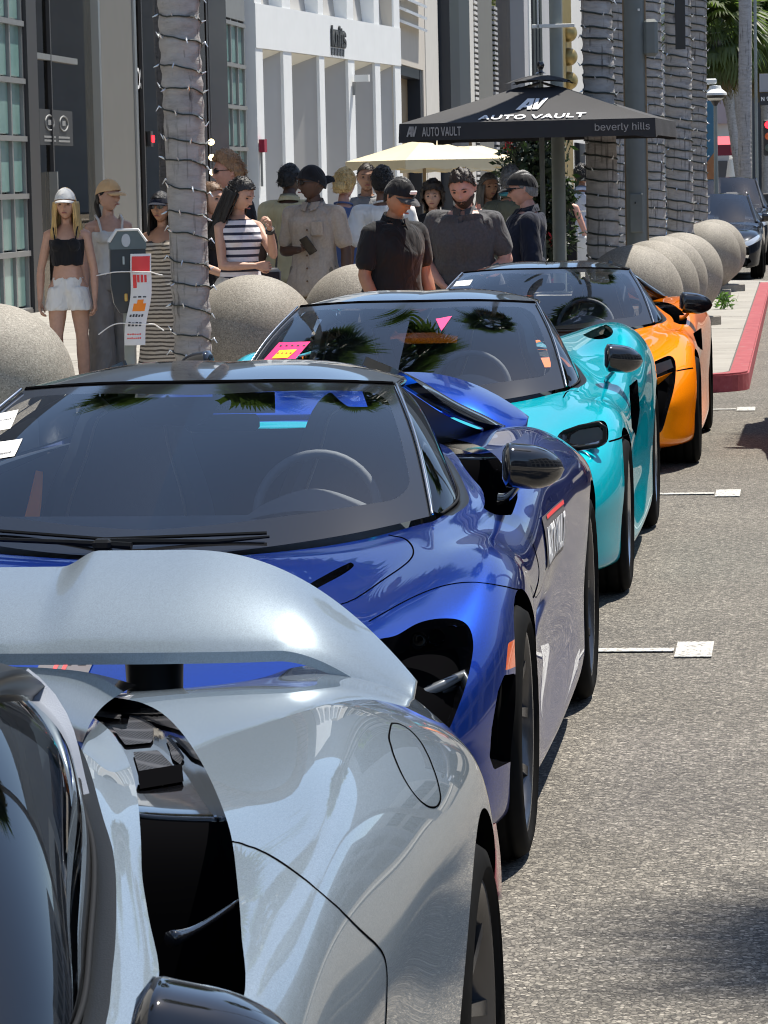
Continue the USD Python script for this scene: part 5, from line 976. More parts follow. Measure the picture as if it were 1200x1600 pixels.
def frond(L, n=26, w=.55, seed=0, droop=.9, fan=False):
    r = random.Random(seed); V, F = [], []
    t = np.linspace(0, 1, n); sp = np.stack([t*L*(1-.15*droop*t), 0*t, L*(.30*t - droop*.62*t**2)], 1)
    def quad(a, b, wd, up): 
        i = len(V); d = unit(b-a); s = unit(np.cross(d, up))*wd
        V.extend([a-s*.35, a+s*.35, a+(b-a)*.45+s, b, a+(b-a)*.45-s]); F.extend([(i, i+1, i+2), (i, i+2, i+4), (i+4, i+2, i+3)])
    for i in range(2, n):
        for s in (-1, 1):
            ln = w*(math.sin(math.pi*min(t[i]*.93+.07, 1))**.6)*r.uniform(.85, 1.1); d = unit(A(.75, s*1.0, -.35-.5*t[i]+r.uniform(-.12, .12)))
            for q in (0, .5): a = sp[i] + (sp[min(i+1, n-1)]-sp[i])*q; quad(a, a+d*ln, .018, A(0, 0, 1))
    st = tube(sp[::3], np.linspace(.022, .006, len(sp[::3])), 5)
    V2, F2 = np.array(V), np.array(F); return join((V2, F2), st)
def fan_leaf(L, seed=0, n=26):
    r = random.Random(seed); V, F = [], []; h = A(L*.62, 0, -.04*L)
    for a in np.linspace(-2.0, 2.0, n):
        ln = L*.50*r.uniform(.85, 1.05)*(1-.12*abs(a)); d = unit(A(math.cos(a), math.sin(a), -.12-.25*abs(a)/2)); m = h + d*ln*.6; e = h + d*ln + A(.05*L, 0, -.26*L*r.uniform(.6, 1.2)); s = unit(np.cross(d, A(0, 0, 1)))*.032*L
        i = len(V); V.extend([h-s*.15, h+s*.15, m+s, e, m-s]); F.extend([(i, i+1, i+2), (i, i+2, i+4), (i+4, i+2, i+3)])
    return join((np.array(V), np.array(F)), tube([(0, 0, 0), (L*.33, 0, .03*L), h], [.018, .014, .010], 5))
def crown_mesh(seed, n=46, L=2.3, fan=False):
    r = random.Random(seed); g, d = [], []
    for k in range(n):
        q = k/n; el = math.radians(78 - (150 if fan else 118)*q**.9 + r.uniform(-8, 8)); az = k*137.5 + r.uniform(-10, 10)
        m = fan_leaf(L*r.uniform(.8, 1.05), seed*97+k) if fan else frond(L*r.uniform(.85, 1.1), 22, L*.24, seed*97+k, .55+.5*q)
        m = moved(moved(m, ry=-math.degrees(el) if not fan else -math.degrees(el)), rz=az); (d if q > .86 else g).append(m)
    return join(*g), join(*d)
def palm(label, px_b, Y, z_b, r0, r1, lean=(0, 0), H=11.5, wraps=(.0, 5.0, .205), seed=1, lights=True, crown=True, fan=True, L=1.7, name='palm_tree', group='palms wound with fairy lights', X=None, n_leaf=None):
    X = atY(px_b, 400, Y)[0] if X is None else X
    P = thing(name, label, 'palm tree', (X, Y, z_b), 0, group)
    zz = np.r_[np.linspace(0, 5, 150), np.linspace(5.1, H, 40)]; n = 40; a = np.arange(n)/n*2*np.pi
    rad = np.interp(zz, [0, .35, 5, H], [r0*1.12, r0, r1, r1*.9]) + .006*np.sin(zz*2*np.pi/.13)*np.clip(np.sin(zz*3.1)+.6, 0, 1)
    cx = lambda z: lean[0]*(z/5) + .04*np.sin(z*.5+seed)*(z/5); cy = lambda z: lean[1]*(z/5)
    G = np.stack([np.stack([cx(z)+r*(1+.05*(meshkit.noise(np.stack([np.cos(a)*1.5, np.sin(a)*1.5, np.full(n, z*2.4)], 1)+seed)-.5)*2)*np.cos(a), cy(z)+r*(1+.05*(meshkit.noise(np.stack([np.cos(a)*1.5, np.sin(a)*1.5, np.full(n, z*2.4)], 1)+seed)-.5)*2)*np.sin(a), np.full(n, z)], 1) for z, r in zip(zz, rad)], 0)
    G = np.concatenate([G, G[:, :1]], 1); obj('trunk', gridmesh(G), 'palm_bark', P, True)
    if lights:
        pitch = .155 if Y < 28 else .118; t = np.arange(wraps[0]/pitch*2*np.pi, wraps[1]/pitch*2*np.pi, 2*np.pi/22); r = random.Random(seed)
        z = t/(2*np.pi)*pitch; am = .7 if Y < 28 else .45; z = z + am*(.022*np.sin(t*.37+seed) + .012*np.sin(t*1.0+seed) + .008*np.sin(t*2.7) + .005*np.sin(t*6.1))
        rr = np.interp(z, zz, rad) + .006; pts = np.stack([cx(z)+rr*np.cos(-t), cy(z)+rr*np.sin(-t), z], 1); obj('light_string', tube(pts, .0052 if Y < 28 else .009, 5), 'cable_green', P, True)
        bm = []
        for i in range(0, len(pts), 4 if Y < 28 else 9):
            dr = unit(pts[i]-A(cx(z[i]), cy(z[i]), z[i])); bm.append(tube([pts[i], pts[i]+dr*.018+A(0, 0, r.choice((-1, 1))*.012), pts[i]+dr*.040+A(0, 0, r.choice((-1, 1))*.02)], [.004, .007, .002] if Y < 28 else [.006, .009, .002], 5))
        obj('bulbs', join(*bm), 'bulb_glass', P, True, kind='stuff')
    if crown:
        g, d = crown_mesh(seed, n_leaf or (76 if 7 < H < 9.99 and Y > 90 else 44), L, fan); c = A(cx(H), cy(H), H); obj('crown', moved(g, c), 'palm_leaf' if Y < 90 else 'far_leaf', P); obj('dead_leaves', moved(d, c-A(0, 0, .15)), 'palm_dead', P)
    return P
palm('thick wrapped palm trunk nearest the camera, right of the parking meter', 299, 21.5, .15, .118, .142, (-.10, 0), seed=1, L=1.6, H=8.3)
palm('wrapped palm trunk beside the right end of the black umbrella', 942, 31.4, .15, .150, .132, (-.02, 0), seed=2, H=14.0, L=2.0)
palm('dark wrapped palm trunk half hidden behind the wide grey green lamp post', 1022, 43.5, .15, .16, .155, (.0, 0), seed=3, H=12.5)
palm('wide wrapped palm trunk standing behind the row of stone balls', 1064, 39.5, .15, .155, .150, (.02, 0), seed=4, H=12.0)
palm('last wrapped palm trunk of the row, right edge against the far trees', 1090, 50, .15, .16, .158, (0, 0), seed=5, H=12.5)
palm('slim wrapped palm trunk just behind the one at the black umbrella', 964, 46, .15, .15, .14, (0, 0), seed=6, H=12.5)
# ---------------------------------------------------------------- buildings on the left: the shop with glazed grids, the white finned front, what follows
plain('steel_grey', (.26, .26, .255), .4, metal=.5, var=.08)
plain('frame_dark', (.045, .042, .042), .45, metal=.3)
plain('dark_stone', (.060, .056, .055), .35, var=.25, scale=3)
plain('warm_grey', (.13, .125, .112), .55, var=.06, scale=2)
plain('bronze', (.055, .043, .038), .2, metal=.8, var=.10, scale=1.2)
plain('white_wall', (.74, .755, .75), .8, var=.035, scale=2.5, bump=.1, bscale=40)
plain('white_soffit', (.70, .67, .58), .8); plain('grey_fin', (.42, .41, .39), .75, var=.03, scale=2)
plain('cream_wall', (.52, .50, .46), .85, var=.05, scale=3, bump=.1, bscale=60); plain('beige_wall', (.50, .46, .40), .85, var=.05, scale=3)
plain('blind_brown', (.20, .15, .09), .8, var=.15, scale=5); plain('navy_black', (.010, .014, .022), .3); plain('slate', (.022, .030, .042), .35)
plain('gold_panel', (.30, .22, .085), .38, metal=.7, var=.35, scale=4); plain('brown_panel', (.10, .075, .05), .5, var=.3, scale=5)
plain('room_dark', (.045, .040, .036), .7, var=.4, scale=2); plain('room_wall', (.15, .135, .12), .8, var=.3, scale=1.5); plain('room_floor', (.20, .19, .17), .35)
plain('poster_red', (.30, .018, .045), .6); plain('poster_yellow', (.50, .33, .03), .6); plain('sign_black', (.025, .025, .026), .5); plain('sign_ink', (.22, .22, .215), .6); plain('letter_grey', (.055, .058, .058), .55)
plain('shade_green', (.09, .12, .10), .6, var=.4, scale=4); plain('concrete_far', (.33, .33, .34), .85, var=.08, scale=.6); plain('far_dark', (.085, .085, .09), .6, var=.3, scale=.4); plain('far_pale', (.52, .51, .49), .85, var=.06, scale=.8)
plain('post_grey', (.135, .15, .145), .55, var=.12, scale=6); plain('post_rust', (.20, .145, .09), .8, var=.2, scale=10); plain('post_green', (.23, .255, .24), .5, var=.1, scale=6)
plain('white_metal', (.70, .71, .69), .45); plain('awning_red', (.55, .06, .09), .7); plain('awning_dark', (.16, .012, .03), .7); plain('banner_blue', (.03, .13, .22), .5, var=.3, scale=1.2); plain('banner_orange', (.30, .13, .05), .5, var=.2)
mat('glass_block', {'o': ('object_info', {}), 'g': ('texture_coordinate', {}), 'n': ('noise_texture', dict(scale=1.6, detail=5.0)), 'r': ('rgb_ramp', dict(ramp=[(.3, (.13, .245, .225)), (.7, (.22, .345, .315))])), 'h': ('map_range', dict(to_min=.86, to_max=1.12)), 'c': ('combine_color', {}), 'x': ('mix_color', dict(blend_type='multiply', fac=1.0, use_clamp=False)), 'p': ('principled_bsdf', dict(roughness=.16, specular_ior_level=.6))},
    [('g.object', 'n.vector'), ('n.fac', 'r.fac'), ('o.random', 'h.value'), ('h.result', 'c.r'), ('h.result', 'c.g'), ('h.result', 'c.b'), ('r.color', 'x.a'), ('c.color', 'x.b'), ('x.result', 'p.base_color')])
mat('bulb_warm', {'e': ('emission', dict(color=(1.0, .82, .42), strength=3.2))}, [], surface='e.emission'); mat('led_red', {'e': ('emission', dict(color=(1.0, .02, .03), strength=3.0))}, [], surface='e.emission')
WX = -10.0
def yb(x0, x1, y0, y1, z0, z1): return box(((x0+x1)/2, (y0+y1)/2, (z0+z1)/2), (abs(x1-x0), abs(y1-y0), abs(z1-z0)))
shop = thing('shop_building', 'dark shop front between two walls of green glass panes in steel grids', 'building')
obj('wall', join(yb(-22, WX-.30, 20, 43.75, .1, 14), yb(-22, WX-.30, 59.75, 62, .1, 14), yb(-22, WX-6.2, 43.75, 59.75, .1, 14), yb(WX-6.2, WX-.3, 43.76, 59.74, 5.5, 14)), 'dark_stone', shop)
obj('plinth', join(yb(WX-.30, WX+.02, 20, 43.8, .1, .20), yb(WX-.30, WX+.02, 59.8, 62, .1, .20)), 'dark_stone', shop)
for (ya, yb_, n) in ((36.6, 43.8, 10), (59.75, 61.95, 3)):
    w_ = (yb_-ya)/n
    for i in range(n):
        for k in range(6):
            z = .215+.747*k; obj('pane', moved(box((0, 0, 0), (.05, w_-.07, .69), .012), (WX-.09+.004*((i*7+k*5) % 3), ya+(i+.5)*w_, z+.37)), 'glass_block', shop)
    for i in range(n+1): obj('mullion', yb(WX-.12, WX-.02, ya+i*w_-.032, ya+i*w_+.032, .2, 4.9), 'steel_grey', shop)
    for k in range(7): obj('transom', yb(WX-.13, WX+.006, ya-.03, yb_+.03, .185+.747*k-.035, .185+.747*k+.035), 'steel_grey', shop)
    obj('fascia', yb(WX-.30, WX-.01, ya-.04, yb_+.04, 4.75, 5.5), 'steel_grey', shop)
for a, b, m_ in ((43.86, 44.45, 'frame_dark'), (48.55, 51.05, 'warm_grey'), (55.45, 57.45, 'bronze'), (57.62, 59.7, 'bronze')): obj('pier', yb(WX-.5, WX+.03, a, b, .14, 5.5), m_, shop)
obj('pier_edge', yb(WX-.45, WX+.06, 51.05, 51.22, .14, 5.5), 'steel', shop); obj('pier_edge', yb(WX-.40, WX+.05, 48.42, 48.55, .14, 5.5), 'steel', shop); obj('dark_joint', yb(WX-.5, WX-.05, 57.45, 57.62, .14, 5.5), 'navy_black', shop)
for a, b in ((44.45, 45.45), (45.53, 48.42), (51.22, 52.0), (52.06, 55.45)): obj('shop_pane', yb(WX-.075, WX-.06, a, b, .2, 5.4), 'shop_glass', shop)
for a in (45.45, 52.0): obj('glazing_bar', yb(WX-.12, WX-.01, a, a+.06, .15, 5.45), 'frame_dark', shop)
obj('door_head', yb(WX-.11, WX-.012, 44.46, 47.2, 3.50, 3.58), 'steel_grey', shop); obj('door_rail', yb(WX-.06, WX+.05, 45.36, 45.42, 1.0, 2.0), 'steel', shop)
obj('floor', yb(WX-6.1, WX-.1, 43.8, 59.7, .10, .16), 'room_floor', shop); obj('room_wall', join(yb(WX-6.15, WX-5.9, 43.8, 59.7, .16, 5.5), yb(WX-5.9, WX-.5, 55.5, 55.7, .16, 5.5)), 'room_wall', shop)
obj('display', join(yb(WX-2.4, WX-1.2, 44.9, 46.9, .16, 2.3), yb(WX-3.4, WX-2.6, 47.8, 50.4, .16, 3.4), yb(WX-2.6, WX-2.0, 46.2, 47.9, 3.0, 5.3)), 'room_dark', shop); obj('inner_column', join(yb(WX-1.2, WX-.85, 47.55, 48.3, .16, 5.45), yb(WX-1.3, WX-.8, 47.4, 48.4, 2.55, 2.8)), 'white_wall', shop)
def endx(px, Y=55.3): return atY(px, 200, Y)[0]
for a, b, z0_, z1_, mm in ((141, 164, .16, 5.4, 'far_pale'), (138, 167, 3.0, 3.22, 'white_metal'), (95, 131, .16, 5.4, 'room_dark'), (100, 104, .16, 5.4, 'steel_grey'), (118, 121, .16, 5.4, 'concrete_far'), (66, 84, .16, 4.4, 'brown_panel'), (96, 130, 2.5, 2.56, 'steel_grey'), (96, 130, 1.6, 1.66, 'steel_grey'), (176, 186, .16, 5.4, 'far_pale')):
    q_ = 55.35-.1*(b-a < 6)-.06*(z1_-z0_ < .3); obj('inner_panel', yb(endx(a, q_), endx(b, q_), q_-.05, q_+.05, z0_, z1_), mm, shop)
obj('poster', yb(WX-.60, WX-.56, 52.3, 55.3, 2.4, 5.2), 'poster_red', shop); obj('poster', yb(WX-.60, WX-.55, 52.35, 55.2, 4.2, 4.7), 'poster_yellow', shop)
sg = thing('door_sign', 'dark square notice with two round symbols on the shop door glass', 'sign')
obj('board', yb(WX-.055, WX-.035, 44.75, 46.85, 2.36, 2.84), 'sign_black', sg)
for yc in (45.35, 46.25):
    a = np.linspace(0, 2*np.pi, 30); obj('ring', tube(np.stack([np.full(30, WX-.03), yc+.26*np.cos(a), 2.66+.10*np.sin(a)], 1), .012, 5, False), 'sign_ink', sg, True); obj('symbol', yb(WX-.034, WX-.026, yc-.10, yc+.10, 2.63, 2.70), 'sign_ink', sg)
    for zz in (2.47, 2.42): obj('line_of_text', yb(WX-.034, WX-.028, yc-.36, yc+.36, zz-.014, zz+.014), 'sign_ink', sg)
for i, (px, py, Y) in enumerate(((113, 230, 47.6), (115, 258, 47.5), (117, 287, 47.4), (330, 222, 57.0), (331, 246, 57.0), (332, 269, 57.0))):
    p = atY(px, py, Y-.0); l_ = thing('pendant_lamp', ('%s warm round lamp of the trio glowing %s' % (('top', 'middle', 'bottom')[i % 3], 'inside the dark shop door' if i < 3 else 'in front of the bronze pier')), 'lamp', p, 0, 'small warm lamps at the shop front')
    obj('globe', trimesh.creation.icosphere(2, .055), 'bulb_warm', l_, True); obj('cord', tube([(0, 0, .05), (0, 0, .22 if i % 3 else 5.3-p[2])], .008, 6), 'frame_dark', l_)
p = atY(238, 217, 52.6); l_ = thing('red_light', 'round red light glowing in the shop window beside the palm', 'light', p); obj('lens', moved(lathe([(0, .0), (.055, .0), (.055, .03), (.0, .035)], 20, 'x')), 'led_red', l_, 30); obj('housing', yb(-.06, -.005, -.1, .1, -.12, .12), 'sign_black', l_)
p = atY(226, 137, 51.6); t_ = thing('window_letters', 'small white letters on the glass edge left of the wrapped palm', 'sign', (WX-.04, p[1], p[2])); obj('letters', place(text('OS', .30), (0, 0, 0), (0, 1, 0), (0, 0, 1)), 'white_plastic', t_)
# white finned front: plane through two points read off the photograph
W0, W1 = A(-9.97, 62.02, 0), A(-8.67, 73.5, 0); wd = unit(W1-W0); wn = A(wd[1], -wd[0], 0)
def wp(px, py):
    d = ray(px, py); k = ((W0-EYE) @ wn)/(d @ wn); q = EYE + d*k; return (q-W0) @ wd, q[2]
def wbox(w0, w1, d0, d1, z0, z1):
    c = W0 + wd*(w0+w1)/2 + wn*(d0+d1)/2; return moved(box((0, 0, 0), (abs(d1-d0), abs(w1-w0), z1-z0)), (c[0], c[1], (z0+z1)/2), rz=math.degrees(math.atan2(-wd[0], wd[1])))
wb = thing('white_building', 'white building with slanted grey panels in deep bays', 'building')
ce = [(401, 412), (444, 457), (500, 508), (545, 555), (587, 595), (618, 627)]; ws = [(wp(a, 150)[0], wp(b, 150)[0]) for a, b in ce]; zf = 4.30
for a, b in ws: obj('column', wbox(a, b, -1.2, 0, .14, zf), 'white_wall', wb); obj('upper_column', wbox(a, b, -.9, -.002, 5.12, 10), 'white_wall', wb)
obj('fascia', wbox(ws[0][0], ws[-1][1], -1.2, .015, zf, 5.12), 'white_wall', wb); obj('back', wbox(ws[0][0]-.02, ws[-1][1]+.02, -9, -1.2, .14, 14), 'white_wall', wb)
def wq(w, d, z): return W0 + wd*w + wn*d + A(0, 0, z)
for i in range(5):
    l, r = ws[i][1], ws[i+1][0]
    obj('fin', (np.array([wq(l, -1.05, .14), wq(r, -.06, .14), wq(r, -.06, zf-.01), wq(l, -1.05, zf-.62), wq(l, -1.12, .14), wq(r, -.13, .14), wq(r, -.13, zf-.01), wq(l, -1.12, zf-.62)]), np.array([[0, 1, 2, 3], [7, 6, 5, 4], [3, 2, 6, 7], [0, 4, 5, 1]])), 'grey_fin', wb)
    obj('soffit', (np.array([wq(l, -.02, zf-.006), wq(r, -.02, zf-.006), wq(r, -.06, zf-.012), wq(l, -1.05, zf-.62)]), np.array([[0, 1, 2, 3]])), 'white_soffit', wb)
    obj('upper_panel', (np.array([wq(l, -.25, 5.13), wq(r, -.25, 5.13), wq(r, -.75, 9.9), wq(l, -.75, 9.9)]), np.array([[0, 1, 2, 3]])), 'grey_fin', wb)
    obj('base_line', wbox(l+.02, r-.02, -.04, -.02, .14, .4), 'grey_fin', wb)
for k, z in enumerate(()): pass
w_, z_ = wp(514, 80); 
sb = thing('lettered_sign', 'dark close set sign letters on the white fascia', 'sign')
w0, w1 = wp(515, 60)[0], wp(543, 60)[0]; zt, zm, zb = wp(516, 42)[1], wp(516, 73)[1], wp(516, 86)[1]
obj('letters', place(moved(text('knits', .40, .03), s=1.0), wq(w0, .02, zm+.02), wd, (0, 0, 1)), 'letter_grey', sb)
obj('backing', wbox(w0, w1-.35, .017, .03, zm, zt-.04), 'letter_grey', sb)
for i in range(9): obj('stroke', wbox(w0+.02+i*(w1-w0-.35)/9, w0+.06+i*(w1-w0-.35)/9, .016, .03, zb, zm-.02), 'letter_grey', sb)
fa = thing('fire_alarm', 'small red alarm box on the first white column', 'alarm'); w_, z_ = wp(405.5, 228); obj('box', wbox(w_-.09, w_+.09, .016, .12, z_-.12, z_+.12), 'poster_red', fa); obj('conduit', wbox(w_-.02, w_+.02, .016, .05, z_-.75, z_-.12), 'steel_grey', fa)
cc = thing('wall_camera', 'small white camera on the fourth white column', 'camera'); w_, z_ = wp(551, 122); obj('body', wbox(w_-.07, w_+.07, .05, .35, z_-.08, z_+.06), 'white_metal', cc); obj('bracket', wbox(w_-.03, w_+.03, .0, .06, z_-.35, z_-.08), 'steel_grey', cc)
# beyond: beige house, pale pier, dark column, glass shop with checked edges, gold front
FX = -8.66
def fy(px): return FX*5300/(px-1250.0)
def front(nm, label, cat='building'): return thing(nm, label, cat)
bh = front('beige_building', 'beige building with three slanted louvres over a brown window')
obj('wall', join(yb(-20, FX-.02, fy(628), fy(634), .14, 11), yb(-20, FX-.02, fy(634), fy(675.5), 4.38, 11), yb(-20, FX-.02, fy(675.5), fy(678.5), .14, 11), yb(-20, FX-.6, fy(634), fy(675.5), .14, 4.38)), 'beige_wall', bh)
for z in (5.85, 5.58, 5.30): obj('louvre', moved(box((0, 0, 0), (.25, fy(670)-fy(637), .06)), (FX+.06, (fy(670)+fy(637))/2, z), ry=22), 'white_wall', bh)
obj('window_frame', join(yb(FX-.4, FX-.05, fy(634), fy(637.5), .2, 4.37), yb(FX-.4, FX-.05, fy(672), fy(675.4), .2, 4.37), yb(FX-.4, FX-.06, fy(637.5), fy(672), 4.15, 4.37)), 'navy_black', bh); obj('blind', yb(FX-.45, FX-.35, fy(637.5), fy(672), .2, 4.15), 'blind_brown', bh)
pp_ = front('pale_pier', 'pale stone pier between the beige building and the black column')
for z0_, z1_ in ((.14, 3.2), (3.22, 6.3), (6.32, 11)): obj('stone', yb(-14, FX-.01, fy(679), fy(699), z0_, z1_), 'cream_wall', pp_)
dc = front('black_column', 'broad black column rising behind the umbrella at left'); obj('shaft', yb(-13, FX+.25, fy(701), fy(716), .14, 11), 'navy_black', dc); obj('shaft', yb(-13, FX+.05, fy(716), fy(745), .14, 11), 'slate', dc)
gs = front('glass_shop', 'grey glazed shop with checked edges behind the black umbrella')
obj('pier', yb(-14, FX, fy(746), fy(754), .14, 11), 'cream_wall', gs)
for i, px in enumerate((756, 787)):
    for k in range(60): obj('check', yb(FX-.06+.0, FX+.02, fy(px-1.2), fy(px+.6+3.0), .2+k*.145, .2+k*.145+.075), 'far_pale' if i == 0 else 'concrete_far', gs, kind=None) if k % 1 == 0 and k < 46 else None
obj('wall', yb(-16, FX-1.6, fy(756), fy(1000), .14, 12), 'far_dark', gs); obj('panel', yb(FX-1.5, FX-.02, fy(762), fy(784), .14, 11), 'warm_grey', gs)
obj('window', yb(FX-.5, FX-.45, fy(792), fy(838), .14, 11), 'shop_glass', gs); obj('blind', yb(FX-1.2, FX-1.1, fy(792), fy(816), 1.5, 11), 'concrete_far', gs); obj('hedge_behind', yb(FX-1.3, FX-1.2, fy(814), fy(836), .14, 11), 'shade_green', gs)
obj('pier', yb(FX-1, FX, fy(833), fy(839), .14, 11), 'concrete_far', gs); obj('pier', yb(FX-1, FX+.02, fy(840), fy(843), .14, 11), 'white_metal', gs)
for k in range(3): obj('black_post', yb(FX-1, FX+.03, fy(846+5*k), fy(849.5+5*k), .14, 11), 'navy_black', gs)
obj('dark_panel', yb(FX-1, FX-.2, fy(843), fy(864), .14, 11), 'slate', gs)
gf = front('gold_front', 'gold and brown panelled shop front left of the second palm'); obj('gold_panel', yb(FX-1, FX+.03, fy(890), fy(905), .14, 12), 'gold_panel', gf); obj('brown_panel', yb(FX-1, FX, fy(880), fy(890), .14, 12), 'brown_panel', gf); obj('side', yb(FX-1, FX-.1, fy(864), fy(880), .14, 12), 'concrete_far', gf)
for q in (1, 2, 3): obj('ornament', moved(trimesh.creation.icosphere(2, .35), (FX+.1, fy(897), 4.6+q*.9)), 'gold_panel', gf, True)
fs = front('far_shops', 'pale sunlit shop fronts seen between the palms and posts'); 
for i, (a, b, mm) in enumerate(((905, 925, 'far_pale'), (926, 958, 'far_dark'), (959, 978, 'far_pale'), (978, 1010, 'far_dark'), (1010, 1040, 'concrete_far'), (1041, 1075, 'far_pale'), (1076, 1094, 'far_dark'))): obj('front', yb(FX-3, FX+.0+.02*i, fy(a), fy(b), .1, 13), mm, fs); obj('shop_window', yb(FX-.2, FX+.05+.02*i, fy(a)+1, fy(b)-1, .5, 3.2), 'dark_glass' if mm != 'far_dark' else 'far_pale', fs)
# closing the street far ahead
ec = thing('far_building', 'tall grey building with window bands closing the street far ahead', 'building')
obj('wall', yb(-60, 60, 268, 290, 0, 60), 'concrete_far', ec)
for k in range(14):
    for i in range(26): obj('window', yb(-26+i*2.0, -24.7+i*2.0, 267.7, 268.05, 3+k*3.4, 5.2+k*3.4), 'far_dark', ec) if i < 17 and k < 6 else None
rs = thing('grey_towers', 'dark grey building end behind the street sign at the far right', 'building'); obj('wall', join(yb(-3.0, 14, 205, 240, 0, 40)), 'far_dark', rs)
for i in range(6): obj('pier', yb(-3.0+i*1.1, -2.75+i*1.1, 204.7, 205.02, 0, 40), 'concrete_far', rs)
cw = thing('corner_house', 'pale house with slim piers above the red awning', 'building'); obj('wall', yb(-9, -3.6, 186, 204, 0, 40), 'far_pale', cw); obj('wing', yb(-5.0, -3.55, 185.6, 186.05, 4.6, 40), 'concrete_far', cw); obj('pier', yb(-5.25, -5.05, 185.4, 186.05, 0, 40), 'white_metal', cw); obj('shadow_gap', yb(-5.5, -5.27, 185.9, 186.06, 0, 40), 'far_dark', cw); obj('doorway', yb(-4.4, -3.7, 185.8, 186.06, 0, 2.6), 'far_dark', cw)
aw = thing('awning', 'red shop awning low under the hanging palm leaves', 'awning'); a0, a1 = atY(1117, 212, 182)[0], atY(1160, 212, 182)[0]; z1, z2, z3 = atY(1140, 212, 182)[2], atY(1140, 226, 181)[2], atY(1140, 243, 181)[2]
obj('top', thick(np.array([(a0, 184.5, z1+.0), (a1, 184.5, z1), (a1, 181, z2), (a0, 181, z2)]), np.array([[0, 2, 1], [0, 3, 2]]), .03), 'awning_red', aw); obj('valance', yb(a0, a1, 180.96, 181, z3, z2), 'awning_dark', aw); obj('lettering', yb(a0+(a1-a0)*.58, a0+(a1-a0)*.87, 180.93, 180.955, z3+.17, z2-.16), 'awning_red', aw)
wu = thing('white_parasol', 'closed white parasol under the red awning', 'parasol', (atY(1145, 260, 176)[0], 176, 0)); obj('cloth', lathe([(.05, 2.75), (.25, 2.5), (.40, 1.5), (.30, 1.2), (.02, 1.15)], 20), 'c_white', wu, True); obj('pole', tube([(0, 0, 0), (0, 0, 2.8)], .03, 8), 'white_metal', wu)
bn = thing('street_banner', 'tall blue banner with an orange shape right of the last palm', 'banner'); b0, b1 = atY(1086, 200, 66)[0], atY(1117, 200, 66)[0]; zt, zb = atY(1105, 158, 66)[2], atY(1105, 282, 66)[2]
obj('sheet', yb(b0, b1, 66, 66.02, zb, zt), 'banner_blue', bn); obj('shape', moved(hull([A(b1-.01, 0, zb+.55), A(b1-.01, 0, zb+.02), A(b1-.33, 0, zb+.02), A(b1-.30, 0, zb+.16), A(b1-.12, 0, zb+.25), A(b1-.01, .006, zb+.55), A(b1-.33, .006, zb+.02), A(b1-.01, .006, zb+.02)]), (0, 65.985, 0)), 'banner_orange', bn); obj('pole', tube([(b1+.02, 66.05, 0), (b1+.02, 66.05, zt+.1)], .03, 8), 'post_green', bn)
# lamp posts and signals
def post(label, px, Y, r, H, mt, extra=()):
    X = atY(px, 300, Y)[0]; P = thing('lamp_post', label, 'post', (X, Y, .15)); obj('shaft', tube([(0, 0, 0), (0, 0, H)], [r, r*.93], 24), mt, P, 40); obj('base', lathe([(r*1.5, 0), (r*1.5, .12), (r*1.15, .2), (r, .25)], 24), mt, P, 30)
    for nm, m_, mt_ in extra: obj(nm, m_, mt_, P)
    return P
post('wide grey green lamp post with rusty edges between two wrapped palms', 995, 33.5, .112, 9, 'post_grey', [('access_door', box((0, -.112, 1.25), (.13, .03, .38), .008), 'post_grey'), ('door_bolt', box((-.01, -.130, 1.35), (.015, .012, .02)), 'sign_black'), ('rust_strip', box((.104, -.035, 3), (.02, .02, 6)), 'post_rust'), ('rust_strip', box((-.105, -.03, 3), (.02, .02, 6)), 'post_rust'), ('clamp_box', box((.16, -.03, 2.95), (.14, .14, .36), .03), 'post_grey'), ('clamp_bolt', box((.05, -.12, 3.22), (.02, .02, .02)), 'white_metal'), ('banner_edge', box((.43, .5, 5.0), (.10, .02, 4.3), .004), 'sign_black')])
post('slim grey green post behind the black umbrella and shrub', 873, 32, .064, 9, 'post_green', [('bracket', box((-.02, -.09, 3.02), (.40, .02, .035), .004), 'white_metal'), ('sign_edge', box((-.16, -.09, 3.35), (.012, .02, .7)), 'white_metal')])
lp = thing('street_lamp', 'white disc street lamp against the far palm leaves', 'street lamp', (atY(1118, 200, 62)[0], 62, .15)); zc = atY(1118, 148, 62)[2]-.15
obj('shaft', tube([(0, 0, 0), (0, 0, zc-.2)], [.05, .03], 12), 'post_green', lp, True); obj('shade', lathe([(.02, zc+.17), (.10, zc+.16), (.12, zc+.10), (.21, zc+.03), (.215, zc-.01), (.02, zc-.012)], 28), 'white_metal', lp, 30); obj('glass_band', lathe([(.19, zc-.013), (.15, zc-.06)], 28), 'sign_black', lp, True); obj('lower_ring', lathe([(.16, zc-.061), (.10, zc-.10), (.02, zc-.11)], 28), 'white_metal', lp, 30); obj('cup', lathe([(.085, zc-.108), (.05, zc-.17), (.03, zc-.2)], 24), 'frame_dark', lp, True); obj('arm', box((-.18, 0, zc+.24), (.42, .10, .10), .02), 'white_metal', lp)
ts = thing('traffic_signal', 'red traffic signal at the right edge of the picture', 'traffic light', (atY(1198, 195, 120)[0], 120, 0)); zr = atY(1198, 195, 120)[2]
obj('pole', tube([(.30, 0, 0), (.30, 0, zr+1.0)], .07, 10), 'post_green', ts, True); obj('housing', box((.06, .02, zr-.45), (.36, .25, 1.25), .04), 'sign_black', ts)
for k, mm in enumerate(('led_red', 'amber', 'shade_green')): obj('lens', moved(moved(lathe([(0, 0), (.13, 0), (.12, .03), (0, .05)], 20, 'x'), rz=-90), (.06, -.11, zr-.40*k)), mm, ts, 30)
obj('walk_sign', box((-.02, -.03, zr-2.55), (.32, .2, .34), .03), 'sign_black', ts)
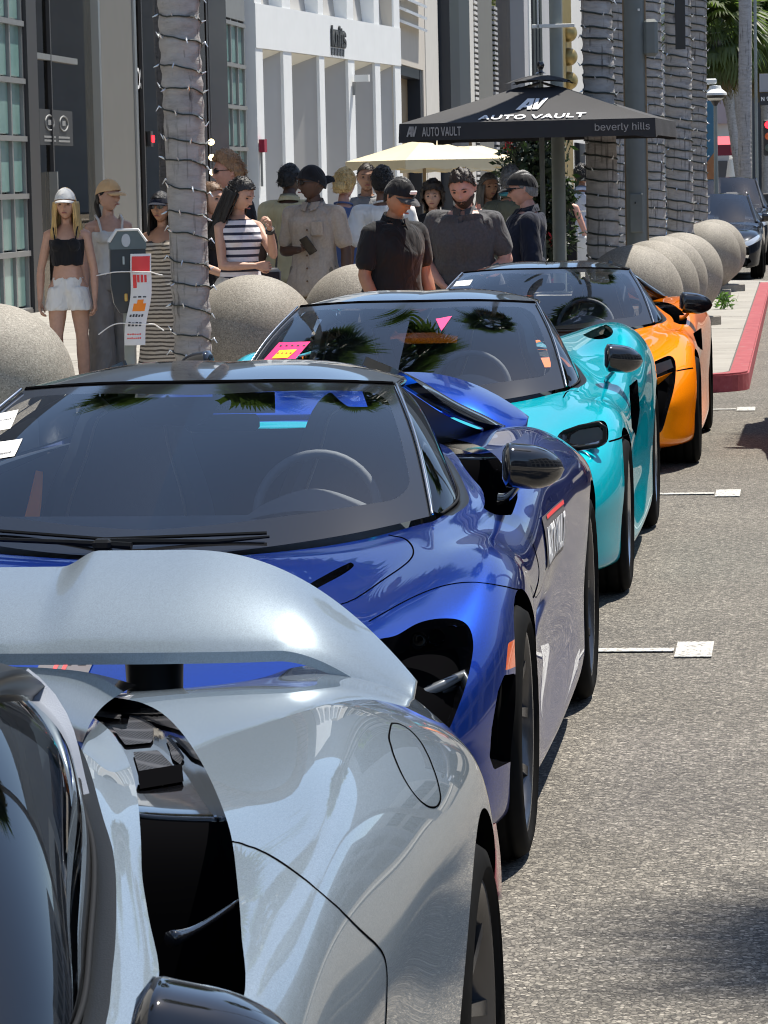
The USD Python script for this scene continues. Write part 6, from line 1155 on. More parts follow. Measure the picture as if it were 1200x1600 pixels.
ss = thing('street_sign', 'dark street name plate on a grey mast at the right edge', 'street sign', (atY(1186, 160, 118)[0], 118, 0)); zs_ = atY(1186, 155, 118)[2]
obj('mast', tube([(-.10, 0, 0), (-.10, 0, 9)], .055, 10), 'post_green', ss, True); obj('mast', tube([(-.28, .3, 0), (-.28, .3, 9)], .04, 10), 'post_grey', ss, True); obj('plate', box((.35, -.06, zs_), (.66, .02, .42), .004), 'sign_black', ss); obj('lettering', place(text('N 9300', .13), (.06, -.072, zs_-.06), (1, 0, 0), (0, 0, 1)), 'white_plastic', ss); obj('back_plate', box((.35, .0, zs_+.55), (.66, .02, .62), .004), 'concrete_far', ss)
# ---------------------------------------------------------------- umbrellas
plain('umbrella_black', (.020, .0195, .022), .75, var=.15, scale=3, bump=.15, bscale=300); plain('umbrella_lining', (.012, .012, .014), .8);
plain('canvas_cream', (.66, .57, .38), .85, var=.06, scale=3)
def square_canopy(h, z_e, z_a, sag, n=24, vent=None):
    """Four panels from the ridge to straight hems, each sagging a little between the ribs."""
    out = []
    for k in range(4):
        u = np.linspace(-1, 1, n); t = np.linspace(0.16, 1, n); G = np.stack([np.stack([u*h*q, np.full(n, -h*q), z_a + (z_e-z_a)*(q**.92) - sag*(1-u**2)*math.sin(math.pi*q**1.4)*.9 - .028*(1-u**2)*0], 1) for q in t], 0)
        out.append(moved(gridmesh(G, True), rz=90*k))
    return out
U = thing('black_umbrella', 'black square market umbrella with white lettering over the crowd', 'umbrella', (atY(845, 130, 31.15)[0], 31.15, .15), -2.5)
zoff = -.15; hU = 1.135; zE, zA = 2.262+zoff, 2.66+zoff
for g in square_canopy(hU, zE, zA, .035): obj('panel', g, 'umbrella_black', U, True)
for k in range(4):
    n = 40; u = np.linspace(-1, 1, n); zz = np.linspace(0, 1, 5); rr_ = .010*np.sin(u*9+k)
    G = np.stack([np.stack([u*hU, -hU - .012*q - rr_*q*.6, zE - .150*q - (.028*np.cos(u*np.pi*.5) if 0 else .022*np.clip(1-np.abs(np.abs(u)-.97)/.12, 0, 1))*q*1.0], 1) for q in zz], 0)
    obj('valance', moved(thick(*gridmesh(G, True), .004), rz=90*k), 'umbrella_black', U, 40)
t = np.linspace(0, 1, 8); vt = [moved(gridmesh(np.stack([np.stack([np.linspace(-1, 1, 12)*(.08+.22*q), np.full(12, -(.06+.20*q)), zA+.030-.075*q**1.3 + .030*(1-np.linspace(-1, 1, 12)**2)*q], 1) for q in t], 0), True), rz=90*k) for k in range(4)]
for g in vt: obj('vent_flap', g, 'umbrella_black', U, True)
obj('finial', lathe([(.0, zA+.16), (.025, zA+.155), (.036, zA+.125), (.028, zA+.095), (.012, zA+.08), (.03, zA+.06), (.05, zA+.05)], 20), 'gloss_black', U, True)
obj('pole', tube([(0, 0, 0), (0, 0, zA)], .024, 12), 'post_grey', U, True); obj('foot', lathe([(0, .1), (.06, .1), (.08, .06), (.28, .05), (.3, .0)], 24), 'umbrella_lining', U, 30)
for k in range(4): obj('rib', moved(tube([(0, 0, zA-.03), (hU*.97, hU*.97, zE-.02)], .012, 6), rz=90*k), 'frame_dark', U, True)
sl = unit(A(0, -(hU), (zE-zA))); exx = A(1, 0, 0); up_ = -sl; nrm = np.cross(exx, up_)
def on_slope(u, q, lift=.012): return A(u, -hU*q, zA+(zE-zA)*q**.92 - .035*(1-(u/(hU*q))**2)*math.sin(math.pi*q**1.4)*.9) + nrm*lift
def slope_text(s, u0, u1, q0, hgt, m=None):
    m = text(s, hgt, .003) if m is None else m; v = m[0].copy(); w_ = v[:, 0].max(); v[:, 0] = u0 + v[:, 0]/w_*(u1-u0); L = math.hypot(hU, zE-zA)
    P_ = np.array([on_slope(x, q0 - y/L, .012+z) for x, y, z in v]); return P_, m[1]
obj('lettering', slope_text('AUTO VAULT', -.44, .51, .955, .165), 'print_white', U)
lgA = extrude(Polygon([(0, 0), (.16, .30), (.29, .30), (.29, 0), (.21, 0), (.21, .07), (.12, .07), (.085, 0)], [[(.155, .13), (.21, .13), (.21, .235)]]), 0, .003); lgV = extrude(Polygon([(.315, .30), (.385, .30), (.385, .10), (.47, .30), (.55, .30), (.42, 0), (.315, 0)]), 0, .003)
obj('emblem', slope_text('', -.14, .12, .66, .3, (lambda m: (m[0], m[1]))(join(lgA, lgV))), 'print_white', U)
def val_text(s, u0, u1, z, hgt, m=None, bold=True):
    m = text(s, hgt, .002, bold) if m is None else m; v = m[0].copy(); v[:, 0] = u0 + v[:, 0]/v[:, 0].max()*(u1-u0); return np.column_stack([v[:, 0], -hU-.022-.004*np.sin(v[:, 0]*8)-v[:, 2], z+v[:, 1]]), m[1]
obj('valance_lettering', val_text('AUTO VAULT', -.93, -.58, zE-.112, .075), 'print_grey', U); obj('valance_lettering', val_text('beverly hills', .60, 1.09, zE-.10, .062, None, False), 'print_grey', U); obj('valance_emblem', val_text('', -1.07, -.975, zE-.115, .09, moved(join(lgA, lgV), s=.30)), 'print_grey', U)
for i, (px, py, Y, w_, lb) in enumerate(((662, 214, 50, 1.06, 'cream cafe umbrella left, partly under the black umbrella'), (735, 222, 55, 1.02, 'cream cafe umbrella behind, its right end beside the dark shrub'))):
    q = atY(px, py, Y); C_ = thing('cream_umbrella', lb, 'umbrella', (q[0], Y, .15), 38+i*9, 'cream cafe umbrellas'); za = q[2]-.15
    for g in square_canopy(.80*w_, za-.34, za, .02): obj('panel', g, 'canvas_cream', C_, True)
    for k in range(4): n = 16; u = np.linspace(-1, 1, n); obj('valance', moved(thick(*gridmesh(np.stack([np.stack([u*.80*w_, np.full(n, -.80*w_), np.full(n, za-.34-.13*q_)+.012*np.sin(u*9)*q_], 1) for q_ in (0, 1)], 0), True), .003), rz=90*k), 'canvas_cream', C_)
    obj('pole', tube([(0, 0, 0), (0, 0, za+.08)], .026, 10), 'blind_brown', C_, True)
# planter shrub with red flowers
sx_ = atY(838, 300, 33.2)[0]; sh_ = thing('flowering_shrub', 'tall dark leafy shrub with red flowers under the black umbrella', 'shrub', (sx_, 33.2, .15)); rng = np.random.default_rng(8)
def leaf_cloud(n, centre, rad, size, seed, shell=.55):
    r = np.random.default_rng(seed); d = r.normal(size=(n, 3)); d /= np.linalg.norm(d, axis=1, keepdims=True); lump = .72+.55*meshkit.noise(d*2.3+seed*3.1)
    c = np.asarray(centre) + d*np.asarray(rad)*(shell+(1-shell)*r.random((n, 1)))*lump[:, None]; a = r.normal(size=(n, 3)); a /= np.linalg.norm(a, axis=1, keepdims=True); b = np.cross(a, d); b /= np.maximum(np.linalg.norm(b, axis=1, keepdims=True), 1e-6); s = size*r.uniform(.6, 1.3, (n, 1))
    V = np.stack([c, c+a*s+b*s*.38, c+a*s*2, c+a*s-b*s*.38], 1).reshape(-1, 3); i = np.arange(n)*4; return V, np.vstack([np.stack([i, i+1, i+2], 1), np.stack([i, i+2, i+3], 1)])
obj('foliage', join(leaf_cloud(2600, (-.02, 0, 1.72), (.38, .38, .58), .05, 1, .2), leaf_cloud(1500, (.08, -.05, 1.05), (.32, .32, .42), .05, 2, .2), leaf_cloud(900, (0, 0, .5), (.34, .34, .34), .05, 3, .2), leaf_cloud(400, (.2, -.1, 1.45), (.22, .2, .2), .045, 4)), 'shrub_leaf', sh_)
obj('stem', join(*[tube([(.02*i, .01*i, .1), (.06*math.sin(i*2), .05*math.cos(i*3), 1.0), (.12*math.sin(i*2.2), .1*math.cos(i), 1.9)], [.022, .016, .006], 6) for i in range(4)]), 'blind_brown', sh_, True); obj('flowers', join(leaf_cloud(26, (-.22, -.15, 1.95), (.10, .08, .08), .035, 5), leaf_cloud(30, (.10, -.22, 1.02), (.09, .08, .10), .035, 6), leaf_cloud(40, (.16, -.2, .62), (.12, .08, .14), .035, 7)), 'petal_red', sh_, kind='stuff')
obj('pot', lathe([(0, .28), (.26, .28), (.30, .30), (.30, .25), (.24, .02), (0, .0)], 28), 'slate', sh_, 30)
wdx = atY(1131, 440, 41)[0]; wd_ = thing('small_plant', 'small bright green plant at the foot of the stone balls', 'plant', (wdx, 41, .15)); obj('leaves', leaf_cloud(120, (0, 0, .10), (.17, .14, .12), .035, 9, .3), 'weed_leaf', wd_); obj('stems', join(*[tube([(0, 0, 0), (.05*math.sin(i), .05*math.cos(i), .14)], .005, 4) for i in range(6)]), 'weed_leaf', wd_)
# far palms over the street's end
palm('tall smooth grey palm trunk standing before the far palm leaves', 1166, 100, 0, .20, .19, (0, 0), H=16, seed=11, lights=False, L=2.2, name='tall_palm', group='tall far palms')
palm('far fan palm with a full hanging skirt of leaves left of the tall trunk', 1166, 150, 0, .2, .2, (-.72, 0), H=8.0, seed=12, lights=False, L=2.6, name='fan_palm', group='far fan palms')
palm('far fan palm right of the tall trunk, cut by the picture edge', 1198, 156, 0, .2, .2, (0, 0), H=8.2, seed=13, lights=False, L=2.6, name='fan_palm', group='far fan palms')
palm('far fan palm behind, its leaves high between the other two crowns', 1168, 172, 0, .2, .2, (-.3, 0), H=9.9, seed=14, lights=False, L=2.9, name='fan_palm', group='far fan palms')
# the other side of the street, out of frame but seen in the paintwork
op = thing('opposite_building', 'row of pale shop buildings across the street', 'building')
for i, (y0, y1, h_, mm) in enumerate(((-70, -34, 12, 'cream_wall'), (-33, -8, 9, 'concrete_far'), (-7, 16, 13, 'beige_wall'), (17, 44, 10, 'far_pale'), (45, 80, 14, 'concrete_far'), (81, 130, 11, 'cream_wall'))):
    obj('wall', yb(20+.3*(i % 2), 34, y0, y1, 0, h_), mm, op)
    for k in range(int((y1-y0)/4.5)):
        for q in range(int(h_/4)): obj('window', yb(19.95, 20.4, y0+1+k*4.5, y0+4+k*4.5, .6+q*4, 3.4+q*4), 'far_dark', op)
nb_ = thing('near_building', 'pale shop building beside the pavement behind the viewer', 'building'); obj('wall', yb(-26, -10.2, -60, 19.5, 0, 13), 'cream_wall', nb_)
for k in range(12): obj('window', yb(-10.3, -10.15, -50+k*5.6, -46.5+k*5.6, .5, 4.2), 'far_dark', nb_)
for i, (x, y, h_) in enumerate(((6.55, 14.0, 18.0), (4.6, 27, 11.5), (-4.0, 4, 11.5), (4.4, -9, 12), (-4.1, -8, 12))): palm(('palm on the median beside the parked cars, out of frame', 'palm on the median near the orange car, out of frame', 'palm on the pavement left of the silver car', 'palm on the median far behind the viewer', 'palm on the pavement behind the viewer')[i], 0, y, .1, .16, .15, (0, 0), H=h_, seed=20+i, lights=False, L=1.9, n_leaf=22 if i == 0 else None, name='side_palm', group='palms beyond the frame', X=x)
# ---------------------------------------------------------------- ordinary dark cars beyond the corner
paint('paint_black', (.012, .014, .018), (.006, .007, .009), metal=.3, rough=.3, flake=.1)
def road_car(name, label, loc, spec):
    W, H, L, hood, belt, dash, roof0, roof1, tail = (spec[k] for k in ('W', 'H', 'L', 'hood', 'belt', 'dash', 'roof0', 'roof1', 'tail')); hw = W/2; P = thing(name, label, spec['cat'], loc, 0)
    nose = -.9; st = [nose, nose+.12, nose+.4, 0, .5, dash, roof0, roof1, tail-.15, tail+.45, tail+.6]
    cz = [.62, .70, hood-.06, hood, hood+.05, belt, belt, belt+.02, belt+.02, belt-.12, belt-.3]; wf = [.72, .86, .95, .985, .99, 1, 1, 1, .98, .93, .85]
    rows = []
    for s, z, w_ in zip(st, cz, wf):
        x = hw*w_; rows.append([(0, s, z+.02), (x*.55, s, z+.012), (x*.84, s, z-.01), (x*.95, s, z-.06), (x*.99, s, z*.78+.05), (x, s, z*.55+.08), (x*.985, s, .38), (x*.96, s, .24), (x*.85, s, .20)])
    R = A(*rows); sv = np.linspace(st[0], st[-1], 150); R = PchipInterpolator(st, R, axis=0)(sv); v = PchipInterpolator(np.arange(9), R, axis=1)(np.linspace(0, 8, 80)); G = gaussian_filter1d(gaussian_filter1d(v, 1.5, axis=0, mode='nearest'), 1.2, axis=1, mode='nearest'); G[:, 0, 0] = 0
    C = Cutter(*gridmesh(G)); wb = spec['wb']; R_ = spec['r']
    for yc in (0, wb): C.cut('body', 'void', lambda V: np.hypot(V[:, 1]-yc, V[:, 2]-R_)-(R_+.04), lambda V: V[:, 0] > hw*.7)
    hl = spec['lamp']; C.cut('body', 'headlamp', lambda V: sdf(hl, np.column_stack([V[:, 0]/hw, V[:, 2]])), lambda V: (V[:, 1] < .1) & (V[:, 0] > .3)); gr = spec['grille']; C.cut('body', 'grille', lambda V: sdf(gr, np.column_stack([V[:, 0]/hw, V[:, 2]])), lambda V: V[:, 1] < -.3)
    obj('body_shell', both(C.get('body')), 'paint_black', P, True); obj('headlamp', C.get('headlamp'), 'lamp_clear', P, True); obj('headlamp', mirror(C.get('headlamp')), 'lamp_clear', P, True); obj('grille', both(C.get('grille')), 'cavity_black', P, True)
    r0, r1 = A(0, roof0, H), A(0, roof1, H-.02); b = hw*.93; t_ = hw*spec.get('tumble', .70)
    cowl = curve([(0, dash-.12, belt-.02), (b*.5, dash-.06, belt-.02), (b*.93, dash+.08, belt-.01)], 30); head = curve([(0, roof0, H), (t_*.6, roof0+.02, H-.01), (t_, roof0+.08, H-.05)], 30); rear = curve([(0, roof1, H-.03), (t_*.6, roof1, H-.04), (t_*.98, roof1, H-.08)], 30); tl = curve([(0, tail, belt+.06), (b*.5, tail, belt+.05), (b*.9, tail-.05, belt+.02)], 30)
    L_ = lambda a, c, n=12: np.linspace(a, c, n)
    obj('windscreen', both(gridmesh(coons(cowl, head, L_(cowl[0], head[0]), L_(cowl[-1], head[-1]), (0, -.03, .03)))), 'windscreen', P, True); obj('roof', both(gridmesh(coons(head, rear, L_(head[0], rear[0]), L_(head[-1], rear[-1]), (0, 0, .03)))), spec.get('roofmat', 'paint_black'), P, True); obj('rear_window', both(gridmesh(coons(rear, tl, L_(rear[0], tl[0]), L_(rear[-1], tl[-1])))), 'dark_glass', P, True)
    tp = np.vstack([L_(cowl[-1], head[-1]), L_(head[-1], rear[-1])[1:], L_(rear[-1], tl[-1])[1:]]); bt = np.stack([np.full(len(tp), hw*.955), np.linspace(cowl[-1][1], tl[-1][1], len(tp)), np.linspace(belt-.01, belt+.02, len(tp))], 1)
    for sd in (1, -1): fl = (lambda m: m) if sd > 0 else mirror; obj('side_window', fl(gridmesh(np.stack([bt, tp], 0))), 'dark_glass', P, True); obj('pillar', fl(tube(tp[:13], .028, 8)), 'paint_black', P, True); obj('roof_rail', fl(tube(tp[11:24]+A(0, 0, .015), .02, 8)), 'paint_black', P, True)
    for sd in (1, -1):
        fl = (lambda m: m) if sd > 0 else mirror; mp = thing_part(P, 'door_mirror'); obj('mirror_shell', fl(moved(mirror_pod(.2, .15, .16), (hw+.07, dash+.35, belt+.08))), 'gloss_black', mp, True); obj('mirror_arm', fl(box((hw-.02, dash+.38, belt+.02), (.12, .06, .05), .01)), 'gloss_black', mp)
        for yc in (0, wb): wheel(P, (hw-.11)*sd, yc, R_, .22, 'rim_grey', 'rim_grey', 5, sd, 'single')
    obj('inside', box((0, (dash+tail)/2, .62), (W*.86, tail-dash-.1, .1)), 'cabin_dark', P); obj('dashboard', hull([A(x, y, z) for x in (-hw*.8, hw*.8) for y, z in ((dash-.05, belt-.03), (dash+.45, belt-.02), (dash+.4, .7), (dash, .7))]), 'cabin_dark', P, 30)
    for x in (-.36, .36): obj('seat', join(box((x, roof0+.25, .95), (.46, .14, .75), .05), box((x, roof0+.28, 1.38 if H < 1.6 else 1.5), (.26, .10, .17), .04)), 'cabin_dark', P, 30)
    obj('bumper_trim', box((0, nose+.06, .30), (W*.72, .10, .14), .03), 'satin_black', P); obj('underside', box((0, wb/2, .24), (W*.86, L*.9, .05)), 'matte_black', P)
    return P
saloon = dict(cat='car', W=1.85, H=1.44, L=4.7, hood=.86, belt=.95, dash=.62, roof0=1.45, roof1=2.6, tail=3.5, wb=2.87, r=.335, lamp=smooth_loop([(.56, .60), (.78, .68), (.97, .76), (.98, .70), (.86, .62), (.70, .57)]), grille=smooth_loop([(0, .26), (.5, .26), (.78, .30), (.72, .38), (.4, .40), (-.05, .40)]))
suv = dict(cat='car', W=1.98, H=1.72, L=4.9, hood=1.05, belt=1.12, dash=.62, roof0=1.35, roof1=3.3, tail=3.75, wb=2.9, r=.37, lamp=smooth_loop([(.60, .80), (.80, .86), (.98, .90), (.98, .82), (.84, .77), (.66, .75)]), grille=smooth_loop([(-.05, .45), (.4, .45), (.52, .55), (.50, .82), (.3, .86), (-.05, .86)]))
road_car('parked_saloon', 'black saloon parked behind the stone balls at the far right', (-1.49, 58.2, 0), saloon)
road_car('parked_suv', 'tall dark sport utility car behind the black saloon', (-1.50, 67.0, 0), suv)
road_car('passing_suv', 'dark sport utility car in the traffic lane beyond the right edge', (1.0, 21.25, 0), dict(suv, H=1.98, tumble=.88))
# ---------------------------------------------------------------- the crowd
GC = 'people standing by the umbrella'
HANG = lambda s, o=.15, f=-.18: ((o*s, .03, -1), (.03*s, f, -1), (-s, 0, -.1))
person('woman in black cropped top, white shorts and white cap walking', 102, 25.4, 1.60, 4, fem=True, wide=.95, skin='skin_fair', top=('crop', 'c_black'), bottom=('shorts', 'c_white'), hair=('long', 'hair_blond'), hat=('cap', 'c_white'), brim=2, arms={1: HANG(1, .22), -1: HANG(-1, .26)}, step=.10, seed=1)
person('woman in tan cap, white vest and grey wide trousers behind parking meter', 168, 26.0, 1.66, 24, fem=True, wide=.95, skin='skin_fair', top=('tank', 'c_offwhite'), bottom=('wide', 'c_greige'), hair=('pony', 'hair_black'), hat=('cap', 'c_tan'), head=(34, 0, 0), brim=6, arms={1: HANG(1), -1: HANG(-1, .16, -.28)}, step=.08, seed=2)
person('woman in dark visor and striped dress between parking meter and palm', 252, 25.2, 1.56, -12, fem=True, wide=1.02, skin='skin_tan', top=('dress', 'c_dress'), bottom=('none', None), hair=('long_back', 'hair_black'), hat=('visor', 'c_navy'), shades=True, arms={1: HANG(1), -1: HANG(-1)}, seed=3)
person('tall man with swept up sandy hair in black shirt behind the striped top', 361, 26.4, 1.84, -52, skin='skin_pink', top=('tshirt', 'c_black'), bottom=('trousers', 'c_khaki'), hair=('quiff', 'hair_sandy'), shades=True, head=(-14, 0, 0), wide=1.06, group=GC, seed=4)
def bag(x, y, z, mt='leather_black', w_=.22, h_=.26): return ('handbag', lambda c: [((lambda m: m)(box((x, y, z), (w_, .10, h_), .03)), mt), (tube(curve([(x-.08, y, z+h_/2), (x-.05, y, z+h_/2+.28), (x+.06, y, z+h_/2+.28), (x+.08, y, z+h_/2)], 14), .008, 6), mt)])
def watch(s, mt='sign_black'): return ('watch', lambda c: [(tube([c['arm'][s][2]-c['arm'][s][3]*.035, c['arm'][s][2]-c['arm'][s][3]*.005], .036, 14), mt)])
person('dark haired woman in striped sleeveless top, hand raised to her face', 372, 23.9, 1.66, 38, fem=True, wide=1.08, skin='skin_fair', top=('sleeveless', 'c_breton'), bottom=('trousers', 'c_offwhite'), hair=('long_back', 'hair_black'), head=(28, 22, 0), arms={1: ((.05, -.75, -.75), (-.42, -.55, .85), (-1, 0, 0)), -1: ((-.10, -.28, -1), (.95, -.42, -.02), (0, 1, 0))}, extras=[bag(.24, .02, .93), watch(1)], group=GC, seed=5, curl=.9)
person('person in dark clothes with arm forward beside the nearest palm', 326, 24.6, 1.62, 60, skin='skin_fair', fem=True, top=('tshirt', 'c_black'), bottom=('trousers', 'c_khaki'), hair=('long_back', 'hair_brown'), arms={1: ((.1, -.3, -1), (0, -.9, -.35), (-1, 0, 0)), -1: ((-.1, -.35, -1), (.1, -.9, -.3), (1, 0, 0))}, group=GC, seed=6)
person('man seen from behind in pale yellow shirt', 452, 27.6, 1.77, 176, wide=1.12, skin='skin_dark', top=('shirt', 'c_yellow', .84), bottom=('trousers', 'c_khaki'), hair=('buzz', 'hair_black'), head=(-25, 0, 0), group=GC, seed=7)
def phone(c):
    S, E, W_, fd, pn = c['arm'][-1]; q = W_+fd*.11+A(.03, -.03, .03); return [(moved(box((0, 0, 0), (.075, .010, .15), .004), q, rx=20, ry=-28), 'gloss_black'), (moved(box((.012, .008, .045), (.035, .006, .04), .003), q, rx=20, ry=-28), 'lamp_grey')]
def pocket(c): return [(box((.085, -.150, 1.27), (.10, .012, .11), .004), 'c_beige')]
person('man in beige short sleeved shirt and black headscarf looking aside, phone in hand', 489, 26.2, 1.73, -14, skin='skin_dark', wide=1.10, top=('shirt', 'c_beige', .80), bottom=('trousers', 'c_khaki'), hat=('durag', 'c_black'), shades=True, head=(-46, 0, 0), arms={-1: ((-.30, .12, -1), (.75, -.62, .05), (0, -.3, 1)), 1: HANG(1, .26)}, extras=[('phone', phone), ('pocket', pocket), ('buttons', lambda c: [(join(*[moved(trimesh.creation.icosphere(1, .008), (.0, -.150-.004*i, 1.26-.1*i)) for i in range(5)]), 'hair_brown')])], group=GC, seed=8, curl=.8)
person('blond woman with pinned up hair in blue top, seen from behind', 537, 28.2, 1.71, 165, fem=True, skin='skin_pink', top=('tshirt', 'c_blue'), bottom=('trousers', 'c_navy'), hair=('bun', 'hair_blond'), group=GC, seed=9, wide=1.05)
person('man with shaved head in grey shirt far back under cream umbrella', 573, 31.5, 1.78, 10, skin='skin_olive', top=('tshirt', 'c_grey'), bottom=('trousers', 'c_black'), hair=('buzz', 'hair_dark'), group=GC, seed=10)
person('man in white t-shirt seen from behind, left of the black polo shirt', 598, 26.9, 1.72, 195, wide=1.14, skin='skin_brown', top=('tshirt', 'c_white', .86), bottom=('trousers', 'c_black'), hair=('short', 'hair_black'), arms={1: HANG(1, .35), -1: HANG(-1, .3)}, group=GC, seed=11)
person('man in black polo shirt and black cap looking down at the cars', 609, 23.7, 1.78, 42, z0=0, wide=1.16, skin='skin_olive', top=('polo', 'c_black'), bottom=('trousers', 'c_black'), hair=('short', 'hair_black'), hat=('cap', 'c_black', 'c_charcoal'), head=(10, 22, 0), lean=6, brim=4, arms={1: ((.15, -.12, -1), (.05, -.35, -1), (-1, 0, 0)), -1: ((-.22, .0, -1), (.25, -.35, -1), (1, 0, 0))}, extras=[('cap_badge', lambda c: [((lambda v: (c['HW'](v[0]), v[1]))(box((0, -.104, .075), (.055, .012, .022), .003)), 'print_white')]), ('shirt_badge', lambda c: [(box((.085, -.160, 1.30), (.04, .012, .014), .003), 'print_white')])], group=GC, seed=12)
person('person with dark curly hair in black between the two men in polo shirts', 676, 30.3, 1.58, 0, fem=True, skin='skin_fair', top=('tshirt', 'c_black'), bottom=('trousers', 'c_black'), hair=('curly', 'hair_dark'), group=GC, seed=13)
person('broad bearded man in dark grey polo shirt with clasped hands', 725, 25.6, 1.84, 0, z0=0, wide=1.34, skin='skin_pink', top=('polo', 'c_charcoal'), bottom=('trousers', 'c_charcoal'), hair=('short', 'hair_dark'), beard='stubble', head=(-8, 20, -4), lean=7, arms={1: ((.34, -.02, -1), (-.72, -.62, -.62), (-1, 0, -.3)), -1: ((-.30, -.02, -1), (.62, -.62, -.72), (1, 0, -.3))}, extras=[watch(1)], group=GC, seed=14, curl=.75)
person('man in dark navy jacket and black cap turned to the left', 822, 27.0, 1.80, -82, z0=0, wide=1.22, skin='skin_pink', top=('jacket', 'c_navy'), bottom=('trousers', 'c_navy'), hair=('short', 'hair_grey'), hat=('cap', 'c_black'), shades=True, head=(-5, 6, 0), brim=8, group=GC, seed=15)
person('man with grey hair in olive shirt behind the navy jacket', 797, 30.2, 1.72, 165, skin='skin_tan', top=('tshirt', 'c_olive'), bottom=('trousers', 'c_black'), hair=('short', 'hair_grey'), extras=[('scarf', lambda c: [(tube([c['up']((.08*math.cos(t), .015+.075*math.sin(t), 1.50)) for t in np.linspace(0, 6.28, 18)], .022, 6), 'c_teal')])], group=GC, seed=16)
person('person in pale top behind the bearded man, mostly hidden', 762, 31.5, 1.66, 30, fem=True, skin='skin_tan', top=('tshirt', 'c_cream'), bottom=('trousers', 'c_khaki'), hair=('long', 'hair_grey'), group=GC, seed=17)
person('man in pale blue shirt walking away beside the second palm', 908, 40, 1.76, 180, skin='skin_olive', wide=1.08, top=('shirt', 'c_lightblue'), bottom=('trousers', 'c_khaki'), hair=('short', 'hair_black'), head=(25, 0, 0), step=.15, seed=18)
person('woman with bare arms and white bag behind the slim post', 880, 38.6, 1.62, 165, fem=True, skin='skin_pink', top=('tank', 'c_black'), bottom=('trousers', 'c_black'), hair=('long_back', 'hair_dark'), arms={1: ((.45, .1, -1), (-.15, -.4, -1), (-1, 0, 0)), -1: HANG(-1, .4)}, extras=[bag(-.27, .02, .82, 'c_white', .20, .42)], seed=19)
person('man in grey shirt standing inside the shop door', 131, 54.6, 1.72, 30, skin='skin_brown', top=('tshirt', 'c_grey'), bottom=('trousers', 'c_black'), hair=('buzz', 'hair_black'), seed=20)
for i, (px, Y, tp, bt) in enumerate(((984, 92, 'c_pink', 'c_navy'), (989, 95, 'c_white', 'c_black'))): person(('small far walker in pink between palm and lamp post', 'small far walker in white between palm and lamp post')[i], px, Y, 1.7, 180*i, skin='skin_tan', top=('tshirt', tp), bottom=('trousers', bt), hair=('short', 'hair_dark'), step=.15, seed=21+i)
# ---------------------------------------------------------------- parking meter with a flyer tied round it
plain('meter_grey', (.13, .155, .16), .35, metal=.4, var=.1); plain('meter_black', (.028, .033, .038), .4); plain('paper', (.70, .69, .68), .7, var=.03); plain('string_white', (.75, .73, .70), .7)
mx_ = atY(200, 420, 21.0); MT = thing('parking_meter', 'grey parking meter with a red and white flyer tied to it', 'parking meter', (mx_[0], 21.0, .15), 14)
hexp = [(-.115, 0), (-.115, .045), (-.065, .118), (.065, .118), (.115, .045), (.115, 0)]
def prism(poly, y0, y1): v, f = extrude(Polygon(poly), 0, y1-y0); return np.column_stack([v[:, 0], y0+v[:, 2], v[:, 1]]), f[:, ::-1]
zh = 1.215
obj('hood', moved(prism(hexp, -.075, .075), (0, 0, zh)), 'meter_grey', MT, 25); obj('hood_rim', join(*[moved(tube([(p[0]*1.02, 0, p[1]*1.02) for p in hexp[1:5]], .009, 6), (0, y, zh)) for y in (-.075, .0, .075)]), 'white_metal', MT, True)
obj('lens', hull([A(-.012+.028*math.cos(t), -.078-.004*k_, zh+.055+.042*math.sin(t)) for t in np.linspace(0, 6.28, 16) for k_ in (0, 1)]), 'lamp_clear', MT, 30)
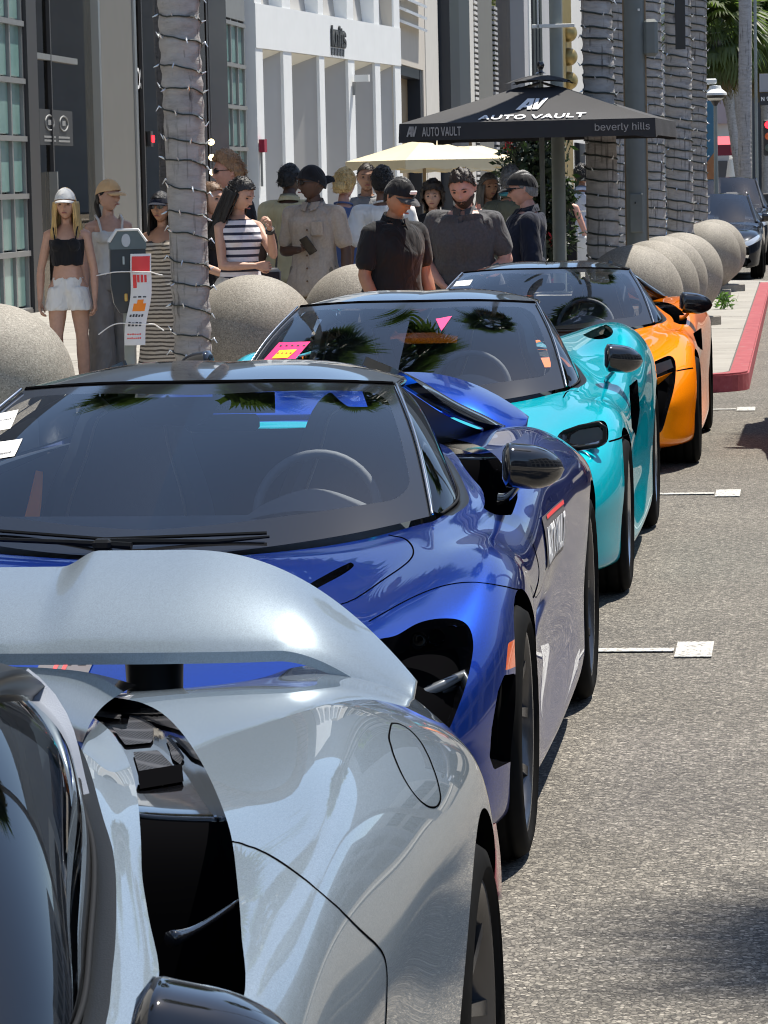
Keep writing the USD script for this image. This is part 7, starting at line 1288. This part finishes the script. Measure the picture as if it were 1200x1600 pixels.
obj('case', hull([A(sx_*x, sy_*y, z) for sx_ in (-1, 1) for sy_ in (-1, 1) for x, y, z in ((.110, .072, zh), (.112, .074, zh-.22), (.095, .066, zh-.34), (.06, .05, zh-.40))]), 'meter_black', MT, 25); obj('slot', box((-.03, -.077, zh-.07), (.012, .008, .05)), 'steel', MT); obj('post', tube([(0, 0, 0), (0, 0, zh-.38)], .038, 18), 'post_green', MT, True); obj('lock', box((-.02, -.07, zh-.30), (.02, .02, .05), .004), 'gold_clasp', MT)
fl_ = curve([(.078, -.115, zh-.03), (.074, -.125, zh-.15), (.070, -.120, zh-.30), (.035, -.115, zh-.46), (.025, -.112, zh-.60)], 30); n_ = 9
def fly(u, t, lift=0.0): i = t*(29); a = fl_[int(min(i, 28))]*(1-(i-int(min(i, 28)))) + fl_[int(min(i, 28))+1]*(i-int(min(i, 28))); return a + A(.064*u, .020*u*u-.006*u-lift, 0)
FL = thing('flyer', 'curling white and red paper flyer tied to the parking meter', 'flyer', (mx_[0], 21.0, .15), 14)
obj('sheet', thick(*gridmesh(np.stack([np.stack([fly(u, t) for u in np.linspace(-1, 1, 9)]) for t in np.linspace(0, 1, 40)], 0)), .002), 'paper', FL, True)
def patch(u0, u1, t0, t1, mt, nm): obj(nm, gridmesh(np.stack([np.stack([fly(u, t, .003) for u in np.linspace(u0, u1, 6)]) for t in np.linspace(t0, t1, 8)], 0)), mt, FL, True)
patch(-.88, .88, .03, .22, 'flyer_red', 'red_block')
r_ = random.Random(3)
for t0, t1, n2, mt_ in ((.245, .33, 4, 'flyer_red'), (.66, .69, 5, 'flyer_ink'), (.74, .79, 4, 'flyer_ink'), (.865, .885, 6, 'flyer_red'), (.91, .93, 7, 'flyer_red'), (.47, .49, 3, 'flyer_ink')):
    for k in range(n2):
        u0 = -.75+1.4*k/n2; patch(u0, u0+1.4/n2*.68, t0+r_.uniform(0, .008), t1, mt_, 'print')
patch(-.80, -.45, .245, .39, 'flyer_red', 'print'); patch(-.6, .6, .55, .63, 'belt_orange', 'picture'); patch(-.3, .3, .51, .56, 'belt_orange', 'picture')
for z, b_ in ((zh-.145, .002), (zh-.47, -.02)): obj('string', tube(curve([(-.20, -.06, z-.02+b_*2), (-.10, -.088, z+.003), (.0, -.13, z+.006), (.13, -.148, z), (.16, -.09, z-.01), (.21, -.08, z-.025+b_)], 30), .0042, 6), 'string_white', FL, True)
